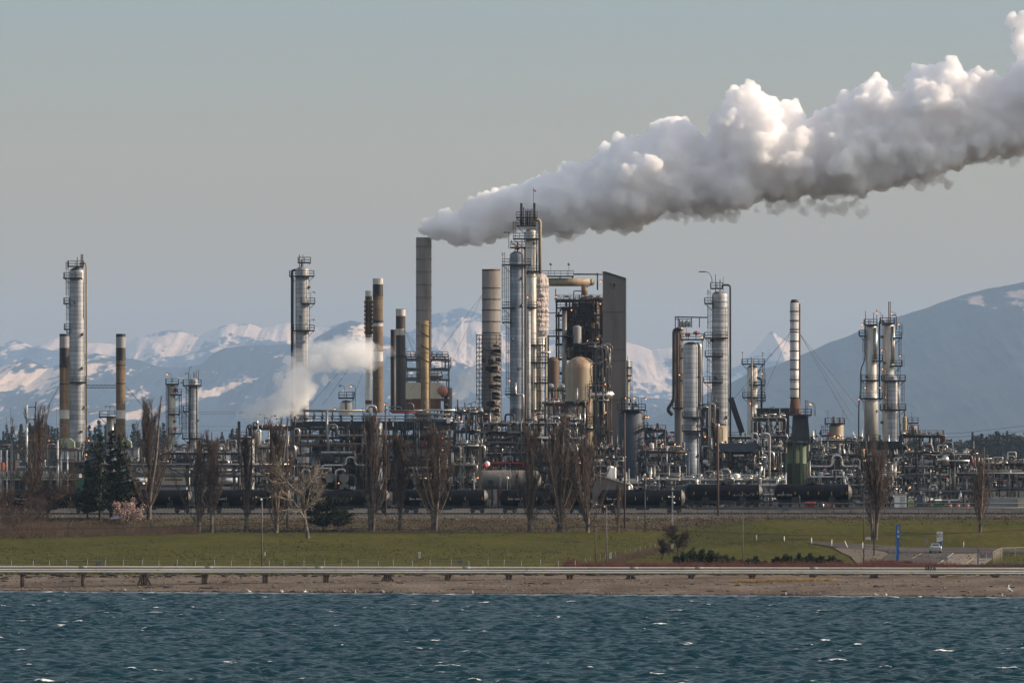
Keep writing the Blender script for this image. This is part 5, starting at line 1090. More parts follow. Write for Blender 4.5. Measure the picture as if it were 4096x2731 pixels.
t = Thing('gable_shed', 2445, 1440, 'plain grey gabled shed roof poking up behind the black tank cars', 'shed'); D = 1440
def gable(t, a, b, ridge_px, ye, yr, dep, wall, roof):
    D = t.D; y0, y1 = D-dep/2, D+dep/2; g = t.loc.z; xa, xb, xr = X(a,D), X(b,D), X(ridge_px,D); ze, zr = Z(ye,D), Z(yr,D)
    t.part('wall', MB().add([(xa,y0,g),(xb,y0,g),(xb,y0,ze),(xr,y0,zr),(xa,y0,ze),(xa,y1,g),(xb,y1,g),(xb,y1,ze),(xr,y1,zr),(xa,y1,ze)], [(0,1,2,3,4),(9,8,7,6,5),(1,6,7,2),(0,4,9,5)]), wall)
    mb = MB(); 
    for (p, q) in (((xa-.4,ze-.15),(xr,zr)),((xr,zr),(xb+.4,ze-.15))): mb.add([(p[0],y0-.4,p[1]+.02),(q[0],y0-.4,q[1]+.02),(q[0],y1+.4,q[1]+.02),(p[0],y1+.4,p[1]+.02),(p[0],y0-.4,p[1]+.22),(q[0],y0-.4,q[1]+.22),(q[0],y1+.4,q[1]+.22),(p[0],y1+.4,p[1]+.22)], [(3,2,1,0),(4,5,6,7),(0,1,5,4),(1,2,6,5),(2,3,7,6),(3,0,4,7)])
    t.part('roof', mb, roof)
gable(t, 2370, 2512, 2388, 1938, 1900, 12, 'bldg', 'bldg_pale')
column('vessel', 'small white double vessel above the grey shed roof', 2428, 2456, 1862, 1448, 'white', pipes=(([(2460,1955),(2460,1868)],5,'white',-.5),), noz=((2440,1850,2),))
column('vessel', 'stubby white dome tank above the tank cars just right of the wooden pole', 2503, 2520, 1940, 1440, 'white')
# ================================================================ trees and shrubs
def gD(px, py, lo=985.0, hi=1424.0):
    """depth at which the ray through a photo row meets the ground"""
    ds = np.arange(lo, hi, 1.0); g = ground_z((px-2048)*ds/F, ds); zz = CH-(py-HY)*ds/F
    k = np.argmax(g >= zz)
    return float(ds[k]) if (g >= zz).any() else hi
class Segs:
    def __init__(s): s.a = []; s.b = []; s.r = []; s.q = []
    def add(s, a, b, r, q): s.a.append(tuple(a)); s.b.append(tuple(b)); s.r.append(r); s.q.append(q)
    def mesh(s, name, mat, parent=None, n=3):
        A = np.array(s.a); B = np.array(s.b); r = np.array(s.r)[:,None,None]; q = np.array(s.q)[:,None,None]
        d = B-A; d /= np.maximum(np.linalg.norm(d, axis=1, keepdims=True), 1e-9)
        h = np.where(np.abs(d[:,2:3]) < .9, np.array([[0,0,1.]]), np.array([[1.,0,0]]))
        u = np.cross(d, h); u /= np.linalg.norm(u, axis=1, keepdims=True); v = np.cross(d, u)
        an = 2*np.pi*np.arange(n)/n; c = np.cos(an)[None,:,None]; sn = np.sin(an)[None,:,None]
        ring = u[:,None,:]*c+v[:,None,:]*sn
        V = np.concatenate([A[:,None,:]+ring*r, B[:,None,:]+ring*q], 1).reshape(-1, 3)
        k = np.arange(n); base = np.stack([k, (k+1)%n, (k+1)%n+n, k+n], -1)
        Q = (base[None]+(np.arange(len(A))*2*n)[:,None,None]).reshape(-1, 4)
        return np_mesh(name, V, Q, mat, parent)
def np_mesh(name, V, Q, mat, parent=None, smooth=False):
    me = bpy.data.meshes.new(name); nf, k = Q.shape
    me.vertices.add(len(V)); me.vertices.foreach_set('co', V.astype(np.float32).ravel())
    me.loops.add(nf*k); me.loops.foreach_set('vertex_index', Q.ravel().astype(np.int32))
    me.polygons.add(nf); me.polygons.foreach_set('loop_start', np.arange(nf, dtype=np.int32)*k); me.polygons.foreach_set('loop_total', np.full(nf, k, np.int32))
    me.update(); me.materials.append(mat); o = bpy.data.objects.new(name, me); col.objects.link(o)
    if parent: o.parent = parent
    if smooth: me.polygons.foreach_set('use_smooth', np.full(nf, True))
    return o
def m_leaf(name, c0, c1, rough=.8):
    m, nt, b = mat_new(name); tc = nt.nodes.new('ShaderNodeTexCoord'); n = noise(nt, 1.2, 3, tc.outputs['Object'])
    c = ramp(nt, n.outputs[0], [(.35, c0), (.65, c1)]).outputs[0]; nt.links.new(c, b.inputs['Base Color']); b.inputs['Roughness'].default_value = rough; b.inputs['Specular IOR Level'].default_value = .2
    MATS[name] = m; return m
M['bark'] = m_leaf('bark', (.050,.042,.036), (.18,.145,.118)); M['twig'] = m_leaf('twig', (.048,.034,.028), (.105,.075,.060))
M['twig_pale'] = m_leaf('twig_pale', (.13,.108,.085), (.25,.21,.17)); M['twig_dark'] = m_leaf('twig_dark', (.035,.026,.022), (.075,.055,.042))
M['bramble'] = m_leaf('bramble', (.050,.034,.026), (.13,.088,.066)); M['red_twig'] = m_leaf('red_twig', (.07,.030,.024), (.15,.065,.050))
M['blossom'] = m_leaf('blossom', (.36,.24,.22), (.62,.46,.42)); M['pine'] = m_leaf('pine', (.010,.016,.009), (.030,.042,.018)); M['juniper'] = m_leaf('juniper', (.010,.020,.010), (.035,.052,.022))
M['fir'] = m_leaf('fir', (.010,.018,.014), (.028,.040,.026)); M['straw'] = m_leaf('straw', (.20,.14,.07), (.36,.27,.15))
def rv(rnd, s=1): return Vector((rnd.gauss(0,s), rnd.gauss(0,s), rnd.gauss(0,s)))
def limb(S, rnd, p, d, L, r, up, wob, nseg):
    pts = [Vector(p)]; d = Vector(d).normalized(); rad = [r]
    for k in range(nseg):
        d = (d+Vector((0,0,up))+rv(rnd, wob)).normalized(); pts.append(pts[-1]+d*L/nseg); rad.append(r*(1-.75*(k+1)/nseg))
    for a, b, x, y in zip(pts, pts[1:], rad, rad[1:]): S.add(a, b, x, y)
    return pts
def poplar(H, Wd, seed, lead=5, dens=1.0, forks=1):
    rnd = random.Random(seed); T = Segs(); C = Segs(); r0 = H*.022
    for f in range(forks):
        off = Vector(((f-(forks-1)/2)*.5, 0, 0)); lean = Vector((off.x*.12, rnd.gauss(0,.02), 1))
        limb(T, rnd, off, lean, H*.97*(1-.12*f), r0/(1+.25*(forks-1)), .03, .03, 14)
    for k in range(int(lead*5.5)):
        t = rnd.uniform(.05, .78)**1.3; a = rnd.uniform(0, 6.28); z = H*t
        L = (H-z)*rnd.uniform(.35, .8); sp = rnd.uniform(.05, .36)*(Wd/5.5)*(1.2-.9*t)
        pts = limb(T, rnd, (0,0,z), (math.cos(a)*sp*2.6, math.sin(a)*sp*2.6, 1), L, r0*rnd.uniform(.16,.34)*(1-.4*t), .11, .045, 8)
        for i, p in enumerate(pts[1:]):
            env = 1.0-.55*p.z/H
            for j in range(int(4*dens)+1):
                a2 = rnd.uniform(0, 6.28); l = (.35+.8*env)*rnd.uniform(.5, 1.2)*Wd/4
                q = limb(C, rnd, p+rv(rnd,.08), (math.cos(a2)*.42, math.sin(a2)*.42, 1), l, .028, .14, .10, 3)
                for w in range(int(4*dens)+1):
                    b = q[rnd.randrange(1, len(q))]; a3 = rnd.uniform(0, 6.28); C.add(b, b+Vector((math.cos(a3)*.33, math.sin(a3)*.33, 1)).normalized()*rnd.uniform(.35, .95), .019, .009)
    return T, C
def spread(H, Wd, seed, levels=4, base=.3, up=.05, twig=.02, nb=5):
    rnd = random.Random(seed); T = Segs(); C = Segs(); r0 = H*.03
    pts = limb(T, rnd, (0,0,0), (rnd.gauss(0,.08), 0, 1), H*base*1.5, r0, .02, .05, 5)
    def rec(p, d, L, r, lv):
        q = limb(C, rnd, p, d, L, r, up, .16, 4)
        if lv == 0:
            for w in range(7): b = q[rnd.randrange(1, 5)]; C.add(b, b+(Vector(d)+rv(rnd, .6)).normalized()*rnd.uniform(.25, .7)*H/9, twig, twig*.5)
            return
        for k in range(nb):
            i = rnd.randrange(1, 5); dd = (Vector(d)+rv(rnd, .55)+Vector((0,0,.12))).normalized(); rec(q[i], dd, L*rnd.uniform(.55, .78), r*.55, lv-1)
    for k in range(6):
        a = k*1.05+rnd.uniform(-.3, .3); p = pts[rnd.randrange(2, 6)]; rec(p, (math.cos(a)*Wd/H, math.sin(a)*Wd/H, rnd.uniform(.5, 1.2)), H*(1-base)*rnd.uniform(.35, .5), r0*.5, levels-1)
    return T, C
def tufts(pts, size, seed, flat=.5, per=6, spread_=.5):
    rs = np.random.RandomState(seed); P = np.repeat(np.array(pts), per, 0); P = P+rs.randn(*P.shape)*spread_*np.array([1,1,.45])
    n = len(P); a = rs.randn(n, 3); a /= np.linalg.norm(a, axis=1, keepdims=True); b = rs.randn(n, 3); b -= a*(a*b).sum(1, keepdims=True); b /= np.linalg.norm(b, axis=1, keepdims=True)
    s = size*(.6+.8*rs.rand(n, 1)); V = np.stack([P-a*s, P+b*s*flat, P+a*s, P-b*s*flat], 1).reshape(-1, 3)
    return V, np.arange(4*n).reshape(-1, 4)
def conifer(H, Wd, seed, rows=16, per=9, base=.12, droop=-.15, leaf=.28, lop=.2):
    rnd = random.Random(seed); T = Segs(); C = []; limb(T, rnd, (0,0,0), (0,0,1), H, H*.02, .05, .01, 8)
    for k in range(rows):
        t = base+(1-base)*(k+.5)/rows; z = H*t; R_ = Wd/2*(1-t)**.8*rnd.uniform(.65, 1.1)+.12
        for j in range(max(4, int(per*(1-t*.5)))):
            a = rnd.uniform(0, 6.28); L = R_*rnd.uniform(.5, 1.15)*(1+lop*math.cos(a+seed)); zz = z+rnd.uniform(-.5, .5)*H/rows
            for s_ in np.linspace(.15, 1, max(3, int(L/.3))): C.append((L*s_*math.cos(a), L*s_*math.sin(a), zz+droop*L*s_+.25*L*s_*s_))
            T.add((0,0,zz), (L*math.cos(a)*.9, L*math.sin(a)*.9, zz+(droop+.2)*L), .05, .015)
    return T, tufts(C, leaf, seed, .5, 4, .16)
def place_tree(name, label, px, py, data, mats, group=None, cat='tree', D=None, rz=0, sc=1, tilt=0):
    D = D or gD(px, py); x = X(px, D); root = empty(name, (x, D, gz(x, D)-.05), label, cat, group)
    root.rotation_euler = (0, tilt, rz); root.scale = (sc, sc, sc)
    T, C = data
    T.mesh('trunk', M[mats[0]], root, 6)
    if isinstance(C, Segs): C.mesh('crown', M[mats[1]], root)
    else: np_mesh('crown', C[0], C[1], M[mats[1]], root)
    return root
def hgt(px, top, base): D = gD(px, base); return (base-top)*D/F, D
PG = 'row of bare poplars along the railway'
for i, (px, top, base, wpx, lab, kw) in enumerate((
 (596, 1565, 2078, 120, 'tallest bare poplar at left, standing right of the pink blossom tree', dict(lead=6, forks=1)),
 (150, 1590, 2085, 100, 'tall bare poplar behind the far left scrub, beside the grey steel pole', dict(lead=5)),
 (795, 1705, 2128, 85, 'bare poplar with a thin trunk by the wooden field gate, left of its wider neighbour', dict(lead=4)),
 (846, 1715, 2130, 105, 'bushy bare poplar right of the wooden field gate', dict(lead=5)),
 (984, 1690, 2131, 72, 'slim bare poplar left of the bare wooden utility pole with crossarm', dict(lead=4)),
 (1105, 1655, 2131, 110, 'bare poplar just right of the wooden utility pole with crossarm', dict(lead=5)),
 (1487, 1615, 2124, 115, 'tall bare poplar right of the two small dark pines', dict(lead=6, forks=2)),
 (1600, 1715, 2122, 90, 'bare poplar below the tall black stacks', dict(lead=5)),
 (1737, 1675, 2122, 135, 'wide bushy bare poplar with forked trunk, at centre left', dict(lead=7, forks=2)),
 (2117, 1680, 2128, 120, 'bare poplar in front of the horizontal storage drum', dict(lead=6)),
 (2240, 1640, 2129, 120, 'bare poplar between drum and cream vessel, with twin trunks', dict(lead=6, forks=2)),
 (2350, 1700, 2129, 110, 'bare poplar below the cream domed vessel, left of the brown wooden pole', dict(lead=5)),
 (2473, 1925, 2133, 45, 'thin young bare poplar beside the brown wooden pole', dict(lead=2, dens=.6)),
 (3497, 1735, 2158, 145, 'tall bare poplar on the lawn right of centre, in front of the twin towers', dict(lead=6, forks=2, dens=.8)),
 (3921, 1775, 2130, 100, 'bare poplar on the lawn at far right, casting a long shadow', dict(lead=4, dens=.7)))):
    H, D = hgt(px, top, base); Wd = wpx*D/F*1.18
    place_tree('poplar_tree', lab, px, base, poplar(H, Wd, 40+i, **kw), ('bark', 'twig'), PG, D=D)
H, D = hgt(1232, 1815, 2152); place_tree('sycamore_tree', 'pale barked bare tree with crooked white branches standing forward on the grass', 1232, 2152, spread(H, H*.72, 5, 3, .36, .05, .030), ('bark', 'twig_pale'), D=D)
H, D = hgt(190, 1800, 2085); place_tree('bare_tree', 'wide bare tree with spreading limbs rising from the far left scrub', 190, 2085, spread(H, H*1.15, 6, 4, .16, .05, .022), ('twig_dark', 'twig'), D=D)
place_tree('bare_tree', 'second wide bare tree in the far left scrub, at the frame edge', 40, 2090, spread(H*.85, H*.95, 9, 4, .16, .05, .022), ('twig_dark', 'twig'), D=1338)
H, D = hgt(2718, 2108, 2232); place_tree('apple_tree', 'dark bare tree with dense round crown standing behind the green junipers', 2712, 2232, spread(H*1.02, H*.85, 12, 4, .36, .05, .018), ('twig_dark', 'twig_dark'), D=D)
H, D = hgt(2650, 2150, 2240); place_tree('apple_tree', 'small leaning bare tree left of the junipers', 2645, 2243, spread(H, H*.95, 14, 4, .38, .0, .018), ('twig_dark', 'twig_dark'), D=D, tilt=.18)
H, D = hgt(505, 1975, 2095); T, C = spread(H, H*1.15, 21, 4, .12, .08, .015, 4)
ends = [C.b[i] for i in range(0, len(C.b), 3)]; r_ = place_tree('cherry_tree', 'round pink blossoming tree in front of the black tank cars at left', 505, 2095, (T, C), ('twig_dark', 'bramble'), D=D); V, Q = tufts(ends, .12, 3, .7, 2, .16); np_mesh('blossom', V, Q, M['blossom'], r_)
for i, (px, top, base, wpx, lab) in enumerate(((400, 1735, 2083, 105, 'dark ragged pine at left with pointed top, left of the group of three'),(445, 1725, 2080, 90, 'dark ragged pine at left, middle of the group of three'),(478, 1745, 2078, 95, 'dark ragged pine at left, right one of the group of three, by the brown stack'),(350, 1850, 2082, 70, 'lowest dark pine at left with drooping side branches'))):
    H, D = hgt(px, top, base); place_tree('pine_tree', lab, px, base, conifer(H, wpx*D/F*1.9, 60+i, 18, 11, .12, -.05, .28, .65), ('twig_dark', 'pine'), 'dark pines at left', D=D+i)
for i, (px, top, base, wpx, lab) in enumerate(((1292, 1985, 2127, 130, 'small spreading pine under the pale bare tree'),(1352, 1975, 2127, 140, 'small spreading pine right of the pale bare tree, with forked trunk'))):
    rnd = random.Random(i); H, D = hgt(px, top, base); T = Segs(); pts = []
    tr = limb(T, rnd, (0,0,0), (.05,0,1), H*.75, .2, .03, .05, 5)
    for k in range(26):
        a = rnd.uniform(0, 6.28); p = tr[rnd.randrange(1, 6)]; L = wpx*D/F/2*rnd.uniform(.5, 1.05)*(1.15-p.z/H*.6)
        q = limb(T, rnd, p, (math.cos(a), math.sin(a), .45), L, .07, .02, .1, 6); pts += [tuple(v) for v in q[2:]]+[tuple(q[-1]+rv(rnd, .3)) for _ in range(4)]
    place_tree('pine_tree', lab, px, base, (T, tufts(pts, .2, i, .5, 16, .32)), ('twig_dark', 'pine'), D=D)
# junipers: one shrub each
for i, (px, top, base, wpx) in enumerate(((2702,2208,2245,34),(2735,2196,2245,46),(2768,2180,2245,44),(2805,2180,2245,44),(2843,2182,2245,42),(2875,2192,2244,44),(2905,2208,2243,34),(2932,2212,2243,34),(2960,2222,2243,36),(2996,2218,2242,34),(3022,2209,2243,34),(3060,2230,2242,26),(3110,2208,2243,46),(3150,2202,2243,50),(3195,2200,2244,52),(3240,2198,2244,54),(3285,2204,2244,50),(3325,2212,2245,46),(3355,2226,2245,34))):
    rnd = random.Random(i+300); D = 1080+rnd.uniform(-2, 5); k = D/F; H = (base-top)*k+.3; R_ = wpx*k*.62; pts = []
    for s in range(16):
        a = rnd.uniform(0, 6.28); rr = R_*math.sqrt(rnd.random()); h = H*(1-.45*(rr/R_)**2)*rnd.uniform(.75, 1.08)
        for q in np.arange(0, h, .12): pts.append((rr*math.cos(a)*(1-.3*q/h)+rnd.gauss(0,.05), rr*math.sin(a)*(1-.3*q/h), q))
    V, Q = tufts(pts, .10, i, .55, 14, .12); x = X(px, D); root = empty('juniper_shrub', (x, D, gz(x, D)), ('dark green juniper, number %s from left in the %s clump' % (('one','two','three','four','five','six','seven','eight','nine','ten')[i if i < 9 else (i-9 if i < 12 else i-12)], 'long left' if i < 9 else ('small middle' if i < 12 else 'big right'))), 'shrub', 'green junipers along the shore path')
    np_mesh('foliage', V, Q, M['juniper'], root); S = Segs(); S.add((0,0,0), (0,0,H*.6), .06, .02); S.mesh('stem', M['twig_dark'], root, 5)
# clipped dark bushes beside the blue sign
for px, lab in ((3574, 'low clipped dark bush left of the blue sign post'), (3632, 'low clipped dark bush right of the blue sign post')):
    rnd = random.Random(px); D = 1092; x = X(px, D); pts = [(rnd.uniform(-.6,.6), rnd.uniform(-.4,.4), rnd.uniform(0,.5)) for _ in range(260)]
    V, Q = tufts(pts, .08, px, .6, 6, .06); o = np_mesh('clipped_bush', V, Q, M['twig_dark' if px == 3632 else 'juniper']); o.location = (x, D, gz(x, D)); tag(o, lab, 'bush')
# twig masses nobody could count
def thicket(name, label, cat, spots, mat, seed, per=26, n=None):
    rnd = random.Random(seed); S = Segs()
    for (px, D, h, r) in spots:
        x0 = X(px, D); 
        for k in range(per):
            x, y = x0+rnd.gauss(0, r), D+rnd.gauss(0, r); z = gz(x, y)-.05; d = Vector((rnd.gauss(0,.45), rnd.gauss(0,.45), 1)); q = limb(S, rnd, (x,y,z), d, h*rnd.uniform(.5, 1.15), .026, -.05, .17, 4)
            for w in range(4): b = q[rnd.randrange(1,5)]; S.add(b, b+(rv(rnd,.6)+Vector((0,0,.5))).normalized()*rnd.uniform(.15,.45), .013, .007)
    o = S.mesh(name, M[mat]); tag(o, label, cat, kind='stuff'); return o
rnd = random.Random(1); sp = []
for k in range(330):
    px = rnd.uniform(-120, 790); f = max(0, (px-150)/640); D = rnd.uniform(1292+34*f, 1348); sp.append((px, D, (2.3*(1-.55*f)+.3+(1.2 if px < 150 else 0))*rnd.choice((.35,.6,.9,1.3)), .45))
thicket('bramble_thicket', 'brown tangled bramble scrub along the foot of the railway bank at left', 'scrub', sp, 'bramble', 2, 15)
sp = [(rnd.uniform(2285, 3830), rnd.uniform(1063, 1071), .8+.35*math.sin(k*.7), .6) for k in range(330)]+[(rnd.uniform(3480, 3600), rnd.uniform(1070,1082), 1.1, .6) for k in range(40)]+[(rnd.uniform(2270,2300), 1074, 1.1, .5) for k in range(14)]
thicket('red_twig_hedge', 'low reddish brown twiggy growth behind the shore pipeline on the right', 'scrub', sp, 'red_twig', 3, 26)
sp = [(2440+(2660-2440)*t+rnd.uniform(-8,8), gD(2440+220*t, 2256-58*t), .9, .6) for t in [rnd.random() for _ in range(60)]]
thicket('bramble_line', 'thin line of brown scrub along the slanting field fence', 'scrub', sp, 'bramble', 4, 22)
sp = [(rnd.uniform(3860, 4300), rnd.uniform(1064, 1074), .55, .7) for k in range(90)]
thicket('dry_weeds', 'grey brown weeds below the gate at far right', 'weeds', sp, 'twig_dark', 5, 24)
sp = [(rnd.uniform(2930, 3330), shore(X(3100,1015)) + 33+rnd.uniform(-1.2, 1.2)+(px_-3130)*.0, .28, .5) for k, px_ in ((k, 0) for k in range(90))]
thicket('dry_beach_grass', 'strip of pale straw coloured grass on the upper beach at right', 'grass', sp, 'straw', 6, 30)
# far conifers: individuals on the skyline, a mass behind
vari = []
for i in range(5):
    T, C = conifer(26, 9+i%2*2, 80+i, 18, 8, .08, -.2, .75, .15); root = empty('fir_tree', (0,0,0)); T.mesh('trunk', M['twig_dark'], root, 4); np_mesh('crown', C[0], C[1], M['fir'], root); vari.append(root)
sp = []
rnd = random.Random(6)
for k in range(36): sp.append((rnd.uniform(-80, 260), rnd.uniform(1690, 1735)))
for k in range(28): sp.append((rnd.uniform(340, 660), rnd.uniform(1680, 1730)))
for k in range(14): sp.append((rnd.uniform(880, 960), rnd.uniform(1710, 1760)))
for k in range(34): sp.append((rnd.uniform(3880, 4180), rnd.uniform(1722, 1765)))
for k in range(10): sp.append((rnd.uniform(3760, 3880), rnd.uniform(1775, 1800)))
sp.sort(); used = set()
ORD = ('first','second','third','fourth','fifth','sixth','seventh','eighth','ninth','tenth','eleventh','twelfth','thirteenth','fourteenth','fifteenth','sixteenth','seventeenth','eighteenth','nineteenth','twentieth')
def ordn(n): return ORD[n] if n < 20 else ('twenty '+ORD[n-20] if n < 29 else 'thirtieth' if n == 29 else ('thirty '+ORD[n-30] if n < 39 else 'fortieth' if n == 39 else 'forty '+ORD[n-40]))
cnt = {}
for k, (px, top) in enumerate(sp):
    D = rnd.uniform(4100, 4700); x = X(px, D); g = gz(x, D); H = Z(top, D)-g; v = vari[k%5]; o = v if k < 5 else copy_tree(v)
    o.location = (x, D, g); s = H/26; o.scale = (s*rnd.uniform(.9,1.2), s, s); o.rotation_euler = (0,0,rnd.uniform(0,6.28))
    side = 'far left of the silver column' if px < 300 else ('between the brown stack and the two small columns' if px < 700 else ('beyond the short black vent pipe' if px < 1000 else 'on the distant skyline at the far right edge'))
    cnt[side] = cnt.get(side, -1)+1
    tag(o, 'hazy fir, '+ordn(cnt[side])+' from the left, '+side, 'tree', 'hazy firs '+side)
def forest(name, label, x0, x1, D, top, n, seed):
    rs = np.random.RandomState(seed); pts = []
    for k in range(n):
        px = rs.uniform(x0, x1); d = D+rs.uniform(-250, 250); x = X(px, d); g = gz(x, d); H = (Z(top, d)-g)*rs.uniform(.75, 1.05)
        for z in np.linspace(.1, 1, 14): r = 4.5*(1-z)+.3; a = rs.uniform(0, 6.28); pts.append((x+r*math.cos(a)*rs.rand(), d+r*math.sin(a)*rs.rand(), g+H*z))
    V, Q = tufts(pts, 2.2, seed, .7, 5, 1.3); o = np_mesh(name, V, Q, M['fir']); tag(o, label, 'woodland', kind='stuff')
forest('woodland', 'dark hazy woodland mass filling the low horizon behind the plant', -3500, 7600, 5000, 1772, 2000, 5)
forest('woodland', 'dark hazy woodland rising at the far right edge behind the pipe racks', 3900, 4700, 4900, 1748, 160, 6)
# ================================================================ railway and tank cars
def text_mesh(name, txt, size, loc, mat, parent, rot=(90,0,0), sx=1.0, align='CENTER'):
    cu = bpy.data.curves.new(name, 'FONT'); cu.body = txt; cu.size = size; cu.align_x = align; cu.align_y = 'CENTER'; cu.extrude = .004
    o = bpy.data.objects.new(name, cu); col.objects.link(o); dg = bpy.context.evaluated_depsgraph_get()
    me = bpy.data.meshes.new_from_object(o.evaluated_get(dg)); me.name = name; bpy.data.objects.remove(o); bpy.data.curves.remove(cu)
    me.materials.clear(); me.materials.append(M[mat] if isinstance(mat, str) else mat); o = bpy.data.objects.new(name, me); col.objects.link(o); o.location = loc; o.rotation_euler = [R(a) for a in rot]; o.scale = (sx, 1, 1)
    if parent: o.parent = parent
    return o
M['car_black'] = simple('car_black', (.006,.007,.010), .6, .0, .4, .8, (1,1,1), stain=(.022,.019,.017), stain_amt=.2, spec=.10)
M['car_end'] = simple('car_end', (.085,.078,.072), .6, .1, .25, .8, (1,1,1))
M['yellow'] = simple('yellow', (.55,.33,.02), .5, 0, .2, 2); M['rail'] = simple('rail', (.04,.03,.026), .6, .2, .3, 2)
M['letter'] = simple('letter', (.42,.42,.42), .6, 0, .3, 2); M['red_sign'] = simple('red_sign', (.40,.02,.035), .5, 0, .1, 2); M['navy'] = simple('navy', (.02,.05,.13), .5, 0, .15, 2)
def track(name, D, z, x0=-420, x1=420):
    mb = MB()
    for dy in (-.72, .72): mb.box(x0, x1, D+dy-.05, D+dy+.05, z+.16, z+.32)
    x = -110
    while x < 110: mb.box(x, x+.24, D-1.3, D+1.3, z+.02, z+.17); x += .62
    o = mb.build(name, M['rail']); o['kind'] = 'structure'
ZT1, ZT2 = gz(0, 1394), gz(0, 1413)
track('railway_track', 1394, ZT1); track('railway_track', 1413, ZT2)
def tank_car(L):
    root = empty('tank_car', (0,0,0)); H0 = 1.35; r = 1.5; zc = H0+r-.02; Lt = L-1.1
    def ht(prof, y, z, n=32):
        mb = MB(); vs = []; fs = []
        for x, rr in prof:
            for k in range(n): a = 2*math.pi*k/n; vs.append((x, y+rr*math.cos(a), z+rr*math.sin(a)))
        for i in range(len(prof)-1):
            for k in range(n): fs.append((i*n+(k+1)%n, i*n+k, (i+1)*n+k, (i+1)*n+(k+1)%n))
        return mb.add(vs, fs, True)
    e = Lt/2-.75; prof = [(-e-.75,.02),(-e-.68,.55),(-e-.5,1.0),(-e-.28,1.3),(-e-.05,1.46),(-e,r)]+[(x, r) for x in (-e*.5, 0, e*.5)]+[(e, r)]
    s = ht(prof, 0, zc).build('tank', M['car_black'], root)
    ht([(e,r),(e+.05,1.46),(e+.28,1.3),(e+.5,1.0),(e+.68,.55),(e+.75,.02)], 0, zc).build('tank_end', M['car_end'], root)
    mb = MB().lathe([(.45,zc+r-.1),(.45,zc+r+.35),(.2,zc+r+.45),(.01,zc+r+.46)], 0, 0, 14); mb.box(-1.3,1.3,-.7,.7,zc+r+.02,zc+r+.08); mb.build('manway', M['car_black'], root)
    mb = MB(); rail_box(mb, -1.3, 1.3, -.75, .75, zc+r+.05, .7, .05, 1.3); mb.build('railing', M['steel'], root)
    mb = MB().box(-L/2+.4, L/2-.4, -.25, .25, .95, 1.35); mb.box(-L/2+.4,-L/2+2.6,-1.4,1.4,1.15,1.3); mb.box(L/2-2.6,L/2-.4,-1.4,1.4,1.15,1.3); mb.box(-e*.62,-e*.62+1.2,-1.2,1.2,1.0,zc-.6); mb.box(e*.62-1.2,e*.62,-1.2,1.2,1.0,zc-.6); mb.box(-1.0,1.4,-.8,.4,.55,1.3); mb.build('underframe', M['steel_black'], root)
    for sx in (-1, 1):
        mb = MB(); mb.tube([(sx*(L/2-.4),0,1.0),(sx*(L/2+.42),0,1.0)], .12, 6); mb.build('coupler', M['rail'], root)
        mb = MB()
        for dy in (-1.35, 1.35): mb.bar((sx*(L/2-.5),dy,1.2),(sx*(L/2-.5),dy,2.5),.06).bar((sx*(L/2-1.0),dy,1.2),(sx*(L/2-1.0),dy,2.5),.06).bar((sx*(L/2-.5),dy,2.5),(sx*(L/2-1.0),dy,2.5),.06).bar((sx*(L/2-.5),dy,1.8),(sx*(L/2-1.0),dy,1.8),.05)
        mb.build('ladder', M['steel'], root)
        bg_ = MB().box(sx*(L/2-2.6)-1.25, sx*(L/2-2.6)+1.25, -1.1, -.95, .5, .85).box(sx*(L/2-2.6)-1.25, sx*(L/2-2.6)+1.25, .95, 1.1, .5, .85).box(sx*(L/2-2.6)-.3, sx*(L/2-2.6)+.3, -1.1, 1.1, .55, .95).build('truck', M['steel_black'], root)
        for ax in (-.88, .88):
            mb = MB(); x = sx*(L/2-2.6)+ax
            for dy in (-.76, .70): mb.tube([(x,dy,.46),(x,dy+.1,.46)], .46, 18)
            mb.tube([(x,-.9,.46),(x,.9,.46)], .09, 8); mb.build('wheelset', M['rail'], bg_)
    k = -2
    for x in (-.86, -.52, -.15, .15, .52, .95):
        a = R(-8); MB().box(x*e-.055, x*e+.055, -r*math.cos(a)-.02, -r*math.cos(a)+.05, zc-.45, zc+.12).build('reflector', M['yellow'], root)
    for (x, w_, h_, z) in ((e-1.6,.9,.5,zc-.3),(e-3.4,.5,.3,zc-.8)): MB().box(x, x+w_, -r*.97-.03, -r*.93, z, z+h_).build('placard', M['steel'], root)
    MB().box(e+.3, e+.64, -.75, -.1, zc+.18, zc+.26).box(e+.3, e+.62, -.7, -.15, zc+.0, zc+.08).build('end_lettering', M['letter'], root)
    return root
def put_car(o, px_end, D, z, label): o.location = (X(px_end, D)-CARL/2+.15, D, z+.32); tag(o, label, 'tank car', 'black railway tank cars')
CARL = 394*1394/F-.84
base_car = tank_car(CARL)
labs = ['black tank car with grey end and yellow marks beside the slim lattice mast', 'black tank car half hidden by the bare poplars under the cream vessel', 'black tank car whose grey domed end shows beside bright gap, below the horizontal drum', 'black tank car behind the poplars below the dark furnace structures', 'black tank car behind the pale bare tree and the two small pines', 'black tank car behind the two bare poplars at the wooden field gate', 'black tank car behind the pink blossom tree', 'black tank car at the far left behind dark pines']
for k, lab in enumerate(labs):
    o = base_car if k == 0 else copy_tree(base_car); put_car(o, 2750-394*k, 1394, ZT1, lab)
for k, o in enumerate([q for q in bpy.data.objects if q.name.startswith('tank_car')]): (lambda mb, r_: [mb.box(-CARL*.36+j*.22+(.25 if j > 3 else 0), -CARL*.36+j*.22+.13+(.25 if j > 3 else 0), -1.505, -1.495, 2.45, 2.45+r_.uniform(.16, .3)) for j in range(9)] and mb.build('car_number', M['letter'], o))(MB(), random.Random(k))
CARL = 340*1413/F-.2
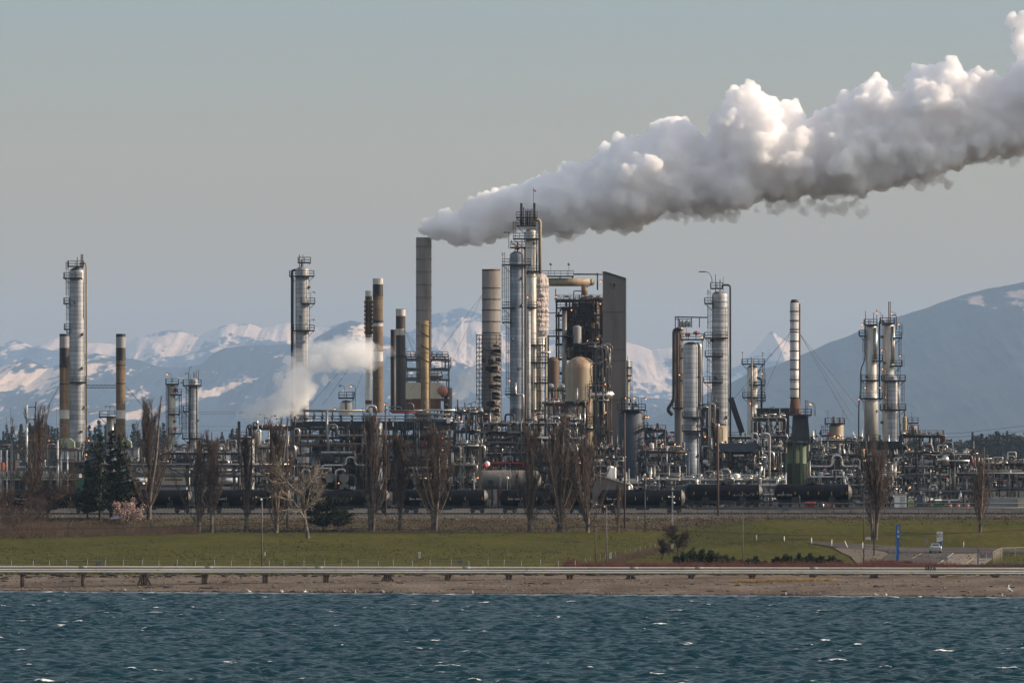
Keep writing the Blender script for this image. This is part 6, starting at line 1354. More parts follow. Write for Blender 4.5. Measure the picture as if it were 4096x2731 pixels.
for k, (px, lab, num) in enumerate(((3417, 'last black tank car at right, its round grey end lit by the sun', 'BHGX 73553'), (3060, 'black tank car with faint white graffiti on the rear track, left of the green drum', None))):
    o = tank_car(CARL); put_car(o, px, 1413, ZT2, lab)
    if num: text_mesh('car_number', num, .5, (-CARL*.34, -1.52, 2.3), 'letter', o)
    if k == 1:
        mb = MB(); rr = random.Random(3); x = 1.6; p = (x, -1.53, 2.4)
        for q in range(30): n_ = (x+q*.14+rr.uniform(-.1,.1), -1.53, 2.3+rr.uniform(-.25,.3)); mb.bar(p, n_, .04); p = n_
        mb.build('graffiti', M['letter'], o)
# low service pipes and fence along the railway
t = Thing('low_pipeline', 3600, 1403, 'long low grey pipe on short posts running along the railway at right', 'pipeline'); t.pipe([(2775,2034),(4400,2030)], 3.2, 'galv', 0, 0); t.pipe([(3050,2013),(4400,2012)], 2.4, 'galv', 2.2, 0)
for k in range(24): t.part('post', MB().bar(t.p(2790+k*68,2034), (X(2790+k*68,1403),1403,gz(X(2790+k*68,1403),1403)), .14), 'galv')
def post_fence(name, label, x0, x1, D, step, h, mat, arm=0, seed=1, wires=(.98,.5), group=None, wt=.02, pt=.055, jitter=.3):
    rnd = random.Random(seed); xa, xb = X(x0, D), X(x1, D); n = int((xb-xa)/step); root = empty(name, (xa, D, gz(xa, D)), label, 'fence', group); pts = []
    for k in range(n+1):
        x = xa+k*step+rnd.uniform(-jitter, jitter); z = gz(x, D); tl = rnd.gauss(0, .03); hh = h*rnd.uniform(.9, 1.08); pts.append((x+tl*hh, D, z+hh))
        mb = MB().tube([(x,D,z-.1),(x+tl*hh,D,z+hh)], pt, 5)
        if arm: mb.bar((x+tl*hh,D,z+hh), (x+tl*hh+arm, D-.1, z+hh+.38), .06)
        mb.v = [(a-xa, b-D, c-gz(xa,D)) for a, b, c in mb.v]; mb.build('post', M[mat], root)
    mb = MB()
    for w_ in wires:
        for a, b in zip(pts, pts[1:]): mb.tube([(a[0],D,a[2]-h*(1-w_)),(b[0],D,b[2]-h*(1-w_))], wt, 3)
    mb.v = [(a-xa, b-D, c-gz(xa,D)) for a, b, c in mb.v]; mb.build('wire', M[mat], root); return root
post_fence('railway_fence', 'thin post and rail fence along the gravel edge of the railway, full width', -40, 4200, 1375, 2.75, 1.25, 'galv', jitter=.1, wires=(1.0,), wt=.035, pt=.05)
post_fence('shore_fence', 'row of thin pale fence posts with bent tips along the field behind the shore pipeline', -20, 2330, 1064, 2.58, 1.25, 'grey_box', arm=.12, seed=4, wires=(.95,.6,.3), wt=.008, pt=.045)
post_fence('wire_fence', 'dark thin wire fence along the foot of the railway bank', 760, 2450, 1349, 2.6, 1.2, 'wood', seed=6, wires=(.9,.5), wt=.02, pt=.05)
# slanting field fence and gate
t = Thing('field_fence', 2560, gD(2560, 2215), 'old slanting wooden post fence climbing from the pipeline to the small bare tree', 'fence')
for k in range(15):
    px = 2340+k*20; py = 2262-k*4.2; D = gD(px, py); x = X(px, D); g = gz(x, D); mb = MB().tube([(x,D,g-.1),(x+.05,D,g+1.2)], .06, 5); t.part('post', mb, 'wood_grey')
t = Thing('wooden_gate', 930, gD(930, 2130), 'wooden pasture gate and brace posts between the bare poplars', 'gate')
for px, top, base in ((817,2105,2140),(862,2100,2138),(872,2095,2137),(918,2103,2128),(942,2100,2128),(966,2100,2128)): t.part('post', MB().tube([(X(px,t.D),t.D,t.loc.z-.1),(X(px,t.D),t.D,t.loc.z+(base-top)*t.D/F)], .1, 6), 'wood_grey')
for a, b in ((817,862),(942,966)): t.part('rail', MB().bar((X(a,t.D),t.D-.1,t.loc.z+1.1),(X(b,t.D),t.D-.1,t.loc.z+1.15),.1), 'wood_grey')
# ================================================================ shore pipeline
t = Thing('shore_pipeline', 2048, 1030, 'three long pale pipes on dark wooden piles running the full width above the beach', 'pipeline', z=1.0)
xa, xb = X(-900,1030), X(5000,1030); M['pipe_pale'] = simple('pipe_pale', (.50,.44,.40), .5, .1, .22, .8, (.15,1,1), stain=(.3,.22,.16), stain_amt=.25); M['pipe_white2'] = simple('pipe_white2', (.58,.58,.54), .45, .1, .2, .8, (.15,1,1), stain=(.3,.22,.16), stain_amt=.2)
def zp(px, py): return Z(py+(px/4096)*7, 1030)
for py, r, dy, mt in ((2267,.165,.35,'pipe_pale'),(2277.6,.125,-.15,'pipe_white2'),(2285.2,.105,-.62,'pipe_white2')):
    t.part('pipe', MB().tube([(X(px,1030),1030+dy,zp(px,py)) for px in range(-900,5001,295)], r, 14, 0), mt)
mb = MB()
for px in (315,820,1260,1850,2520,2780,3240,3700): x = X(px,1030); mb.tube([(x,1030.35,zp(px,2267)),(x+1.1,1030.35,zp(px,2267))], .18, 14)
t.part('sleeve', mb, 'grey_box'); rnd = random.Random(9); mb = MB()
for k in range(120): px = rnd.uniform(-300, 4400); x = X(px,1030); z = zp(px,2289); mb.box(x-rnd.uniform(.1,.5), x+rnd.uniform(.1,.5), 1029.3, 1030.5, z-.12, z-.01)
t.part('hanger', mb, 'rust')
for k, px in enumerate([90+243.2*q for q in range(-4, 21)]):
    x = X(px,1030); z = zp(px,2291); g = gz(x,1030); wide = k % 4 == 2
    mb = MB().box(x-.55, x+.55, 1029.1, 1030.9, z-.24, z-.02); t.part('cap_beam', mb, 'wood')
    mb = MB()
    for dx in ((-.28, .28) if px > 500 else (0,)): mb.tube([(x+dx,1029.6,g-.6),(x+dx*.8,1029.6,z-.2)], .2 if px > 500 else .3, 9); mb.tube([(x+dx+.1,1030.5,g-.6),(x+dx*.8,1030.5,z-.2)], .2, 9)
    if wide and px > 500: mb.bar((x-.95,1029.5,g-.3),(x-.3,1029.5,z-.3),.28).bar((x+1.05,1029.5,g-.3),(x+.3,1029.5,z-.3),.28)
    t.part('pile', mb, 'wood')
t = Thing('pipe_valve_frame', 3722, 1029.2, 'small black valve frame sitting across the shore pipeline at right', 'valve frame', z=2.9); mb = MB()
for px in (3703,3712,3722,3732,3741): mb.tube([t.p(px,2282), t.p(px+2,2264)], .05, 5)
mb.bar(t.p(3701,2266), t.p(3742,2265), .08).bar(t.p(3701,2276), t.p(3742,2276), .08)
for px in (3717,3727,3737): mb.ball(t.p(px,2270), .12, 8, 5)
t.part('frame', mb, 'steel')
# ================================================================ roads
def poly_sheet(name, pix, mat, dz, kind='structure', dy=1.6, dx=2.5):
    P_ = [(X(px, d), d) for px, py in pix for d in [gD(px, py)]]; ys = [p[1] for p in P_]; mb = MB(); rows = []; y = min(ys)+.01
    while y < max(ys):
        xs = []
        for (x0, y0), (x1, y1) in zip(P_, P_[1:]+P_[:1]):
            if (y0 <= y) != (y1 <= y): xs.append(x0+(x1-x0)*(y-y0)/(y1-y0))
        xs.sort(); rows.append((y, xs)); y += dy
    for (ya, xa), (yb, xb) in zip(rows, rows[1:]):
        if len(xa) != len(xb): continue
        for k in range(0, len(xa)-1, 2):
            n = max(1, int((xa[k+1]-xa[k])/dx))
            for j in range(n):
                q = [(xa[k]+(xa[k+1]-xa[k])*j/n, ya), (xa[k]+(xa[k+1]-xa[k])*(j+1)/n, ya), (xb[k]+(xb[k+1]-xb[k])*(j+1)/n, yb), (xb[k]+(xb[k+1]-xb[k])*j/n, yb)]
                mb.add([(a, b, gz(a, b)+dz) for a, b in q], [(0,1,2,3)])
    o = mb.build(name, mat)
    if kind: o['kind'] = kind
    return o
asph = land_mat('asphalt', (.055,.050,.048), (.075,.068,.064), (.095,.087,.08), 3.0, .15, .6, .9, .01)
conc = land_mat('concrete_apron', (.15,.125,.105), (.18,.15,.125), (.21,.175,.15), 3.0, .15, .6, .9, .01)
grv = land_mat('gravel_verge', (.10,.08,.065), (.13,.11,.09), (.16,.135,.11), 3.0, .3, .6, .95, .02)
poly_sheet('road', [(3215,2170),(3240,2168),(3500,2181),(3620,2190),(3840,2192),(4200,2197),(4600,2200),(4600,2215),(4100,2212),(3975,2212),(3900,2262),(3540,2262),(3530,2240),(3556,2217),(3548,2208),(3500,2199),(3330,2190)], asph, .10)
poly_sheet('concrete_apron', [(3812,2219),(3960,2212),(3972,2236),(3935,2262),(3752,2262)], conc, .115)
poly_sheet('gravel_verge', [(3335,2192),(3500,2201),(3546,2210),(3553,2218),(3527,2240),(3525,2258),(3430,2258),(3400,2225)], grv, .11)
poly_sheet('road_marking', [(3649,2235),(3652,2235),(3688,2214),(3685,2214)], M['yellow'], .125, dy=.5)
poly_sheet('road_marking', [(3752,2256),(3756,2256),(3816,2214),(3813,2214)], M['white'], .13, dy=.5)
poly_sheet('road_marking', [(3856,2262),(3860,2262),(3897,2233),(3894,2233)], M['yellow'], .13, dy=.5)
poly_sheet('path', [(860,2112),(1400,2119),(1400,2121.5),(860,2114.5)], grv, .10, dy=.5)
poly_sheet('service_path', [(3440,2178),(3450,2178),(3500,2181),(3505,2184)], grv, .105, dy=.8)
# ================================================================ poles, wires, masts
def pole(name, label, px, top, base, rpx, mat, D=None, arms=(), cat='pole', taper=.7, group=None, lean=0):
    D = D or gD(px, base); t = Thing(name, px, D, label, cat, group); r = rpx*D/F
    t.part('shaft', MB().tube([(t.loc.x, D, t.loc.z-.2), (t.loc.x+lean, D, Z(top, D))], r, 10, 0, r2=r*taper), mat)
    for py, a, b, th in arms: t.part('crossarm', MB().bar(t.p(a, py), t.p(b, py), th), 'wood_grey' if 'wood' in mat else 'galv')
    return t
t = pole('utility_pole', 'weathered wooden utility pole with a single crossarm standing at the shore fence, left of centre', 1048, 1990, 2266, 3.6, 'wood_grey', 1070, ((1990,1020,1084,.13),), 'utility pole')
t.part('insulator', MB().ball(t.p(1045,1997,-.2), .16, 8, 5).ball(t.p(1024,1987), .09, 6, 4).ball(t.p(1080,1987), .09, 6, 4), 'white')
t = pole('utility_pole', 'weathered wooden utility pole with crossarm beside a shorter bare post, right of centre', 2426, 2018, 2256, 3.4, 'wood_grey', 1072, ((2019,2381,2452,.13),), 'utility pole')
t.part('brace', MB().bar(t.p(2412,2021), t.p(2425,2035), .06).bar(t.p(2441,2021), t.p(2428,2035), .06), 'wood_grey'); t.part('insulator', MB().ball(t.p(2385,2016), .1, 6, 4).ball(t.p(2448,2016), .1, 6, 4).ball(t.p(2418,2026,-.1), .12, 6, 4), 'white')
pole('wooden_post', 'shorter bare brown post left of the crossarm pole', 2382, 2106, 2256, 3.2, 'wood', 1074)
pole('wooden_pole', 'tall brown wooden pole rising before the dark blue cylinder', 2499, 1650, 2105, 4.2, 'wood', 1352, cat='pole', taper=.6)
pole('wooden_pole', 'tall brown wooden pole standing before the second last tank car', 2872, 1695, 2056, 5, 'wood', 1384, cat='pole', taper=.62)
pole('wooden_pole', 'tall brown wooden pole rising at the left end of the furnace structure', 1149, 1668, 2095, 4, 'wood', 1352, cat='pole', taper=.65)
pole('wooden_pole', 'tall brown wooden pole in front of the wide poplar below the brown stacks', 1543, 1612, 2060, 4, 'wood', 1380, cat='pole', taper=.65)
pole('thin_pole', 'thin grey brown pole on the grass right of the junipers', 2972, 2050, 2232, 2, 'wood_grey', 1100, taper=.8)
pole('steel_pole', 'slim dark pole on the field edge left of the lattice mast', 2580, 1945, 2132, 2.2, 'steel', 1340, cat='pole')
pole('lamp_post', 'dark straight lamp post left of the lawn poplar', 3455, 1950, 2242, 2.2, 'steel_black', 1090, cat='lamp post')
t = pole('lamp_post', 'dark lamp post with a short pale arm, right of the other dark post', 3496, 2020, 2204, 2.6, 'steel_black', 1160, ((2024,3496,3522,.12),), cat='lamp post')
for px, top, base, lab in ((2756,1800,2040,'slim grey lamp pole with two floodlights before the stout silver column'),(2040,1790,1985,'slim pale lamp pole before the horizontal drum'),(2401,1795,1990,'slim grey lamp pole before the gabled shed'),(3330,1930,2020,'slim grey lamp pole before the last tank car'),(3080,1700,2020,'slim grey lamp pole left of the green drum')):
    D = 1428; t = pole('lamp_pole', lab, px, top, base, 1.8, 'galv', D, cat='lamp pole', group='slim lamp poles in the plant'); t.part('floodlight', MB().bar(t.p(px-9,top+2), t.p(px+9,top+2), .07).ball(t.p(px-9,top-2), .2, 8, 5).ball(t.p(px+9,top-2), .2, 8, 5), 'galv')
t = pole('street_light', 'curved arm street light over the low rack near the right edge', 4038, 1868, 2010, 1.6, 'steel', 1432, cat='street light'); t.pipe([(4038,1868),(4036,1856),(4020,1852),(3990,1851)], 1.2, 'steel'); t.part('lamp_head', MB().box(*sorted((X(3986,t.D),X(4000,t.D))), t.D-.15, t.D+.15, Z(1853,t.D), Z(1849,t.D)), 'white')
# lattice mast
t = Thing('lattice_mast', 2690, gD(2690, 2195), 'tall slim triangular lattice mast with small floodlights standing on the field', 'mast'); D = t.D; mb = MB(); z0, z1 = t.loc.z, Z(1965, D)
def mp_(k, f): return (X(2690+(k*4.6)*(1-.75*f), D), D+(.3 if k == 0 else 0)*(1-.7*f), z0+(z1-z0)*f)
for k in (-1, 0, 1): mb.bar(mp_(k, 0), mp_(k, 1), .07)
n = 26
for j in range(n):
    for a, b in ((-1,1),(1,0),(0,-1)): mb.bar(mp_(a if j%2 else b, j/n), mp_(b if j%2 else a, (j+1)/n), .04)
t.part('lattice', mb, 'clad_white'); t.part('crossarm', MB().bar(t.p(2674,1986), t.p(2697,1986), .09).bar(t.p(2686,1957), t.p(2698,1957), .09).bar(t.p(2692,2003), t.p(2698,2010), .09), 'white'); t.part('floodlight', MB().ball(t.p(2675,1986,-.2), .14, 8, 5).ball(t.p(2695,1986,-.2), .16, 8, 5).ball(t.p(2697,2010,-.2), .15, 8, 5), 'white')
def wire(label, pts, r=.03, mat='steel_black', group=None, D=None):
    q = []
    for (px, py, d) in pts: q.append((X(px, d), d, Z(py, d)))
    o0 = q[0]; fine = []
    for i, (a, b) in enumerate(zip(q, q[1:])):
        for k in range(10): f = k/10; fine.append(tuple(a[j]+(b[j]-a[j])*f-o0[j] for j in range(3)))
    fine.append(tuple(q[-1][j]-o0[j] for j in range(3)))
    o = MB().tube(fine, r, 4).build('overhead_wire', M[mat]); o.location = o0; tag(o, label, 'wire', group)
wire('black overhead cable sagging across the field between the two crossarm poles', [(-200,2119,1071),(0,2117,1071),(400,2112,1070),(800,2102,1070),(1046,2090,1070),(1250,2104,1070),(1500,2114,1071),(1800,2118,1071),(2100,2115,1072),(2426,2104,1072),(2800,2126,1073),(3200,2140,1074),(3500,2142,1075),(3800,2133,1076),(4096,2118,1077),(4400,2095,1078)], .035)
for k, (a, b) in enumerate(((1742,1703),(1752,1724),(1772,1748),(1790,1766),(1806,1770))): wire(('highest','second highest','middle','second lowest','lowest')[k]+' thin power line low over the far right skyline', [(3600,a,1700),(3850,(a+b)/2+8,1690),(4096,b,1680),(4600,b-40,1670)], .035, 'steel', 'power lines over the right skyline')
for k, y in enumerate((1642,1650,1700,1716,1768)): wire(('highest','second highest','middle','second lowest','lowest')[k]+' thin power line crossing behind the left columns', [(110,y-8,1480),(420,y,1720),(700,y+6,1760),(1180,y+4,1800)], .03, 'steel', 'power lines behind the left columns')
# ================================================================ signs, bollards, car, gate
t = Thing('blue_sign_pylon', 3591, 1092, 'tall bright blue sign pylon by the road with a red and white emblem panel', 'sign'); D = 1092; x0 = t.loc.x; z = lambda py: Z(py, D)
t.part('post', MB().box(x0-.19, x0+.19, D-.12, D+.22, t.loc.z-.1, z(2150)), 'blue_paint'); t.part('head', MB().box(x0-.33, x0+.36, D-.3, D+.35, z(2151), z(2098)), 'blue_paint'); t.part('side_box', MB().box(x0-.30, x0-.19, D-.1, D+.15, t.loc.z, z(2220)), 'blue_paint')
h = t.root; pn = t.part('emblem_panel', MB().add([(x0+.05+a*.105, D-.32, z(2118)+b*.5) for a, b in [(math.cos(q*math.pi/8), math.sin(q*math.pi/8)) for q in range(16)]], [tuple(range(15,-1,-1))]).box(x0-.055,x0+.155,D-.325,D-.305,z(2131),z(2118)), 'white')
t.part('emblem', MB().add([(x0+.05, D-.34, z(2105)), (x0+.12, D-.34, z(2112)), (x0+.12, D-.34, z(2121)), (x0-.02, D-.34, z(2121)), (x0-.02, D-.34, z(2112))], [(0,4,3,2,1)]), 'red_sign'); t.part('emblem', MB().box(x0+.0,x0+.1,D-.345,D-.33,z(2129),z(2126)), 'navy')
t.part('lettering', MB().box(x0-.14, x0+.24, D-.33, D-.31, z(2142.5), z(2138.5)).box(x0-.08, x0+.2, D-.33, D-.31, z(2148.5), z(2145)), 'white')
def board(name, label, px, top, bot, base, wpx, D, panel, posts=(), extra=(), rot=0, cat='sign'):
    t = Thing(name, px, D, label, cat); x = t.loc.x; w_ = wpx*D/F/2
    t.part('panel', MB().box(x-w_, x+w_, D-.03, D+.03, Z(bot,D), Z(top,D)), panel)
    for dx, m_ in posts: t.part('post', MB().tube([(x+dx,D+.06,t.loc.z-.1),(x+dx,D+.06,Z(bot,D)+.2)], .045, 6), m_)
    for (a, b, c, d, m_, nm) in extra: t.part(nm, MB().box(x+a*w_, x+b*w_, D-.045, D-.032, Z(d,D), Z(c,D)), m_)
    return t
DB = gD(3758, 2190); t = board('notice_board', 'tall white information board with red arrow and blue foot behind the silver car', 3759, 2125, 2166, 2190, 24, DB, 'white', ((-.45,'blue_paint'),(.45,'blue_paint')), ((-.85,-.55,2137,2150,'red_sign','arrow'),(-.3,.15,2128,2131,'red_sign','logo')))
def lines(t, rows, dyo=-.05, mat='navy'):
    for txt, px, py, size in rows:       # too small to read in the photograph: rows of letter-sized strokes
        mb = MB(); x = X(px, t.D)-len(txt)*size*.27; z = Z(py, t.D); r_ = random.Random(len(txt)*7+int(px))
        for c in txt:
            if c != ' ': mb.box(x, x+size*.38, t.D+dyo-.004, t.D+dyo, z-size*.3, z+size*r_.uniform(.1, .35))
            x += size*.54
        t.part('lettering', mb, mat)
lines(t, (('Visitors',3762,2138,.17),('Deliveries',3762,2143,.15),('Receiving',3762,2148,.15),('SAVEZONE',3759,2156,.15)))
t.part('foot_band', MB().add([(X(3747,DB),DB-.04,Z(2166,DB)),(X(3771,DB),DB-.04,Z(2166,DB)),(X(3771,DB),DB-.04,Z(2161,DB))],[(0,1,2)]), 'blue_paint')
D = gD(3475, 2178); t = board('warning_sign', 'small white sign with red header on two posts beside the lawn poplar', 3473, 2143, 2157, 2178, 20, D, 'white', ((-.3,'wood_grey'),(.3,'wood_grey')), ((-1,1,2143,2147.5,'red_sign','header'),)); lines(t, (('NOTICE',3473,2145.5,.13),), -.055, 'white'); lines(t, (('PRIVATE',3473,2150.5,.12),('PROPERTY',3473,2154,.12)))
D = 1215; board('road_sign', 'small grey sign seen at an angle left of the silver car', 3706, 2156, 2170, 2190, 9, D, 'grey_box', ((0,'wood_grey'),))
t = Thing('round_sign', 3784, 1084, 'round grey sign seen from behind, standing by the concrete apron', 'sign'); t.part('disc', MB().lathe([(.28,0),(.28,.03)], 0, 0, 20), 'grey_box'); t.root.children[0].data.transform(Matrix.Rotation(R(90), 4, 'X')) if False else None
o = t.root.children[0]; me = o.data
for v in me.vertices: x_, y_, z_ = v.co+t.loc; v.co = (x_, -z_, y_+Z(2234,1084)-t.loc.z)
t.part('post', MB().tube([(t.loc.x, 1083.95, t.loc.z-.1), (t.loc.x, 1083.95, Z(2232,1084))], .04, 6), 'wood_grey')
D = gD(3855, 2192); t = Thing('marker_post', 3855, D, 'thin white marker post with an orange top by the far road edge', 'marker'); t.part('shaft', MB().tube([(t.loc.x-.04,D,t.loc.z),(t.loc.x,D,Z(2166,D))], .06, 6), 'white'); t.part('cap', MB().box(t.loc.x-.09,t.loc.x+.11,D-.04,D+.04,Z(2168,D),Z(2153,D)), 'orange')
for i, (px, top, base, lean, side) in enumerate(((3026,2138,2160,0,'on the grass, leftmost of the five'),(3137,2143,2166,0,'second from the left'),(3246,2149,2176,.0,'at the start of the road'),(3326,2156,2185,.04,'middle of the road edge'),(3388,2161,2192,-.5,'leaning left'),(3451,2166,2196,0,'beside the dark lamp post'))):
    D = gD(px, base); t = Thing('bollard', px+(4 if lean < -.1 else 0), D, 'white marker bollard with yellow cap, '+side, 'bollard', 'white bollards along the road'); H = (base-top)*D/F
    t.part('shaft', MB().tube([(t.loc.x,D,t.loc.z-.1),(t.loc.x+lean,D,t.loc.z+H*.88)], .075, 8), 'white'); t.part('cap', MB().tube([(t.loc.x+lean*.88,D,t.loc.z+H*.87),(t.loc.x+lean,D,t.loc.z+H)], .08, 8), 'yellow')
for px, top, bot, base, lab in ((1678,2207,2231,2266,'narrow cream sign with black characters at the shore fence, centre left'),(2442,2209,2233,2262,'narrow cream sign with black characters beside the right crossarm pole')):
    t = board('narrow_sign', lab, px, top, bot, base, 8.5, 1067, 'white', ((0,'wood'),)); lines(t, [(c, px, top+4+k*5.2, .17) for k, c in enumerate(('NO','AN','CH','OR'))], -.045, 'steel_black')
for px, top, bot, lab in ((393,2248,2263,'small blue notice on the shore fence at left'),(1839,2240,2255,'small blue notice on the shore fence at centre')):
    t = board('fence_notice', lab, px, top, bot, 2266, 18, 1065, 'navy', ((-.3,'galv'),)); lines(t, (('WARNING',px,top+3,.11),('PRIVATE',px,top+7,.12),('PROPERTY',px,top+11,.12)), -.045, 'letter')
t = Thing('striped_post', 1068, 1066, 'leaning dark stake with white diamond tag beside the left crossarm pole', 'stake'); t.part('shaft', MB().tube([(t.loc.x,1066,t.loc.z),(t.loc.x-.3,1066,Z(2198,1066))], .05, 6), 'wood'); t.part('tag', MB().box(t.loc.x-.36,t.loc.x-.2,1065.93,1065.96,Z(2222,1066),Z(2206,1066)), 'white')
t = Thing('gate_post', 3483, 1100, 'pale square post with smaller twin posts beside the road mouth', 'post'); t.part('shaft', MB().box(t.loc.x-.09,t.loc.x+.09,1099.9,1100.1,t.loc.z,Z(2191,1100)), 'clad_white'); t.part('shaft', MB().box(t.loc.x+.16,t.loc.x+.3,1099.9,1100.1,t.loc.z,Z(2210,1100)), 'cream')
# car
def car():
    D = 1182; t = Thing('car', 3741, D, 'silver sedan seen from behind driving away up the access road', 'car'); x0 = t.loc.x; g = t.loc.z+.12; M['car_silver'] = simple('car_silver', (.36,.37,.39), .3, .5, .1, 1); M['tail_red'] = simple('tail_red', (.12,.015,.012), .3, 0, .1, 3)
    def loft(secs, name, mat, parent=None):
        n = len(secs[0][1]); vs = []; fs = []
        for y, pr in secs: vs += [(x0+a, D+y, g+b) for a, b in pr]
        for i in range(len(secs)-1):
            for k in range(n): fs.append((i*n+(k+1)%n, i*n+k, (i+1)*n+k, (i+1)*n+(k+1)%n))
        fs.append(tuple(range(n))); fs.append(tuple((len(secs)-1)*n+k for k in range(n-1,-1,-1)))
        return t.part(name, MB().add(vs, fs, False), mat, parent)
    def pr(w_, b, m_, tp): return [(-w_*.9,b),(w_*.9,b),(w_,b+.12),(w_,m_),(w_*.93,tp-.05),(w_*.8,tp),(-w_*.8,tp),(-w_*.93,tp-.05),(-w_,m_),(-w_,b+.12)]
    body = loft([(-2.25,pr(.78,.28,.72,.86)),(-2.15,pr(.86,.22,.75,.93)),(-1.3,pr(.89,.2,.78,.97)),(0,pr(.9,.2,.8,.95)),(1.3,pr(.89,.2,.75,.9)),(2.1,pr(.82,.22,.6,.72)),(2.3,pr(.7,.3,.5,.62))], 'body', 'car_silver')
    loft([(-1.5,[(-.72,.93),(.72,.93),(.6,.96),(-.6,.96)]),(-.95,[(-.74,.93),(.74,.93),(.56,1.36),(-.56,1.36)]),(.2,[(-.76,.93),(.76,.93),(.56,1.4),(-.56,1.4)]),(1.15,[(-.7,.9),(.7,.9),(.6,.93),(-.6,.93)])], 'cabin', 'car_silver')
    w_ = t.part('rear_window', MB().add([(x0-.58,D-1.44,g+1.0),(x0+.58,D-1.44,g+1.0),(x0+.5,D-1.0,g+1.34),(x0-.5,D-1.0,g+1.34)], [(0,1,2,3)]), 'glass')
    for s in (-1, 1):
        t.part('taillight', MB().box(x0+s*.68-.14, x0+s*.68+.14, D-2.24, D-2.12, g+.66, g+.84), 'tail_red'); t.part('mirror', MB().ball((x0+s*.98,D+.5,g+.98), .1, 8, 5), 'car_silver')
        for y in (-1.4, 1.4):
            wh = t.part('wheel', MB().tube([(x0+s*.66,D+y,g+.2),(x0+s*.88,D+y,g+.2)], .31, 18), 'steel_black'); t.part('rim', MB().tube([(x0+s*.87,D+y,g+.2),(x0+s*.895,D+y,g+.2)], .18, 12), 'alu', wh)
    t.part('bumper', MB().box(x0-.82,x0+.82,D-2.3,D-2.1,g+.3,g+.5), 'car_silver'); t.part('number_plate', MB().box(x0-.16,x0+.16,D-2.33,D-2.3,g+.42,g+.52), 'grey_box')
car()
# entrance gate and fences at right
t = Thing('entrance_gate', 3910, 1086, 'mesh gate with a thick post, red headed notices and pale rails at the right edge', 'gate'); D = 1086; x = X(3912, D)
t.part('gate_post', MB().box(x-.09,x+.09,D-.1,D+.1,t.loc.z,Z(2193,D)).ball((x,D,Z(2192,D)), .13, 8, 5), 'galv')
for a, b in ((3917,3945),(3947,3968)):
    pnl = t.part('notice', MB().box(X(a,D), X(b,D), D-.03, D, Z(2232,D), Z(2208,D)), 'grey_box'); t.part('header', MB().box(X(a,D), X(b,D), D-.045, D-.032, Z(2214.5,D), Z(2208.5,D)), 'red_sign', pnl)
lines(t, (('WARNING',3931,2211.5,.13),('DANGER',3957,2211.5,.12)), -.06, 'white'); lines(t, (('NO TRESPASSING',3931,2218,.09),('AUTHORIZED',3931,2222,.1),('PERSONNEL ONLY',3931,2226,.09),('NO SMOKING',3957,2218,.09),('NO ENTRY',3957,2223,.1)), -.045, 'navy')
mb = MB().bar(t.p(3912,2203), t.p(3970,2199), .05).bar(t.p(3916,2240), t.p(3945,2238), .06).bar(t.p(3969,2200), t.p(3969,2240), .07)
for px in range(3975, 4300, 27): mb.bar(t.p(px,2202), t.p(px,2246), .05)
mb.bar(t.p(3969,2201), t.p(4300,2204), .05); t.part('frame', mb, 'galv')
t = Thing('pipe_barrier', 4010, 1106, 'pale tubular fence running back from the gate at right', 'fence')
for k in range(9): D = 1092+k*3.2; px = 3972+k*4.4; x = X(px, D); t.part('post', MB().tube([(x,D,gz(x,D)-.1),(x,D,gz(x,D)+1.9)], .06, 6), 'cream')
D = 1120; t.part('rail', MB().tube([(X(3972,1092),1092,gz(X(3972,1092),1092)+1.9),(X(4008,D),D,gz(X(4008,D),D)+1.95),(X(4200,D),D,gz(X(4200,D),D)+2.1)], .05, 6).tube([(X(4008,D),D,gz(40,D)+1.5),(X(4060,D),D,gz(40,D)+1.55)], .05, 6), 'cream')
for px in (4060,4130): x = X(px,D); t.part('post', MB().tube([(x,D,gz(x,D)),(x,D,gz(x,D)+2.0)], .05, 6), 'cream')
# ================================================================ left buildings and substation
def shed(name, label, a, b, ytop, yb, D, dep, wall, roof, rooft=.3, over=.5):
    t = Thing(name, (a+b)/2, D, label, 'building'); z1 = Z(ytop, D); z0 = t.loc.z if yb is None else Z(yb, D)
    t.part('wall', MB().box(X(a,D), X(b,D), D-dep/2, D+dep/2, z0, z1-rooft-.003), wall); t.part('roof', MB().box(X(a,D)-over, X(b,D)+over, D-dep/2-over, D+dep/2+over, z1-rooft, z1), roof); return t
t = shed('long_shed', 'long low shed with pale roof, green fascia and dark open front at far left', -160, 312, 1893, None, 1450, 9, 'steel_black', 'grey_box', .8)
D = 1450; t.part('fascia', MB().box(X(-165,D)-.5, X(315,D)+.4, D-5.2, D-5.03, Z(1919,D), Z(1912,D)), 'pale_green'); mb = MB()
for px in range(-140, 320, 32): mb.box(X(px,D)-.1, X(px,D)+.1, D-5.0, D-4.8, t.loc.z, Z(1912,D))
t.part('post', mb, 'galv')
shed('dark_roof_building', 'plain brown grey building with flat roof above the long shed, left of the conifers', 255, 412, 1842, None, 1475, 8, 'roof_dark', 'grey_box', .25)
t = shed('green_container', 'deep green container behind the dark pines', 305, 362, 1915, None, 1435, 4, 'deep_green', 'deep_green', .12, .05)
t = shed('green_shed', 'darker green shed right of the deep green container', 365, 562, 1926, None, 1440, 5, 'deep_green', 'slate', .2)
t = shed('cream_building', 'sunlit cream corrugated building behind the truss bridge', 642, 756, 1872, None, 1478, 9, 'bldg_pale', 'cream', .25); D = 1478; mb = MB()
x = X(644, D)
while x < X(755, D): mb.box(x, x+.12, D-4.58, D-4.5, t.loc.z, Z(1880,D)); x += .55
t.part('cladding_rib', mb, 'cream')
shed('flat_grey_building', 'low grey flat roofed building behind the left tank cars', 560, 748, 1938, None, 1434, 6, 'grey_box', 'roof_dark', .25)
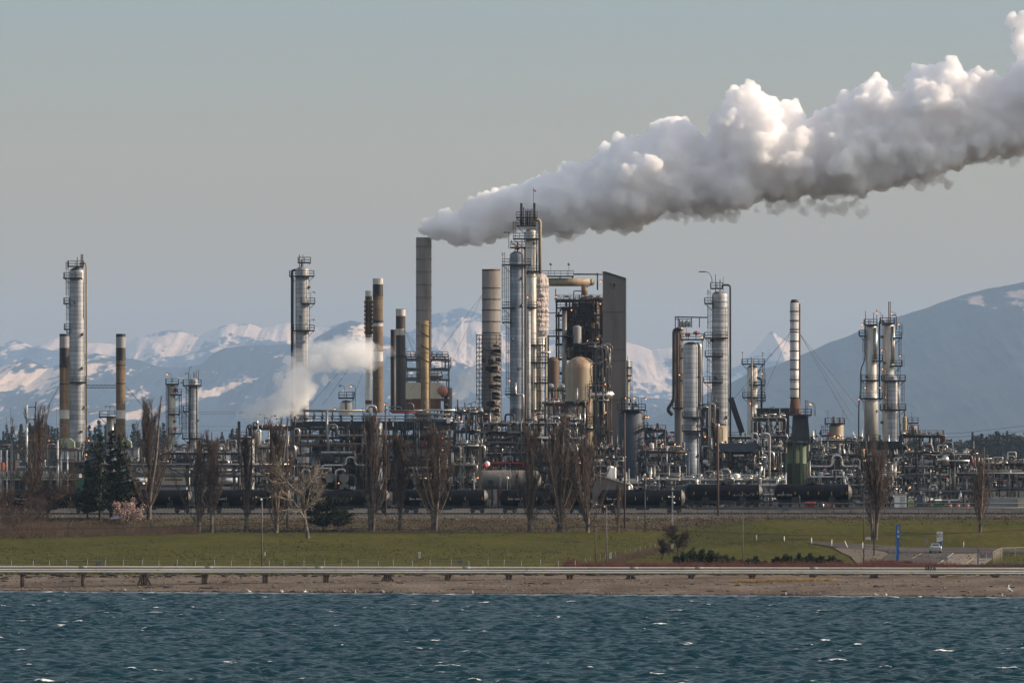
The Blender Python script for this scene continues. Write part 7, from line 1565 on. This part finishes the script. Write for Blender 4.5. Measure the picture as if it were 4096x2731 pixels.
t = Thing('truss_bridge', 830, 1450, 'long dark steel pipe bridge spanning from the left columns to the vent pipe', 'pipe bridge'); D = 1450; mb = MB()
for py, h in ((1861,9),(1901,7)): mb.box(X(500,D), X(1165,D), D-1.8, D-1.6, Z(py+h,D), Z(py,D)); mb.box(X(500,D), X(1165,D), D+1.6, D+1.8, Z(py+h,D), Z(py,D))
t.part('chord', mb, 'slate'); mb = MB()
for k in range(8):
    a = 505+k*82; 
    if k % 2: mb.bar(t.p(a,1904,-1.7), t.p(a+82,1868,-1.7), .22)
    else: mb.bar(t.p(a,1868,-1.7), t.p(a+82,1904,-1.7), .22)
t.part('brace', mb, 'slate')
for px in (510,752,938,1150): t.part('column', MB().box(X(px,D)-.3, X(px,D)+.3, D-1.8, D-1.2, t.loc.z, Z(1861,D)), 'slate')
for py, r, m_ in ((1858,2,'pipe'),(1897,3,'clad_white'),(1855,1.5,'alu'),(1893,2.5,'pipe')): t.pipe([(505,py),(1160,py)], r, m_, -.8+r*.2, 0)
t.part('signboard', MB().box(X(660,D), X(732,D), D-2.2, D-2.0, Z(1922,D), Z(1914,D)), 'rust_stack')
t = Thing('substation', 60, 1432, 'grey tubular substation frame with hanging insulators at far left', 'substation'); D = 1432; mb = MB()
for px, top, r in ((4,1800,3.5),(28,1800,3.5),(245,1800,3),(270,1805,3),(-60,1800,3.5)): t.part('post', MB().tube([(X(px,D),D,t.loc.z),(X(px,D),D,Z(top,D))], t.w(r), 8), 'clad_white')
for px, top in ((27,1672),(43,1631),(226,1632)): t.part('lightning_rod', MB().tube([(X(px,D),D,Z(1800,D)),(X(px,D),D,Z(top,D))], .05, 5), 'galv')
for py in (1804,1838,1880): mb.bar(t.p(-80,py), t.p(300,py), .22)
t.part('beam', mb, 'galv')
for k in range(24):
    px = -60+k*14.5; m_ = MB().lathe([(.06,Z(1886,D))]+[(.22 if q%2 else .1, Z(1886,D)-.12*q) for q in range(1, 9)], X(px,D), D-.3, 8); t.part('insulator', m_, 'grey_box' if k % 3 else 'brown')
mb = MB()
for k in range(7): mb.bar(t.p(-40+k*48,1955), t.p(-40+k*48,1900), .25); 
t.part('equipment_leg', mb, 'galv')
t.part('transformer', MB().box(X(4,D), X(16,D), D-1, D+1, Z(1880,D), Z(1848,D)), 'orange'); t.part('transformer', MB().box(X(22,D), X(60,D), D+2, D+4, Z(1878,D), Z(1838,D)), 'brown')
for px, top, base, r, lab, arms in ((107,1618,1965,6,'thick grey steel power pole with three short arms at far left',((1629,107,140),(1678,107,135),(1728,107,132))),(46,1762,1965,5.5,'dark grey steel pole carrying a long beam at far left',()),(231,1760,1965,5,'pale steel pole left of the conifers',())):
    t = Thing('power_pole', px, 1424, lab, 'power pole'); D = 1424; t.part('shaft', MB().tube([(t.loc.x,D,t.loc.z),(t.loc.x,D,Z(top,D))], t.w(r), 10, r2=t.w(r*.75)), 'clad_white' if px != 46 else 'galv')
    for py, a, b in arms: t.part('arm', MB().bar(t.p(a,py), t.p(b,py-2), .16), 'galv'); t.part('insulator', MB().ball(t.p(b,py-1), .18, 8, 5), 'steel')
t = Thing('busbar_beam', 140, 1424, 'long dark beam linking the dark steel pole and the pale steel pole at left', 'beam', z=Z(1766,1424)); t.part('beam', MB().bar(t.p(46,1767), t.p(231,1767), .25), 'steel')
# right hand boxes
t = Thing('portable_toilet', 3753, 1424, 'dark green portable toilet with pale roof behind the railway at right', 'portable toilet'); D = 1424; a, b = X(3738,D), X(3767,D)
t.part('cabin', MB().box(a, b, D-.7, D+.7, t.loc.z, Z(2001,D)), 'deep_green'); t.part('roof', MB().add([(a-.05,D-.75,Z(2001,D)),(b+.05,D-.75,Z(2001,D)),(b+.05,D+.75,Z(2001,D)),(a-.05,D+.75,Z(2001,D)),(a+.2,D-.4,Z(1996,D)),(b-.2,D-.4,Z(1996,D)),(b-.2,D+.4,Z(1996,D)),(a+.2,D+.4,Z(1996,D))],[(3,2,1,0),(4,5,6,7),(0,1,5,4),(1,2,6,5),(2,3,7,6),(3,0,4,7)]), 'white'); t.part('sign', MB().box(a+.3, a+.8, D-.74, D-.71, Z(2014,D), Z(2009,D)), 'white')
t = Thing('equipment_shelter', 3602, 1426, 'white equipment shelter with bright sunlit side behind the lawn poplar', 'shelter'); D = 1426
t.part('wall', MB().box(X(3578,D), X(3624,D), D-2, D+2, t.loc.z, Z(1979,D)), 'white'); t.part('door', MB().box(X(3598,D), X(3618,D), D-2.06, D-2.01, t.loc.z+.1, Z(1985,D)), 'clad_white'); t.part('roof', MB().box(X(3574,D), X(3628,D), D-2.2, D+2.2, Z(1979,D), Z(1976,D)), 'grey_box')
t = Thing('transformer', 3645, 1428, 'grey green finned transformer beside the white shelter', 'transformer'); D = 1428; mb = MB().box(X(3632,D), X(3655,D), D-1, D+1, t.loc.z, Z(1997,D))
for k in range(9): mb.box(X(3632,D)+k*.12, X(3632,D)+k*.12+.05, D-1.3, D-1.0, t.loc.z+.3, Z(2000,D))
t.part('tank', mb, 'pale_green'); t.part('bushing', MB().ball(t.p(3638,1990), .3, 8, 5).ball(t.p(3650,1990), .3, 8, 5), 'grey_box')
t = Thing('equipment_cabinet', 3686, 1428, 'slate grey cabinet with pipes on its side, left of the portable toilet', 'cabinet'); D = 1428; t.part('body', MB().box(X(3667,D), X(3690,D), D-1, D+1, t.loc.z, Z(1980,D)), 'slate')
for px in (3693,3697,3701): t.pipe([(px,2032),(px,1980)], 1.4, 'pipe', -.5)
t = shed('container', 'long grey container with sunlit cream end at the right edge', 3952, 4070, 1989, None, 1424, 2.6, 'grey_box', 'clad_white', .1, .03)
t = shed('container', 'cream ribbed container catching full sun at the right frame edge', 4071, 4180, 1990, None, 1421, 2.6, 'bldg_pale', 'clad_white', .1, .03)
for px, lab in ((3800,'left pale red pump skid behind the railway at right'),(3832,'middle pale red pump skid behind the railway at right'),(3870,'right pale red pump skid behind the railway at right'),(3930,'orange pump behind the lawn poplar at far right')):
    t = Thing('pump_skid', px, 1426, lab, 'pump', 'pale red pump skids'); D = 1426; t.part('motor', MB().tube([t.p(px-7,2024), t.p(px+7,2024)], .35, 12), 'orange' if px == 3930 else 'brick'); t.part('base', MB().box(X(px-9,D), X(px+9,D), D-.5, D+.5, t.loc.z, t.loc.z+.25), 'brick')
t = Thing('red_manifold', 3268, 1406.5, 'cluster of dark red valves and a silver pipe bend below the last tank car', 'manifold'); D = t.D
for k in range(6): t.part('valve', MB().tube([t.p(3218+k*7,2012), t.p(3228+k*7,2012)], .28, 10).tube([t.p(3222+k*7,2012), t.p(3222+k*7,2034)], .12, 7), 'pipe_red')
t.pipe([(3248,2013),(3292,2013),(3294,2040)], 3, 'alu', 0, .5, n=12); t.pipe([(3198,2034),(3198,1985),(3193,1982)], 2.5, 'slate', 0)
for px in (3310,3322,3335): t.pipe([(px,2036),(px,2015)], 2, 'pipe_red')
t = Thing('small_cabinet', 3143, 1406, 'grey control cabinet pair by the track below the last tank car', 'cabinet'); D = 1406; t.part('body', MB().box(X(3130,D), X(3156,D), D-.5, D+.5, t.loc.z, Z(2013,D)), 'galv')
# tarp covered boat near the blossom tree
D = gD(470, 2084); t = Thing('covered_boat', 470, D, 'small boat or trailer under blue grey tarpaulin below the pink blossom tree', 'boat'); x0 = t.loc.x; z0 = t.loc.z
t.part('tarpaulin', MB().add([(x0-1.6,D-.8,z0+.3),(x0+1.5,D-.8,z0+.5),(x0+1.5,D+.8,z0+.5),(x0-1.6,D+.8,z0+.3),(x0-1.0,D,z0+.75),(x0+1.2,D,z0+1.35)],[(0,1,5,4),(3,4,5,2),(0,4,3),(1,2,5),(3,2,1,0)]), 'tarp'); t.part('hull', MB().box(x0-1.7,x0-.7,D-.7,D+.7,z0,z0+.32), 'pipe_red')
# ================================================================ shore: birds, logs, stones
def bird(dark):
    root = empty('duck' if dark else 'gull', (0,0,0)); m_ = 'steel_black' if dark else 'white'
    mb = MB().ball((0,0,.16), .12, 10, 7, .75); mb.v = [(x*1.9, y, z+x*.12) for x, y, z in mb.v]; mb.build('body', M[m_], root)
    mb = MB().tube([(.16,0,.2),(.21,0,.32)], .045, 7, r2=.04).ball((.23,0,.36), .06, 8, 6); mb.build('head', M['steel_black' if dark else 'white'], root)
    MB().tube([(.28,0,.355),(.36,0,.34)], .015, 5, r2=.006).build('beak', M['yellow'], root)
    mb = MB().ball((-.06,0,.19), .10, 8, 6, .5); mb.v = [(x*2.3, y*1.25, z) for x, y, z in mb.v]; mb.build('wings', M['grey_box' if not dark else 'steel'], root)
    MB().tube([(0,.03,.1),(0,.03,0)], .01, 4).tube([(.02,-.03,.1),(.02,-.03,0)], .01, 4).build('legs', M['yellow'], root); return root
rnd = random.Random(12); first = {}
spots = [(1128,0),(1130,0),(1169,1),(1178,1),(1192,1)]+[(1222+rnd.gauss(0,3),0),(1228,0),(1238,1)]+[(rnd.uniform(1262,1350),1) for _ in range(9)]+[(rnd.uniform(1370,1500),1 if rnd.random() < .75 else 0) for _ in range(14)]+[(1512,1),(1538,0),(1545,1),(1566,1),(505,0),(998,0),(3507,0),(3545,0),(4010,0),(1892,0),(3145,0)]
spots.sort(); bc = {}
for px, dk in spots:
    o = first.get(dk)
    if o is None: o = first[dk] = bird(dk)
    else: o = copy_tree(o)
    x_ = (px-2048)*990/F; D = float(shore(x_))+rnd.uniform(-.2, 1.2); x = X(px, D); o.location = (x, D, max(gz(x, D), .0)+.05); s = 1.05; o.scale = (s,s,s); o.rotation_euler = (0,0,rnd.uniform(0,6.28))
    where = 'among the flock at the waterline left of centre' if 1100 < px < 1600 else ('at the far right waterline' if px > 3000 else ('alone on the left beach' if px < 1100 else 'alone on the central beach'))
    bc[(dk, where)] = bc.get((dk, where), -1)+1
    tag(o, ('dark duck, ' if dk else 'white gull, ')+ordn(bc[(dk, where)])+' from the left '+where, 'duck' if dk else 'gull', ('ducks ' if dk else 'gulls ')+where)
o = copy_tree(first[0]); D = shore(66)+14; o.location = (X(4035,D), D, gz(66,D)+.05); o.scale = (1.8,1.8,1.8); o.rotation_euler = (0,-.5,2.2); tag(o, 'larger white gull standing on the open gravel at the right edge', 'gull')
for i, (px, py, L, rz, m_, lab) in enumerate(((512,2314,1.0,15,'straw','pale forked driftwood lump left of the third pile'),(155,2306,3.2,4,'wood_grey','squared grey timber on the left beach'),(118,2303,2.4,-3,'wood_grey','second squared grey timber on the left beach'),(1160,2306,2.0,10,'wood_grey','grey driftwood log near the fifth pile'),(640,2348,3.6,3,'wood','dark log on the lower left beach'),(860,2354,4.4,-2,'wood','long dark log near the waterline left'),(3520,2347,1.8,2,'wood','short dark log on the right beach'),(3830,2305,3.2,8,'straw','pale tangled driftwood under the right pipeline'),(3960,2303,4.0,-4,'straw','long pale driftwood under the pipeline at far right'),(2100,2336,1.6,30,'wood_grey','small grey stick on the central beach'),(2960,2325,1.4,14,'straw','pale end of the straw bank on the right beach'))):
    D = gD(px, py, 985, 1055); x = X(px, D); rnd = random.Random(i); S = Segs(); a = R(rz); d = Vector((math.cos(a), math.sin(a)*.3, .02)); pts = limb(S, rnd, -d*L/2+Vector((0,0,.1)), d, L, .13, 0, .07, 6)
    for q in range(3): b = pts[rnd.randrange(2,6)]; S.add(b, b+Vector((rnd.uniform(-.4,.5), rnd.uniform(-.2,.2), rnd.uniform(.1,.4))), .06, .02)
    o = S.mesh('driftwood', M[m_], None, 7); o.location = (x, D, gz(x, D)); tag(o, lab, 'driftwood')
def scatter(name, label, cat, n, f, size, mat, seed, flat=.6):
    rs = np.random.RandomState(seed); V0, F0 = ico(); F0 = np.array(F0); vs = []; fs = []
    for i in range(n):
        x, y = f(rs); s = size*(.4+rs.rand()**3*1.8); v = V0*s*np.array([1+rs.rand(), 1, flat])*(1+.15*rs.randn(len(V0), 1)); vs.append(v+np.array([x, y, gz(x, y)+s*.15])); fs.append(F0+i*len(V0))
    o = np_mesh(name, np.concatenate(vs), np.concatenate(fs), M[mat]); tag(o, label, cat, kind='stuff'); return o
scatter('beach_stones', 'countless small stones and cobbles strewn over the beach', 'stones', 1700, lambda rs: (lambda x: (x, shore(x)+rs.uniform(2, 40)))(rs.uniform(-80, 80)), .09, 'stone', 1)
scatter('seaweed', 'dark clumps of weed along the wrack line and lower beach', 'seaweed', 500, lambda rs: (lambda x: (x, shore(x)+rs.choice([3.5,4.5,12,24])+rs.randn()*.9))(rs.uniform(-80, 80)), .16, 'weed', 2, .3)
scatter('bank_clods', 'dark eroded clods and roots in the cut bank below the pipeline', 'clods', 900, lambda rs: (rs.uniform(-80, 85), rs.uniform(1048, 1059)), .22, 'weed', 3, .5)
scatter('ballast_stones', 'loose pale stones along the railway gravel edge', 'stones', 700, lambda rs: (rs.uniform(-100, 110), rs.uniform(1366, 1378)), .12, 'stone', 4)
rs = np.random.RandomState(5); pts = []
for k in range(5200):
    x = rs.uniform(-95, 95); y = rs.uniform(1062, 1345); 
    if float(fbm(np.array(x*.05), np.array(y*.02), 3)) > .44: pts.append((x, y, gz(x, y)+.05))
V, Q = tufts(pts, .12, 5, .5, 7, .35); o = np_mesh('grass_tufts', V, Q, M['grass_tuft']); tag(o, 'coarser darker tufts standing in the green field', 'grass', kind='stuff')
rs = np.random.RandomState(6); pts = []
for k in range(6500): x = rs.uniform(-100, 100); y = 1343+rs.rand()*25; pts.append((x, y, gz(x, y)+.05))
V, Q = tufts(pts, .15, 6, .45, 8, .5); o = np_mesh('bank_weeds', V, Q, M['dry_tuft']); tag(o, 'brown dead weeds covering the railway bank', 'weeds', kind='stuff')
